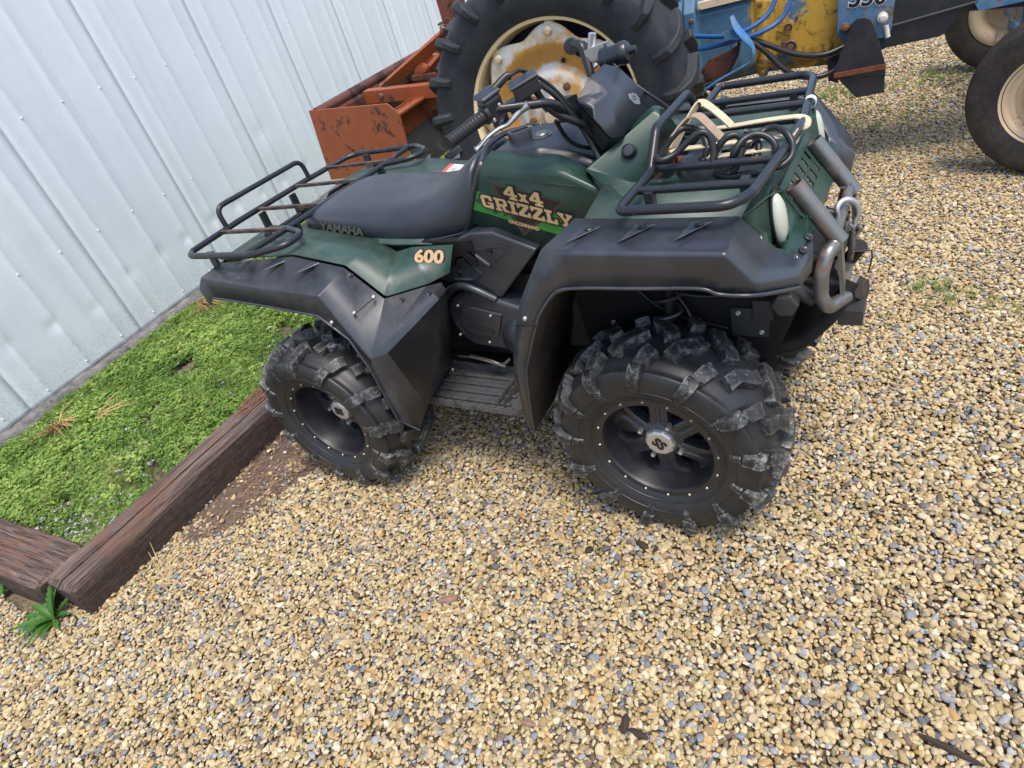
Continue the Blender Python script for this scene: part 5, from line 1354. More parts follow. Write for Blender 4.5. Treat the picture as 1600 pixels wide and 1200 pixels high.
# ---- bumper of bare steel tube with winch hook
bp = MB()
def both(f):
    f(1); f(-1)
A1 = V((0.968, -0.145, 0.9731)); A2 = V((1.063, -0.145, 0.8326)); dA = (A2-A1).normalized()
bmp = empty('front_bumper', (0, 0, 0), 0, atv)
for sg in (1, -1):
    def mm(p): return V(p[0], p[1]*sg, p[2])
    st_ = MB(); nn = 20
    # open-ended stub
    A0 = mm(A1-dA*.005); B0 = mm(A2)
    ax = (B0-A0)
    st_.lathe([(.0190, .012), (.0190, 0), (.0222, 0), (.0222, ax.length+.010), (.0, ax.length+.014)], o=A0, axis=ax, n=22)
    for tt, rr_ in ((.28, .007), (.52, .010)):
        c_ = A0+ax*tt+V(-.25, -sg*.9*sg*1.0, .3).normalized()*.0212
        st_.tube([c_+V(math.cos(a)*rr_, 0, math.sin(a)*rr_)+V(0, -.0, 0) for a in np.linspace(0, 2*math.pi, 13)[:-1]], .0012, 5, closed=True)
    st_.build('bumper_stub', M['steel'], bmp, 40)
    lp2 = fillet([mm(A2+dA*-.03+V(0, .012, 0)), mm(A2+V(-.004, -.012, -.012)), mm((1.045, -0.19, 0.8147)), mm((1.036, -0.21, 0.7653)), mm((1.036, -0.21, 0.7062)), mm((1.051, -0.205, 0.6654)), mm((1.085, -0.125, 0.6539))], [0, .02, .05, .08, .05, .03, 0], 6)
    MB().tube(lp2, .0180, 14).build('bumper_loop', M['steel'], bmp, 60)
    MB().bar(mm((1.068, -0.135, 0.8169)), mm((1.080, -0.135, 0.654)), .036, .010, (1, 0, 0)).build('bumper_plate', M['steel'], bmp, 30)
    lw = fillet([mm((1.093, -0.1, 0.6837)), mm((1.054, -0.14, 0.6044)), mm((0.9773, -0.16, 0.5182)), mm((0.8735, -0.16, 0.4853)), mm((0.7916, -0.14, 0.4111))], [0, .1, .1, .1, 0], 6)
    MB().tube(lw, .021, 14).build('bumper_lower_tube', M['frameblack'], bmp, 60)
    MB().tube([mm((1.002, 0.1, 0.8483)) if False else mm((.90, -.13, .80)), mm((1.06, -.13, .76))], .014, 10).tube([mm((.88, -.12, .70)), mm((1.07, -.13, .70))], .014, 10).build('bumper_stay', M['steel_dark'], bmp, 60)
cross = MB().tube([A2+dA*-.01, V(A2.x, -A2.y, A2.z)+dA*-.01], .0135, 12).tube([(1.065, -.14, .62), (1.065, .14, .62)], .014, 12)
cross.build('bumper_crossbar', M['steel'], bmp, 60)
skid = MB().prism([V(1.05, -.14, .58), V(1.05, .14, .58), V(.80, .12, .36), V(.80, -.12, .36)], (0, 0, -.004)); skid.build('skid_plate', M['steel_dark'], bmp)
# hexagon-headed lamp stalk end and box at the nose underside
hx = V((0.9541, -0.235, 0.6943)); ho = MB().lathe([(0, -.018), (.030, -.016), (.036, -.010), (.036, .03), (.018, .034), (.018, .12)], o=hx, axis=(-.15, 1, .0), n=6).build('winch_motor', M['steel_dark'], bmp, 25); bev(ho, .003, 2, 25)
MB().box(V((0.897, -0.2, 0.6645)), (.05, .05, .06)).cyl(V((0.9682, -0.19, 0.7156)), V((1.016, -0.18, 0.6758)), .020, 12).build('winch_body', M['steel_dark'], bmp)
MB().box((1.0, 0, .70), (.08, .22, .09)).cyl((1.02, -.10, .70), (1.02, .10, .70), .042, 18).build('winch_drum', M['steel_dark'], bmp)
for y in (-.10, .10): MB().lathe([(0, .006), (.025, .005), (.028, 0), (.028, -.01)], o=(.985, y*2.1, .80), axis=(1, 0, .2), n=16).build('reflector', M['decal_red'], bmp)
# hook
hc_ = V((1.062, 0, 0.8356)); hp = smoothpath([(1.057, -0.035, 0.8257), (1.047, -0.035, 0.8563), (1.054, -0.02, 0.87), (1.071, -0.01, 0.8714), (1.088, 0, 0.8519), (1.093, 0, 0.8269), (1.087, -0.005, 0.8081), (1.082, -0.01, 0.789)], 6)
hk = MB().tube(hp, [.0058+.003*math.sin(math.pi*i/(len(hp)-1)) for i in range(len(hp))], 12); hko = hk.build('winch_hook', M['alu'], bmp, 60)
sk = MB()
for a_, b_ in (((1.075, -0.03, 0.8136), (1.084, -0.03, 0.7916)), ((1.094, -0.01, 0.7994), (1.092, -0.01, 0.7758))): sk.tube(smoothpath([a_, V(a_).lerp(V(b_), .5)+V(.006, 0, 0), b_], 4), .005, 8)
sk.cyl((1.073, -0.04, 0.8042), (1.099, 0.02, 0.7735), .006, 10); sk.tube(smoothpath([(1.083, -0.02, 0.7866), (1.083, -0.015, 0.7414), (1.079, -0.01, 0.7005)], 4), .008, 8); sk.build('shackle', M['steel'], hko, 60)
fl = MB().prism([V(q) for q in ((1.100, -0.06, 0.6838), (1.119, -0.02, 0.6454), (1.121, -0.02, 0.6073), (1.113, -0.03, 0.5824), (1.092, -0.08, 0.6287), (1.089, -0.09, 0.6681))], (.01, .0, -.004)); fl.build('hitch_plate', M['steel_dark'], bmp, 30)
hb2 = MB().box(V((1.095, -0.06, 0.5757)), (.06, .10, .045)); hb2.build('hitch_block', M['steel_dark'], bmp)
wr = MB().tube(fillet([(1.084, -0.04, 0.7301), (1.090, -0.04, 0.7394), (1.127, 0.03, 0.7054), (1.129, 0.03, 0.6841), (1.123, 0.02, 0.6424)], .012, 4), .0024, 6); wr.build('bent_rod', M['steel_dark'], bmp)

# ------------------------------------------------------------ tractor standing behind, local frame: +x forward, -y near side
tr = empty('tractor', (-.68, 2.39, 0), .15)
tag(tr, 'old blue and yellow tractor with big rusty-white rear wheel behind the quad bike', 'tractor')
def big_tyre(name, R0, W, rb, parent, n, lh, mat, lugs=True):
    C = Carcass(R0, W, rb); mb = MB(); K_ = 144
    rows = [[V(p.x*math.cos(t), p.y, p.x*math.sin(t)) for p in C.p] for t in np.linspace(0, 2*math.pi, K_+1)]
    mb.grid(rows); ty = mb.build(name, mat, parent, 60)
    if lugs:
        lg = MB(); st = 2*math.pi/n
        for k in range(n):
            for sg in (-1, 1):
                t0 = st*(k+(.5 if sg > 0 else 0))+random.uniform(-.006, .006)
                lug(lg, C, [(t0-.02, sg*.66, .12), (t0-.01, sg*.575, .55), (t0, sg*.47, 1.0), (t0+.055, sg*.28, 1.0), (t0+.12, sg*.10, 1.0), (t0+.16, -sg*.015, 1.0)], .062, lh, .60)
        lo = lg.build('tread_lug', mat, ty, 30); lo['kind'] = 'stuff'
        b_ = lo.modifiers.new('bevel', 'BEVEL'); b_.width = .006; b_.segments = 2; b_.limit_method = 'ANGLE'; b_.angle_limit = R(40)
    return ty
wh = empty('rear_wheel', (0, -.75, .775), 0, tr)
ty = big_tyre('tyre', .732, .335, .485, wh, 21, .046, M['tractortyre'])
# rim: flange at y = -.12 of the wheel centre
rm = MB().lathe([(.505, -.128), (.514, -.136), (.507, -.146), (.494, -.144), (.482, -.130), (.464, -.122), (.458, -.10), (.456, -.06), (.450, -.045), (.440, -.02), (.440, .05), (.468, .08), (.485, .14), (.505, .15)], axis=(0, 1, 0), n=96)
rim = rm.build('rim', M['rimyellow'], wh, 50)
K_ = 128; rows = []
def lob(a): return .5+.5*math.cos(8*a)
PH = R(-8)
for rr_, yy, lb_ in ((.398, -.098, 1), (.382, -.104, .85), (.360, -.106, .4), (.345, -.104, .08), (.322, -.092, 0), (.300, -.066, 0), (.272, -.050, 0), (.240, -.042, 0), (.222, -.050, 0), (.205, -.072, 0), (.185, -.082, 0), (.10, -.084, 0), (.001, -.084, 0)):
    rows.append([V((rr_+.052*lb_*(lob(a-PH)**.8))*math.cos(a), yy, (rr_+.052*lb_*(lob(a-PH)**.8))*math.sin(a)) for a in [2*math.pi*i/K_ for i in range(K_)]])
ds = MB().grid(rows, True); disc = ds.build('wheel_disc', M['rimwhite'], wh, 35); solid(disc, .010)
hubb = MB().lathe([(0, -.16), (.05, -.155), (.062, -.12), (.085, -.10), (.09, -.08)], axis=(0, 1, 0), n=32).build('hub', M['rimcream'], wh, 40)
blt = MB().lathe([(0, -.022), (.017, -.020), (.021, -.012), (.021, .012)], axis=(0, 1, 0), n=12).mesh('wheel_bolt', M['rimwhite'])
nut_ = MB().lathe([(0, -.022), (.010, -.022), (.012, -.014), (.020, -.013), (.021, .005)], axis=(0, 1, 0), n=6).mesh('hub_nut', M['rustbolt'])
for k in range(8):
    a = PH+2*math.pi*k/8
    link('wheel_bolt', blt, disc, (.415*math.cos(a), -.112, .415*math.sin(a)))
    ck = MB().box((.432*math.cos(a), -.085, .432*math.sin(a)), (.05, .03, .05), Matrix.Rotation(-a, 3, 'Y')).build('rim_lug', M['rimwhite'], disc, 30); bev(ck, .008, 2)
    link('hub_nut', nut_, disc, (.150*math.cos(a+.3), -.088, .150*math.sin(a+.3)))
MB().lathe([(.10, .09), (.452, .09), (.452, .10), (.10, .10)], axis=(0, 1, 0), n=48).build('dark_backing', M['tblack'], wh, 40)  # added dark disc, stands in for the shade seen through the wheel gaps
sq = MB().box((.04, -.1, .25), (.022, .012, .022), Matrix.Rotation(.5, 3, 'Y')).build('square_hole', M['decal_black'], disc)
sq.location = (.045, .050, -.005)
# far rear wheel
wf = copy_tree(wh, tr); wf.location = (0, .75, .775); wf.rotation_euler = (0, 0, math.pi)

# front wheels, turned
def front_wheel(v, name):
    w_ = empty('front_wheel', (2.33, v, .372), R(-28), tr)
    C = Carcass(.372, .185, .205); mb = MB(); K_ = 96
    prof = list(C.p)
    rows = []
    for t_ in np.linspace(0, 2*math.pi, K_+1):
        rows.append([V((p.x - (.006 if (i % 4 == 0 and p.x > .355) else 0))*math.cos(t_), p.y, (p.x-(.006 if (i % 4 == 0 and p.x > .355) else 0))*math.sin(t_)) for i, p in enumerate(prof)])
    ty = mb.grid(rows).build('tyre', M['fronttyre'], w_, 50)
    rm = MB().lathe([(.204, -.078), (.215, -.082), (.217, -.076), (.212, -.070), (.195, -.066), (.186, -.045), (.165, -.038), (.160, -.020), (.140, -.008), (.120, -.030), (.108, -.052), (.085, -.058), (.06, -.056), (.06, -.075), (.045, -.10), (.030, -.115), (0, -.117)], axis=(0, 1, 0), n=64)
    rm.lathe([(.204, .078), (.15, .05), (.12, -.0)], axis=(0, 1, 0), n=64)
    r_ = rm.build('rim', M['rimcream'], w_, 40); solid(r_, .004)
    for k in range(6):
        a = 2*math.pi*k/6; nn = link('hub_nut', nut_, r_, (.075*math.cos(a), -.058, .075*math.sin(a))); nn.scale = (.7,)*3
    return w_
fw = front_wheel(-.585, 'near'); 
fw2 = copy_tree(fw, tr); fw2.location = (2.46, 1.22, .372); fw2.rotation_euler = (0, 0, R(180-28))

# transmission and engine castings
bd = MB()
def ring(x, hw, z0, z1, ch=.07):
    return [V(x, -hw+ch, z0), V(x, -hw, z0+ch), V(x, -hw, z1-ch), V(x, -hw+ch, z1), V(x, hw-ch, z1), V(x, hw, z1-ch), V(x, hw, z0+ch), V(x, hw-ch, z0)]
secs = [ring(-.25, .17, .50, 1.1), ring(.30, .19, .52, 1.08), ring(.62, .19, .56, 1.06), ring(.63, .225, .54, 1.08), ring(.69, .225, .54, 1.08), ring(.70, .19, .58, 1.05), ring(1.00, .195, .60, 1.05), ring(1.01, .205, .58, 1.06), ring(1.05, .205, .58, 1.06), ring(1.06, .20, .60, 1.05), ring(1.42, .205, .57, 1.02, .08), ring(1.45, .20, .58, 1.02)]
bd.grid(secs, True); bd.f.append(tuple(range(8)))
o = bd.build('transmission_housing', M['peeled'], tr, 30); bev(o, .012, 3, 20)
rb_ = MB()
for xx in (.67, 1.03):
    for k in range(6): rb_.lathe([(0, -.012), (.010, -.011), (.013, -.004), (.013, .012)], o=(xx, -.228 if xx < 1 else -.208, .62+.07*k), axis=(0, 1, 0), n=6)
rb_.build('flange_bolt', M['rustbolt'], o)
tb_ = MB()
for pt_, r_ in (((1.178, -0.21, 0.7313), .034), ((1.170, -0.21, 0.8295), .022), ((1.146, -0.21, 0.751), .014)):
    tb_.lathe([(0, -.018), (r_*.5, -.018), (r_*.6, -.006), (r_*.85, -.02), (r_, -.014), (r_, .02)], o=pt_, axis=(0, 1, 0), n=20)
tb_.build('plug', M['rustbolt'], o, 30)
cov = [(1.109, -0.21, 0.8235), (1.171, -0.21, 0.8734), (1.199, -0.21, 0.8422), (1.182, -0.21, 0.7823)]
cvp = MB().prism([V(q)+V(0, -.006, 0) for q in cov], (0, .02, 0)).build('inspection_plate', M['peeled'], o); bev(cvp, .003, 2)
# engine block and frame rail to the front, dark and oily
eg = MB().box((1.95, 0, .92), (.95, .34, .34)); e_ = eg.build('engine_block', M['tbluedark'], tr, 30); bev(e_, .02, 2)
rl = MB()
rl.prism([V(1.60, -.245, .62), V(1.64, -.245, .655-.02), V(1.88, -.245, .640), V(1.905, -.245, .655), V(1.95, -.245, .735), V(2.22, -.245, .70), V(2.62, -.245, .70), V(2.62, -.245, .86), V(1.60, -.245, .90)], (0, .05, 0))
rl.prism([V(1.60, .245, .62), V(1.88, .245, .640), V(1.95, .245, .735), V(2.62, .245, .70), V(2.62, .245, .86), V(1.60, .245, .90)], (0, -.05, 0))
rlo = rl.build('frame_rail', M['tblack'], tr, 30); bev(rlo, .006, 2)
MB().tube([V(1.62, -.252, .735), V(2.1, -.252, .775), V(2.6, -.252, .79)], .007, 8).build('pipe', M['steel_dark'], rlo)
ax_ = MB().box((2.38, .32, .58), (.14, 1.36, .11)).cyl((2.33, -.40, .56), (2.33, -.40, .30), .035, 14).cyl((2.46, 1.03, .56), (2.46, 1.03, .30), .035, 14).cyl((2.33, -.56, .372), (2.33, -.36, .372), .035, 14).cyl((2.46, 1.19, .372), (2.46, 1.0, .372), .035, 14).box((2.33, 0, .68), (.2, .3, .16))
ax_.build('front_axle', M['tblue'], tr, 30)
fx = MB().prism([(2.005, -0.3, 0.7643), (2.047, -0.3, 0.831), (2.276, -0.3, 0.83), (2.292, -0.3, 0.7348), (2.195, -0.3, 0.7379), (2.021, -0.3, 0.7356)], (0, .05, 0)).build('axle_support', M['tblue'], tr, 30)
# rear axle housings
MB().lathe([(.16, .2), (.15, .28), (.10, .36), (.09, .62), (.12, .66)], o=(0, 0, .775), axis=(0, -1, 0), n=24).lathe([(.16, .2), (.15, .28), (.10, .36), (.09, .62), (.12, .66)], o=(0, 0, .775), axis=(0, 1, 0), n=24).build('rear_axle', M['tbluedark'], tr, 40)
# blue side plate with the model number
bp_ = [V(1.405, -.27, 1.05), V(1.405, -.27, .755), V(1.44, -.27, .700), V(1.50, -.27, .715), V(1.62, -.27, .690), V(1.655, -.27, .72), V(1.675, -.27, 1.05)]
sp_ = MB().prism(bp_, (0, .025, 0)).build('side_plate', M['tblue'], tr, 30); bev(sp_, .004, 2)
for q, m_ in (((1.444, -0.28, 0.7817), 'rustbolt'), ((1.612, -0.28, 0.7933), 'rimwhite')):
    MB().lathe([(0, -.03), (.013, -.028), (.017, -.016), (.024, -.014), (.024, .02)], o=q, axis=(0, 1, 0), n=6 if m_ == 'rustbolt' else 16).build('plate_bolt', M[m_], sp_)
MB().cyl((1.629, -0.27, 0.749), (1.641, -0.27, 0.6922), .013, 14).build('grease_pin', M['rimwhite'], sp_)
d0, d1 = V((1.458, -0.275, 0.9027)), V((1.627, -0.275, 0.8819))
nu_w = text_mesh('550', .135, .0006, .008, sx=1.05); nu_w.materials.append(M['decal_white']); nu_b = text_mesh('550', .135, .0006, .0035, sx=1.05); nu_b.materials.append(M['decal_black'])
cc_ = (d0+d1)/2+V(.0, 0, .004)
wS = max(v.co.x for v in nu_b.vertices)-min(v.co.x for v in nu_b.vertices); sF = (d1-d0).length/wS*1.0
tmp = (d1-d0).normalized()
for me_, lf, nm in ((nu_w, -.274, 'number_outline'), (nu_b, -.276, 'number')):
    o = link(nm, me_, sp_); zz = V(0, 0, 1); n_ = V(0, -1, 0); zz = (zz-tmp*zz.dot(tmp)).normalized()
    mtx = Matrix((tmp, zz, tmp.cross(zz))).transposed().to_4x4(); mtx.translation = V(cc_.x, lf, cc_.z); o.matrix_local = mtx @ Matrix.Scale(sF, 4)
# black tapering bracket with a bolted angle strip
bk = MB()
y0 = -.50
pb = [(1.453, -0.5, 0.8041), (1.463, -0.5, 0.8393), (1.485, -0.5, 0.8574), (1.515, -0.5, 0.8592), (1.543, -0.5, 0.8419), (1.561, -0.5, 0.8098), (1.574, -0.5, 0.7728), (1.617, -0.5, 0.6291), (1.624, -0.5, 0.5673), (1.389, -0.5, 0.6), (1.386, -0.5, 0.6256)]
bk.prism(pb, (0, .014, 0))
pl_ = [(1.389, -0.5, 0.6125), (1.621, -0.5, 0.6103), (1.623, -0.5, 0.4806), (1.496, -0.5, 0.4783), (1.435, -0.5, 0.5535)]
bk.prism([V(q)+V(0, .012, 0) for q in pl_], (0, .24, 0))
bo = bk.build('bracket', M['tblack'], tr, 30); bev(bo, .004, 2)
MB().bar(V((1.389, -0.5, 0.6125))+V(0, -.004, 0), V((1.621, -0.5, 0.6134))+V(0, -.004, 0), .012, .022).build('bracket_strip', M['redrag'], bo)
MB().box((1.50, -.36, .74), (.07, .26, .10)).build('bracket_mount', M['tbluedark'], bo)
b2_ = MB().prism([(1.359, -0.3, 0.6508), (1.420, -0.3, 0.664), (1.417, -0.3, 0.5153), (1.367, -0.3, 0.5381)], (0, .06, 0)).build('bracket_rear', M['tbluedark'], bo)
# foot plate, blue pedal lever and its arm
fp = MB().prism([(0.7741, -0.42, 0.7968), (0.8829, -0.42, 0.8202), (0.9233, -0.42, 0.8374), (0.8996, -0.42, 0.7716), (0.8343, -0.42, 0.6986), (0.7504, -0.42, 0.6807), (0.7251, -0.42, 0.7466)], (0, .05, -.02))
fpo = fp.build('foot_plate', M['orangedark'], tr, 30); bev(fpo, .006, 2)
MB().tube(smoothpath([(0.9363, -0.45, 0.8539), (0.9159, -0.45, 0.782), (0.8439, -0.45, 0.6979), (0.739, -0.45, 0.6704)], 6), .014, 8, flat=.7).build('foot_plate_rim', M['tblack'], fpo)
lvp = smoothpath([(0.9081, -0.47, 0.9895), (0.9277, -0.48, 0.936), (0.9663, -0.49, 0.8811), (1.002, -0.49, 0.8306), (1.009, -0.49, 0.7854), (0.9877, -0.48, 0.7525), (0.9139, -0.47, 0.7225), (0.8169, -0.46, 0.6856), (0.7185, -0.45, 0.6364)], 6)
nL = len(lvp); lvo = MB().tube(lvp, [.016+.012*math.sin(min(1, i/(nL*.4))*math.pi) for i in range(nL)], 10, flat=.45).build('blue_lever', M['leverblue'], tr, 60)
MB().prism([(0.8552, -0.47, 0.9188), (0.9052, -0.48, 0.9317), (0.9765, -0.5, 0.8811), (0.9312, -0.49, 0.8762), (0.869, -0.47, 0.8848)], (0, .012, 0)).build('lever_pad', M['leverblue'], lvo)
# hoses
hs_ = MB()
for pts in ([(0.6639, -0.35, 0.9212), (0.7685, -0.38, 0.9024), (0.8714, -0.42, 0.8924), (0.9847, -0.42, 0.9025), (1.078, -0.38, 0.9442), (1.125, -0.34, 1.021)],
            [(0.6737, -0.35, 0.8469), (0.7805, -0.38, 0.845), (0.9182, -0.42, 0.8606), (1.047, -0.42, 0.8739), (1.145, -0.38, 0.9115), (1.200, -0.34, 1.004)]):
    hs_.tube(smoothpath(pts, 8), .012, 10)
hso = hs_.build('hydraulic_hose', M['bluehose'], tr, 60)
h2 = MB()
for pts in ([(0.9809, -0.4, 0.8525), (1.074, -0.4, 0.8017), (1.198, -0.38, 0.7277), (1.336, -0.34, 0.6839), (1.458, -0.3, 0.7001)],
            [(0.9821, -0.42, 0.8503), (1.059, -0.42, 0.7779), (1.151, -0.42, 0.6701), (1.244, -0.4, 0.6079), (1.352, -0.38, 0.5915), (1.458, -0.36, 0.6328)]):
    h2.tube(smoothpath(pts, 8), .0145, 10)
h2.build('black_hose', M['hose'], tr, 60)
for x0, hh in ((.80, .03),):
    MB().box((.86, -.19, 1.03), (.30, .05, .035)).build('top_cover_strip', M['rimcream'], tr, 30)
# upper bodywork above the picture: bonnet, fenders, seat, wheel
hd = MB().grid([ring(1.46, .22, 1.08, 1.46, .06), ring(2.60, .20, 1.06, 1.38, .06)], True); hd.f += [tuple(range(8)), tuple(range(8, 16))]
o = hd.build('bonnet', M['tblue'], tr, 30); bev(o, .01, 2)
MB().box((.35, 0, 1.14), (.5, .42, .10)).box((.05, 0, 1.28), (.42, .44, .08)).box((-.17, 0, 1.44), (.06, .42, .30)).tube([(.9, 0, 1.05), (.75, 0, 1.45)], .02, 8).build('seat_and_column', M['tblack'], tr, 30)
MB().tube([(.74+.07*math.sin(a), .19*math.cos(a), 1.46+.17*math.sin(a)) for a in np.linspace(0, 2*math.pi, 33)[:-1]], .014, 8, closed=True).build('steering_wheel', M['tblack'], tr, 60)

# ------------------------------------------------------------ box blade carried behind the tractor
bb = empty('box_blade', (-.68, 2.39, 0), .15)
tag(bb, 'rusty orange box blade with braces hanging behind the tractor by the wall', 'box blade')
sv = -.85
sp1 = [(-1.620, -0.85, 1.071), (-1.041, -0.85, 1.011), (-0.9789, -0.85, 0.9397), (-0.9947, -0.85, 0.7711), (-1.052, -0.85, 0.5907), (-1.679, -0.85, 0.6225)]
side = MB().prism(sp1, (0, .012, 0)).build('side_plate', M['orange'], bb, 20); bev(side, .002, 2)
side2 = MB().prism([V(q[0], .85, q[2]) for q in sp1], (0, -.012, 0)).build('side_plate', M['orange'], bb, 20)
x0 = sp1[0][0]; zt = sp1[0][2]
mbd = MB(); rows = []
for v in np.linspace(-.838, .838, 20):
    rows.append([V(x0+.05+.030*math.sin(a_*1.2)*1.0, v, zt-.02-.46*s_) for s_, a_ in ((0, 0), (.15, .6), (.35, 1.4), (.6, 2.0), (.8, 2.4), (1, 2.8))])
mo = mbd.grid(rows).build('moldboard', M['orangedark'], bb, 60); solid(mo, .012)
MB().tube([V(x0+.045, -.838, zt-.028), V(x0+.045, .838, zt-.028)], .034, 14).build('top_tube', M['orangedark'], bb, 60)
MB().box((x0+.10, 0, zt-.10), (.035, 1.676, .08)).build('inner_rail', M['orangedark'], bb, 30)
fx_ = sp1[2][0]; fz = sp1[2][2]
fbm = MB().box((fx_-.065, 0, fz-.07), (.014, 1.676, .15)).box((fx_-.03, 0, fz-.005), (.07, 1.676, .012)).box((fx_-.10, 0, fz-.005), (.012, 1.676, .03))
fbo = fbm.build('scarifier_beam', M['orange'], bb, 20)
tt_ = MB()
for v in (-.5, -.46, -.15, .2, .5): tt_.box((fx_-.06, v, fz+.002), (.09, .012, .012))
tt_.build('beam_tie', M['orange'], fbo)
MB().prism([V(fx_-.06, -.838, fz-.150), V(fx_-.06, .838, fz-.150), V(fx_+.04, .838, fz-.36), V(fx_+.04, -.838, fz-.36)], (-.008, 0, 0)).build('front_cutter', M['steel_dark'], bb, 20)
ya_ = -.46
a0, a1 = V((-1.425, -0.46, 1.010)), V((-0.8167, -0.46, 0.9498))
am = MB().bar(a0, a0.lerp(a1, 1.35), .07, .085).build('draft_arm', M['orange'], bb, 20); bev(am, .004, 2)
MB().lathe([(0, -.012), (.014, -.010), (.018, 0), (.018, .02)], o=V((-1.294, -0.5, 1.001)), axis=(0, 1, 0), n=12).build('arm_bolt', M['rustbolt'], am)
am2 = MB().bar(V(a0.x, .46, a0.z), V(a0.lerp(a1, 1.35).x, .46, a0.lerp(a1, 1.35).z), .07, .085).build('draft_arm', M['orange'], bb, 20)
for q0, q1, wd in (((-1.394, -0.3, 1.005), (-0.877, -0.12, 1.220), .075), ((-1.126, -0.1, 1.018), (-0.9363, 0, 1.144), .06), ((-1.693, 0.3, 0.9312), (-0.9989, 0.12, 1.196), .075)):
    br_ = MB().bar(q0, q1, .03, wd, (1, 0, 1)).build('mast_brace', M['orange'], bb, 20); bev(br_, .003, 2)
pn_ = V((-1.141, -0.18, 1.046)); MB().bar(V((-1.166, -0.25, 1.023)), V((-0.802, -0.25, 0.9933)), .03, .03).build('crossbar', M['orangedark'], bb)
br2 = MB().prism([(-1.163, -0.22, 1.031), (-1.144, -0.22, 1.077), (-1.086, -0.22, 1.093), (-1.046, -0.22, 1.066), (-1.066, -0.22, 1.017)], (0, .03, 0)).lathe([(0, -.02), (.02, -.018), (.024, 0), (.024, .02)], o=(-1.070, -0.23, 1.057), axis=(0, 1, 0), n=12).build('pin_lug', M['orange'], bb, 20)
MB().box((-.55, -.40, .80), (.9, .06, .07)).box((-.55, .40, .80), (.9, .06, .07)).bar((-.35, -.4, .82), (-.2, -.35, 1.15), .03, .03).build('lower_link', M['orangedark'], bb)
MB().box(V((-0.8564, 0, 1.363)), (.16, .08, .24)).build('mast_head', M['redrag'], bb, 30)
# chains: real interlocking links
def chain(name, pts, lab):
    P = smoothpath(pts, 12); L = [0]
    for a, b in zip(P, P[1:]): L.append(L[-1]+(b-a).length)
    lm = MB().tube([V(.017*math.cos(t)+(.012 if math.cos(t) > 0 else -.012), .012*math.sin(t), 0) for t in np.linspace(0, 2*math.pi, 17)[:-1]], .0042, 6, closed=True).mesh('link', M['chain'], 60)
    root = empty(name, P[0]); tag(root, lab, 'chain'); root.parent = None
    k = 0; s_ = 0
    while s_ < L[-1]:
        i = max(0, min(len(L)-2, int(np.searchsorted(L, s_))-1)); t_ = (P[i+1]-P[i]).normalized(); q = P[i].lerp(P[i+1], (s_-L[i])/max(1e-6, L[i+1]-L[i]))
        o = link('chain_link', lm, root); o.rotation_mode = 'QUATERNION'; o.rotation_quaternion = t_.to_track_quat('X', 'Z') @ Matrix.Rotation(R(90)*(k % 2)+.3, 4, 'X').to_quaternion(); o.location = q-P[0]
        s_ += .040; k += 1
    return root
MT = tr.matrix_basis if False else Matrix.Translation((-.68, 2.39, 0)) @ Matrix.Rotation(.15, 4, 'Z')
def tw(q): return MT @ V(q)
chain('chain', [tw(q) for q in ((-0.8625, -0.2, 1.286), (-0.8134, -0.2, 1.290), (-0.8104, -0.2, 1.260), (-0.8538, -0.22, 1.259), (-0.881, -0.22, 1.212), (-0.8523, -0.2, 1.224), (-0.7947, -0.2, 1.264))], 'rusty chain looped round the top of the orange brace')
chain('chain', [tw(q) for q in ((-0.7727, -0.1, 1.452), (-0.8125, -0.1, 1.382), (-0.8319, -0.1, 1.342), (-0.8073, -0.1, 1.344), (-0.7778, -0.1, 1.400))], 'rusty chain end hanging at the top above the tractor tyre')

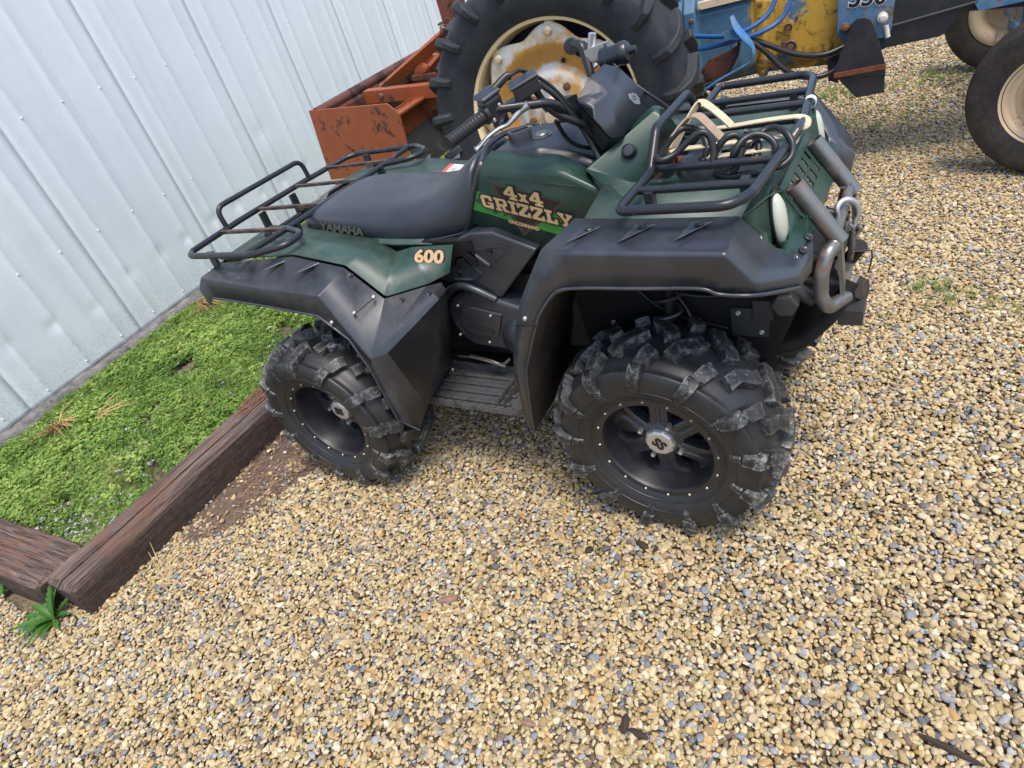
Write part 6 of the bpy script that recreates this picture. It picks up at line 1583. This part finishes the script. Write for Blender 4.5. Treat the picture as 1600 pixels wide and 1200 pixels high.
# ------------------------------------------------------------ things lying on the quad's front rack
cz = 1.08
def loop(cx, cy, cz_, rx, rz, yaw, tilt, a0=0, a1=360, n=26):
    out = []
    for k in range(n+1):
        a = R(a0+(a1-a0)*k/n); q = V(math.cos(a)*rx, math.sin(a)*tilt, math.sin(a)*rz)
        out.append(V(cx, cy, cz_)+Matrix.Rotation(yaw, 3, 'Z') @ q)
    return out
cc1 = smoothpath([(0.6535, -0.2009, 1.030), (0.6764, -0.2083, 1.070), (0.7142, -0.2025, 1.100), (0.7384, -0.1521, 1.120), (0.7538, -0.1216, 1.120), (0.7682, -0.114, 1.090), (0.7678, -0.1037, 1.040)], 8)
cbm = MB()
r0 = .0085
for pts in ([(0.6375, -0.16, 1.074), (0.6585, -0.14, 1.101), (0.6928, -0.12, 1.131), (0.716, -0.1, 1.126), (0.7467, -0.12, 1.117), (0.7627, -0.14, 1.094), (0.7622, -0.16, 1.063)],
            [(0.6581, -0.22, 1.103), (0.6771, -0.23, 1.097), (0.7073, -0.21, 1.104), (0.7424, -0.19, 1.130), (0.7683, -0.18, 1.138), (0.7853, -0.18, 1.122), (0.7929, -0.19, 1.091), (0.7907, -0.2, 1.070)],
            [(0.7832, -0.17, 1.055), (0.7953, -0.17, 1.089), (0.8159, -0.16, 1.111), (0.8376, -0.15, 1.113), (0.8515, -0.15, 1.095), (0.8524, -0.16, 1.070)],
            [(0.8324, -0.18, 1.061), (0.84, -0.18, 1.085), (0.8572, -0.16, 1.104), (0.8823, -0.14, 1.106), (0.9108, -0.14, 1.094), (0.9264, -0.15, 1.072), (0.9187, -0.16, 1.039)],
            [(0.8663, -0.12, 1.077), (0.8594, -0.14, 1.062), (0.8754, -0.16, 1.054), (0.8855, -0.15, 1.063), (0.8822, -0.13, 1.084), (0.8585, -0.1, 1.097), (0.8436, -0.1, 1.102)],
            [(0.8775, -0.12, 1.093), (0.8929, -0.1, 1.101), (0.9177, -0.1, 1.103), (0.9441, -0.12, 1.096), (0.9613, -0.14, 1.076), (0.9635, -0.17, 1.057), (0.9473, -0.19, 1.045), (0.9253, -0.2, 1.045)],
            [(0.8319, -0.19, 1.040), (0.843, -0.19, 1.048), (0.8555, -0.17, 1.086), (0.8562, -0.17, 1.098)],
            [(0.7933, -0.18, 1.032), (0.8264, -0.19, 1.027), (0.8644, -0.19, 1.031), (0.8991, -0.18, 1.030), (0.9121, -0.17, 1.040)]):
    cbm.tube(smoothpath(pts, 8), r0, 10)
cab = cbm.build('cable_coil', M['hose'], None, 60); tag(cab, 'stiff black cable lying in loops on the front rack of the quad bike', 'cable')
for q0, q1 in (((0.752, -0.16, 1.057), (0.7691, -0.16, 1.069)), ((0.6481, -0.17, 1.077), (0.6763, -0.17, 1.086))):
    MB().cyl(q0, q1, .013, 12).build('cable_sleeve', M['rack'], cab)
bx_ = MB().lathe([(0, .03), (.055, .028), (.066, .012), (.068, -.01), (.05, -.014)], o=(0.7463, -0.1245, 1.030), axis=(0, 0, 1), n=20).build('winch_control', M['blackclean'], None, 40)
tag(bx_, 'round black plug body under the cable loops on the front rack', 'plug')
for qq in ((1108, 264),): pass
def ribbon(mb, pts, wd, th, up=(0, 0, 1)):
    P = smoothpath(pts, 8); N_ = len(P); vs = []; 
    for i, q in enumerate(P):
        t_ = (P[min(i+1, N_-1)]-P[max(i-1, 0)]).normalized(); s_ = t_.cross(V(up)) if up != 'y' else V(.35, .94, 0)-t_*t_.dot(V(.35, .94, 0))
        if s_.length < .05: s_ = t_.cross(V(0, 1, 0))
        s_.normalize(); n_ = s_.cross(t_)
        vs.append([q-s_*wd/2-n_*th/2, q+s_*wd/2-n_*th/2, q+s_*wd/2+n_*th/2, q-s_*wd/2+n_*th/2])
    o = len(mb.v); mb.grid(vs, True); mb.f.append(tuple(o+i for i in (3, 2, 1, 0))); mb.f.append(tuple(o+(N_-1)*4+i for i in range(4)))
s_ = MB()
ribbon(s_, [(0.6492, -0.17, 1.085), (0.6905, -0.14, 1.088), (0.7561, -0.14, 1.091), (0.8289, -0.12, 1.086), (0.9017, -0.11, 1.085), (0.946, -0.1, 1.081)], .025, .003)
ribbon(s_, [(0.7596, -0.16, 1.069), (0.8374, -0.16, 1.072), (0.9143, -0.14, 1.069)], .024, .003)
st1 = s_.build('tie_strap', M['strap'], None, 60); tag(st1, 'cream webbing strap stretched along the rack under the black cable loops', 'strap', 'cream webbing straps on the front rack')
s_ = MB()
ribbon(s_, [(0.6941, 0, 1.094), (0.7429, 0.03, 1.077), (0.8421, 0.03, 1.082), (0.9124, 0.03, 1.084), (0.9501, 0.03, 1.082), (0.9636, 0.02, 1.074), (0.9654, -0.01, 1.069), (0.9462, -0.01, 1.062)], .027, .003)
ribbon(s_, [(0.9561, -0.11, 1.069), (0.959, -0.06, 1.066), (0.9567, -0.02, 1.064)], .030, .003, (1, 0, 0))
st2 = s_.build('tie_strap', M['strap'], None, 60); tag(st2, 'cream webbing strap wrapped over the front tube of the rack near its middle', 'strap', 'cream webbing straps on the front rack')
s_ = MB()
ribbon(s_, [(0.6593, -0.1, 1.073), (0.679, -0.06, 1.110), (0.7093, -0.02, 1.155), (0.7202, -0.01, 1.158), (0.7362, 0, 1.145), (0.7668, 0, 1.115), (0.7895, 0, 1.089)], .026, .004, 'y')
st3 = s_.build('tie_strap', M['strap'], None, 60); tag(st3, 'cream webbing strap standing up in a pointed loop at the back of the rack', 'strap', 'cream webbing straps on the front rack')
s_ = MB()
ribbon(s_, [(0.6458, -0.14, 1.082), (0.682, -0.12, 1.124), (0.7122, -0.1, 1.152), (0.735, -0.1, 1.154), (0.7527, -0.1, 1.138), (0.7729, -0.1, 1.113), (0.7888, -0.1, 1.094)], .028, .005, 'y')
st4 = s_.build('tie_strap', M['strap_dirty'], None, 60); tag(st4, 'dirty tan webbing strap arched in front of the pointed cream loop', 'strap', 'cream webbing straps on the front rack')
rg_ = MB().prism([(0.6139, -0.01798, 1.060), (0.6145, 0.0499, 1.060), (0.6438, 0.002288, 1.060), (0.6501, -0.1016, 1.050), (0.6247, -0.07786, 1.050)], (0, 0, -.03)).prism([(0.6658, -0.08881, 1.040), (0.7252, -0.08076, 1.040), (0.7196, -0.04844, 1.040), (0.6563, -0.04631, 1.040)], (0, 0, -.02))
# one bent strap buckle plate: joined by a rod
rg_.bar((0.6295, -0.03883, 1.045), (0.658, -0.04381, 1.030), .012, .01)
rgo = rg_.build('ratchet_buckle', M['redrag'], None, 30); bev(rgo, .002, 2); tag(rgo, 'rusty red ratchet buckle under the straps on the front rack', 'buckle')
tp = MB().lathe([(.0140, -.010), (.0158, -.009), (.0158, .009), (.0140, .010)], o=(0.9507, 0.1805, 1.070), axis=(.06, -1, 0), n=20)
tpo = tp.build('tape_band', M['tape'], None, 60); tag(tpo, 'white tape band wound round the front tube of the rack', 'tape')

# ------------------------------------------------------------ grass strip: weeds, clover-like leaves, blades, tiny flowers
def m_leaf(name, a, b, c_, sat=1.):
    t = NT(name)
    at = t.new('ShaderNodeAttribute'); at.attribute_type = 'INSTANCER'; at.attribute_name = 'hue'
    col = t.ramp(at.outputs['Fac'], [(0, a), (.5, b), (1, c_)])
    t.set(col=col, rough=.55, spec=.3)
    tr_ = t.new('ShaderNodeBsdfTranslucent'); t.put(tr_.inputs[0], t.mix(1., col, (1., 1., .5), 'MULTIPLY'))
    mx = t.new('ShaderNodeMixShader'); mx.inputs[0].default_value = .28; t.l.new(t.b.outputs[0], mx.inputs[1]); t.l.new(tr_.outputs[0], mx.inputs[2])
    t.l.new(mx.outputs[0], t.n['Material Output'].inputs[0]); return t.m
M['weed'] = m_leaf('weed_leaf', (.085, .165, .030), (.18, .315, .055), (.36, .47, .12))
M['blade'] = m_leaf('grass_blade', (.10, .18, .04), (.20, .31, .07), (.42, .40, .18))
M['petal'] = m_plain('lilac_petal', (.55, .47, .66), .6)
M['straw'] = m_plain('dry_straw', (.48, .34, .15), .8, var=.4, scale=30)
gp_ = bpy.data.collections.new('grass_shapes')
def add_proto(mb, mats, nm, coll):
    me = bpy.data.meshes.new(nm); me.from_pydata(mb.v, [], mb.f)
    for m_ in mats: me.materials.append(m_)
    coll.objects.link(bpy.data.objects.new(nm, me)); return me
for k in range(8):                                    # leafy sprigs
    mb = MB(); npet = 9+k % 4
    for _ in range(npet):
        a = random.uniform(0, 6.28); r_ = random.uniform(.0, .022); h = random.uniform(.008, .034); c_ = V(math.cos(a)*r_, math.sin(a)*r_, h)
        for q in range(random.choice((3, 3, 5))):
            b_ = a+(q-1)*1.3+random.uniform(-.3, .3); L = random.uniform(.007, .014); w_ = L*random.uniform(.34, .52); d = V(math.cos(b_), math.sin(b_), random.uniform(-.1, .55)); s_ = V(-math.sin(b_), math.cos(b_), 0)
            mb.add([c_, c_+d*L*.5+s_*w_, c_+d*L, c_+d*L*.5-s_*w_], [(0, 1, 2, 3)])
    for _ in range(4):
        a = random.uniform(0, 6.28); d = V(math.cos(a)*.018, math.sin(a)*.018, .026); s_ = V(-math.sin(a), math.cos(a), 0)*.0007
        mb.add([-s_, s_, d+s_, d-s_], [(0, 1, 2, 3)])
    add_proto(mb, [M['weed']], 'grass_shape_%02d' % k, gp_)
for k in range(5):                                    # thin grass tufts
    mb = MB()
    for _ in range(12):
        a = random.uniform(0, 6.28); b0 = V(random.uniform(-.012, .012), random.uniform(-.012, .012), 0); L = random.uniform(.025, .07); ln = random.uniform(.2, .8); w_ = random.uniform(.0007, .0013)
        d = V(math.cos(a)*ln, math.sin(a)*ln, 1).normalized(); s_ = V(-math.sin(a), math.cos(a), 0)*w_; m_ = b0+d*L*.55; e_ = b0+d*L+V(math.cos(a), math.sin(a), -.6)*L*.18
        mb.add([b0-s_, b0+s_, m_+s_*.8, m_-s_*.8, e_], [(0, 1, 2, 3), (3, 2, 4)])
    add_proto(mb, [M['blade']], 'grass_shape_%02d' % (10+k), gp_)
def sleeper_edge(y): return -1.508+.017*(y+1.485)
P = jgrid(-3.60, -1.40, -1.75, 4.0, .0145, .5)
x, y = P[:, 0], P[:, 1]
wx = (WC-WN.y*y)/WN.x+.075
k = (x < -1.508-.017*(y+1.485)+.012) & (x > wx) & (y > -1.395-.0612*(x+1.5))
P = P[k]
nz = np.array([noise.noise(V(a*2.2, b*2.2, 0))+.5*noise.noise(V(a*6, b*6, 2)) for a, b in P])
bare = np.array([noise.noise(V(a*4, b*4, 7)) for a, b in P])
bare += .35*np.array([noise.noise(V(a*11, b*11, 4)) for a, b in P])
k = (bare < .27) | (rng.uniform(size=len(P)) < .22); P, nz = P[k], nz[k]
n = len(P)
isb = (rng.uniform(size=n) < np.clip(.26+.55*np.array([noise.noise(V(a*1.3, b*1.3, 5)) for a, b in P]), .05, .6))
idx = np.where(isb, rng.integers(8, 13, n), rng.integers(0, 8, n))
hz = .012+.018*np.array([noise.noise(V(a*3, b*3, 11)) for a, b in P])
lip = np.clip((P[:, 0]+1.62)/.12, 0, 1)*.02
s_ = rng.uniform(.6, 1.25, n)*(1+.5*nz)
g_ = scatter('grass', np.column_stack([P, hz*.6+.0+.0*lip]), np.column_stack([rng.normal(0, .2, n), rng.normal(0, .2, n), rng.uniform(0, 6.28, n)]), np.column_stack([s_, s_, s_*1.15]), gp_, {'hue': np.clip(.5+.55*nz+rng.normal(0, .27, n), 0, 1)}, idx)
tag(g_, 'bright green weeds and short grass growing between the wall and the timber', kind='stuff')
gs = MB().grid([[V(xx, yy, -.004+.006*noise.noise(V(xx*6, yy*6, 0))) for xx in np.linspace(-3.95, -1.40, 30)] for yy in np.linspace(-1.42, 5.5, 60)]).build('turf_soil', M['soil'], None, 180)
tag(gs, 'earth under the grass strip', kind='structure')
# grass beyond: the part seen behind the wheels and blade
P = jgrid(-3.9, -.4, 3.9, 6.0, .045, .5); x, y = P[:, 0], P[:, 1]
P = P[(x > (WC-WN.y*y)/WN.x+.05) & (x < -.8-.25*(y-3.9))]; n = len(P)
P0 = jgrid(-1.45, -.95, 1.2, 3.9, .03, .5); P0 = P0[rng.uniform(size=len(P0)) < np.clip((-.95-P0[:, 0])/.4, 0, 1)]; P = np.vstack([P, P0]); n = len(P)
g2 = scatter('grass', np.column_stack([P, np.zeros(n)]), np.column_stack([rng.normal(0, .2, (n, 2)), rng.uniform(0, 6.28, n)]), np.repeat(rng.uniform(1.2, 2.2, n)[:, None], 3, 1), gp_, {'hue': rng.uniform(.3, .9, n)}, rng.integers(0, 13, n))
tag(g2, 'green grass beyond the orange blade and tractor tyre', kind='stuff')
# tiny lilac flowers
fl_ = bpy.data.collections.new('flower_shapes')
for k in range(3):
    mb = MB()
    for q in range(5+k):
        a = random.uniform(0, 6.28); c_ = V(random.uniform(-.007, .007), random.uniform(-.007, .007), random.uniform(.034, .044)); d = V(math.cos(a), math.sin(a), .3)*.0055; s_ = V(-math.sin(a), math.cos(a), 0)*.0028
        mb.add([c_-s_, c_+d*.6-s_, c_+d, c_+d*.6+s_, c_+s_], [(0, 1, 2, 3, 4)])
    add_proto(mb, [M['petal']], 'flower_shape_%02d' % k, fl_)
pts = []
for cx_, cy_, sx_, sy_, nn in ((-1.86, -1.17, .16, .09, 60), (-1.70, -1.20, .08, .07, 22), (-1.95, -.86, .10, .10, 18), (-2.2, -.3, .35, .4, 30), (-2.2, .45, .4, .35, 34), (-2.0, -1.25, .15, .05, 26)):
    pts.append(np.column_stack([rng.normal(cx_, sx_, nn), rng.normal(cy_, sy_, nn)]))
pts = np.vstack(pts); pts = pts[(pts[:, 0] < -1.54) & (pts[:, 1] > -1.34)]; n = len(pts)
f_ = scatter('flowers', np.column_stack([pts, np.zeros(n)]), np.column_stack([np.zeros((n, 2)), rng.uniform(0, 6, n)]), np.repeat(rng.uniform(.8, 1.3, n)[:, None], 3, 1), fl_, {})
tag(f_, 'tiny lilac flowers scattered among the weeds', kind='stuff')
yf = V((-3.085, -0.2815, 0.03)); mb = MB().cyl((0, 0, 0), (0, 0, .03), .0015, 6).lathe([(0, .038), (.009, .036), (.011, .032), (0, .028)], axis=(0, 0, 1), n=9)
yo = mb.build('yellow_flower', m_plain('yellow_petal', (.75, .38, .02), .6), None, loc=(yf.x, yf.y, 0)); tag(yo, 'single orange-yellow flower head near the wall footing', 'flower')

# dry straw tufts
def tuft(loc, n_, L, lean, lab, spread=.3):
    m = MB()
    for _ in range(n_):
        a = lean+random.gauss(0, spread); l_ = L*random.uniform(.5, 1.1); b0 = V(random.gauss(0, .018), random.gauss(0, .018), 0)
        up = random.uniform(.25, 1.1); d = V(math.cos(a), math.sin(a), up).normalized()
        m.tube([b0, b0+d*l_*.5, b0+d*l_+V(math.cos(a), math.sin(a), -1)*l_*.22], [.0030, .0024, .0009], 3, caps=False)
    o = m.build('dry_grass_tuft', M['straw'], None, 0, loc=tuple(loc)); tag(o, lab, 'dry grass', 'dry straw tufts in the grass'); return o
tuft((-3.272, 0.5766, 0.03), 110, .26, R(-12), 'dry straw tuft sticking out at the wall footing beside the rear fender', .35)
tuft((-2.975, -0.7521, 0.03), 70, .20, R(-15), 'sparse dry straw tuft in the grass left of the timber', .6)
tuft((-2.730, -0.6579, 0.02), 16, .24, R(60), 'few tall dry stems standing up in the middle of the grass', .3)
tuft((-1.130, -1.254, 0), 7, .17, R(70), 'thin dry stems leaning on the front face of the long timber', .8)
# mulch fibres on the soil patch
m = MB()
for _ in range(5200):
    for _t in range(20):
        x, y = random.uniform(-1.32, -.82), random.uniform(-1.1, .5)
        if inpoly(x, y, soil_poly): break
    if random.random() > .35+1.3*noise.noise(V(x*6, y*6, 3)): continue
    a = random.uniform(0, 6.28); L = random.uniform(.008, .045); z = .006+random.uniform(0, .008)
    d = V(math.cos(a), math.sin(a), random.uniform(-.1, .15))*L
    m.tube([V(x, y, z), V(x, y, z)+d*.5+V(0, 0, random.uniform(0, .004)), V(x, y, z)+d], [.0011, .0012, .0006], 3, caps=False)
mo_ = m.build('mulch_fibres', m_plain('mulch', (.30, .20, .13), .9, var=.5, scale=8), None, 0); tag(mo_, 'brown plant fibres strewn over the bare soil beside the timber', kind='stuff')

# leafy weed by the timber's end: every leaf its own part
t = NT('dandelion_leaf')
t.set(col=t.mix(t.noise(40, 4), (.030, .105, .014), (.085, .22, .030)), rough=.45, nrm=t.bump(t.noise(90, 3), .3, .003))
tr_ = t.new('ShaderNodeBsdfTranslucent'); tr_.inputs[0].default_value = (.12, .32, .03, 1); mx = t.new('ShaderNodeMixShader'); mx.inputs[0].default_value = .25
t.l.new(t.b.outputs[0], mx.inputs[1]); t.l.new(tr_.outputs[0], mx.inputs[2]); t.l.new(mx.outputs[0], t.n['Material Output'].inputs[0]); M['dand'] = t.m
wd_ = empty('leafy_weed', (-1.467, -1.555, 0)); tag(wd_, 'jagged-leaved green weed growing in the gravel at the end of the timber', 'weed')
def jag_leaf(L, W, az, el, curl, seed):
    rr = random.Random(seed); m = MB(); N_ = 14; rows = []
    p = V(0, 0, .004); e_ = el
    for i in range(N_+1):
        t_ = i/N_; w_ = W*(math.sin(math.pi*min(1, t_*1.02)**.75)**.8)*(1.0 if i % 2 else .58)+.0012
        if i == N_: w_ = .0006
        d = V(math.cos(az)*math.cos(e_), math.sin(az)*math.cos(e_), math.sin(e_)); s_ = V(-math.sin(az), math.cos(az), 0)
        n_ = s_.cross(d)*-1
        fwd = d*(-.012 if i % 2 else .0)
        rows.append([p+s_*w_+n_*w_*.35+fwd*0, p+s_*w_*.5+n_*w_*.10, p, p-s_*w_*.5+n_*w_*.10, p-s_*w_+n_*w_*.35])
        p = p+d*L/N_; e_ -= curl/N_
    m.grid(rows); return m.build('leaf', M['dand'], wd_, 60)
for i, (az, el, L, W, cu) in enumerate(((170, 25, .15, .018, .6), (150, 50, .14, .020, .8), (120, 62, .17, .020, .7), (100, 70, .16, .021, .5), (75, 68, .16, .019, .6), (60, 45, .13, .018, .7), (200, 22, .15, .021, .5), (228, 28, .16, .024, .6), (250, 20, .13, .018, .5), (285, 25, .13, .017, .6), (310, 22, .11, .017, .5), (185, 55, .12, .018, .9), (20, 40, .11, .016, .8), (265, 48, .12, .018, .9), (345, 25, .10, .015, .6))):
    jag_leaf(L, W, R(az), R(el), cu, i)
w2 = empty('leafy_weed', (-1.876, -1.580, 0)); tag(w2, 'small green weed at the left edge beside the greyer timber', 'weed')
for ch in list(wd_.children)[:6]:
    c_ = ch.copy(); COL.objects.link(c_); c_.parent = w2; c_.scale = (.5,)*3
# low grass sprigs coming up through the far gravel
P = []
for cx_, cy_, s_, nn in ((.60, 3.80, .10, 60), (1.18, 3.9, .10, 40), (1.31, .97, .05, 12), (.95, 3.3, .15, 16), (1.55, .9, .05, 8), (.75, 3.05, .06, 14)):
    P.append(np.column_stack([rng.normal(cx_, s_*1.5, nn), rng.normal(cy_, s_, nn)]))
P = np.vstack(P); n = len(P)
g3 = scatter('sparse_grass', np.column_stack([P, np.full(n, .008)]), np.column_stack([np.zeros((n, 2)), rng.uniform(0, 6, n)]), np.repeat(rng.uniform(.7, 1.5, n)[:, None], 3, 1), gp_, {'hue': rng.uniform(.2, .7, n)}, rng.integers(8, 13, n))
tag(g3, 'sparse grass sprouting through the gravel beyond the quad', kind='stuff')

# bark chips
t = NT('bark'); t.set(col=t.mix(t.noise(50, 6, .7), (.020, .013, .010), (.07, .045, .033)), rough=.85, nrm=t.bump(t.noise(60, 5), 1, .006)); M['bark'] = t.m
t = NT('pale_bark'); t.set(col=t.mix(t.noise(1, 6, .7, vec=t.mapping((20, 160, 20))), (.17, .085, .06), (.34, .20, .15)), rough=.8, nrm=t.bump(t.noise(60, 5), .8, .004)); M['palebark'] = t.m
def chip(loc, L, W, H, rz, mat, lab, seed):
    m = MB(); rows = []
    for i in range(11):
        t_ = i/10; w_ = W*(math.sin(math.pi*(.06+.88*t_))**.6)*(1+.3*noise.noise(V(t_*4, seed, 0))); h_ = H*(.5+.6*math.sin(math.pi*t_))
        x = (t_-.5)*L
        rows.append([V(x, -w_/2, 0), V(x, -w_*.4, h_*.7+.3*H*noise.noise(V(t_*5, seed, 3))), V(x, 0, h_+.3*H*noise.noise(V(t_*5, seed, 5))), V(x, w_*.4, h_*.6), V(x, w_/2, 0)])
    m.grid(rows, True); m.f += [(0, 1, 2, 3, 4), tuple(50+i for i in (4, 3, 2, 1, 0))]
    o = m.build('bark_chip', M[mat], None, 30, loc=(loc[0], loc[1], .011), rot=(random.uniform(-.15, .15), random.uniform(-.1, .1), rz)); tag(o, lab, 'bark chip', 'bark chips on the gravel')
chip((0.06405, -0.9638, 0.01), .066, .028, .010, R(25), 'palebark', 'pale reddish bark chip lying alone on the gravel below the footrest', 1)
chip((0.4294, -0.6521, 0.01), .030, .026, .012, R(60), 'bark', 'small dark bark chip left of the front tyre\'s lower edge', 2)
chip((0.5858, -0.5873, 0.01), .046, .026, .014, R(-20), 'bark', 'dark bark chip close under the bottom of the front tyre', 3)
chip((0.6316, -0.5866, 0.01), .026, .014, .010, R(70), 'bark', 'tiny dark bark chip right beside the one under the front tyre', 4)
chip((0.7279, -1.119, 0.01), .046, .022, .012, R(100), 'bark', 'dark upright-lying bark chip at the bottom of the picture', 5)
chip((0.7672, -1.130, 0.01), .050, .018, .010, R(-5), 'bark', 'dark flat bark chip touching its neighbour at the bottom of the picture', 6)
chip((1.396, -0.9149, 0.01), .120, .016, .010, R(-10), 'bark', 'long dark bark sliver near the lower right corner', 7)
chip((0.8747, -0.846, 0.01), .022, .014, .008, R(-40), 'bark', 'tiny brown bark crumb in the open gravel in front of the front tyre', 8)
chip((0.494, -1.210, 0.01), .040, .018, .006, R(10), 'palebark', 'small tan bark flake at the bottom left of the dark pair', 9)
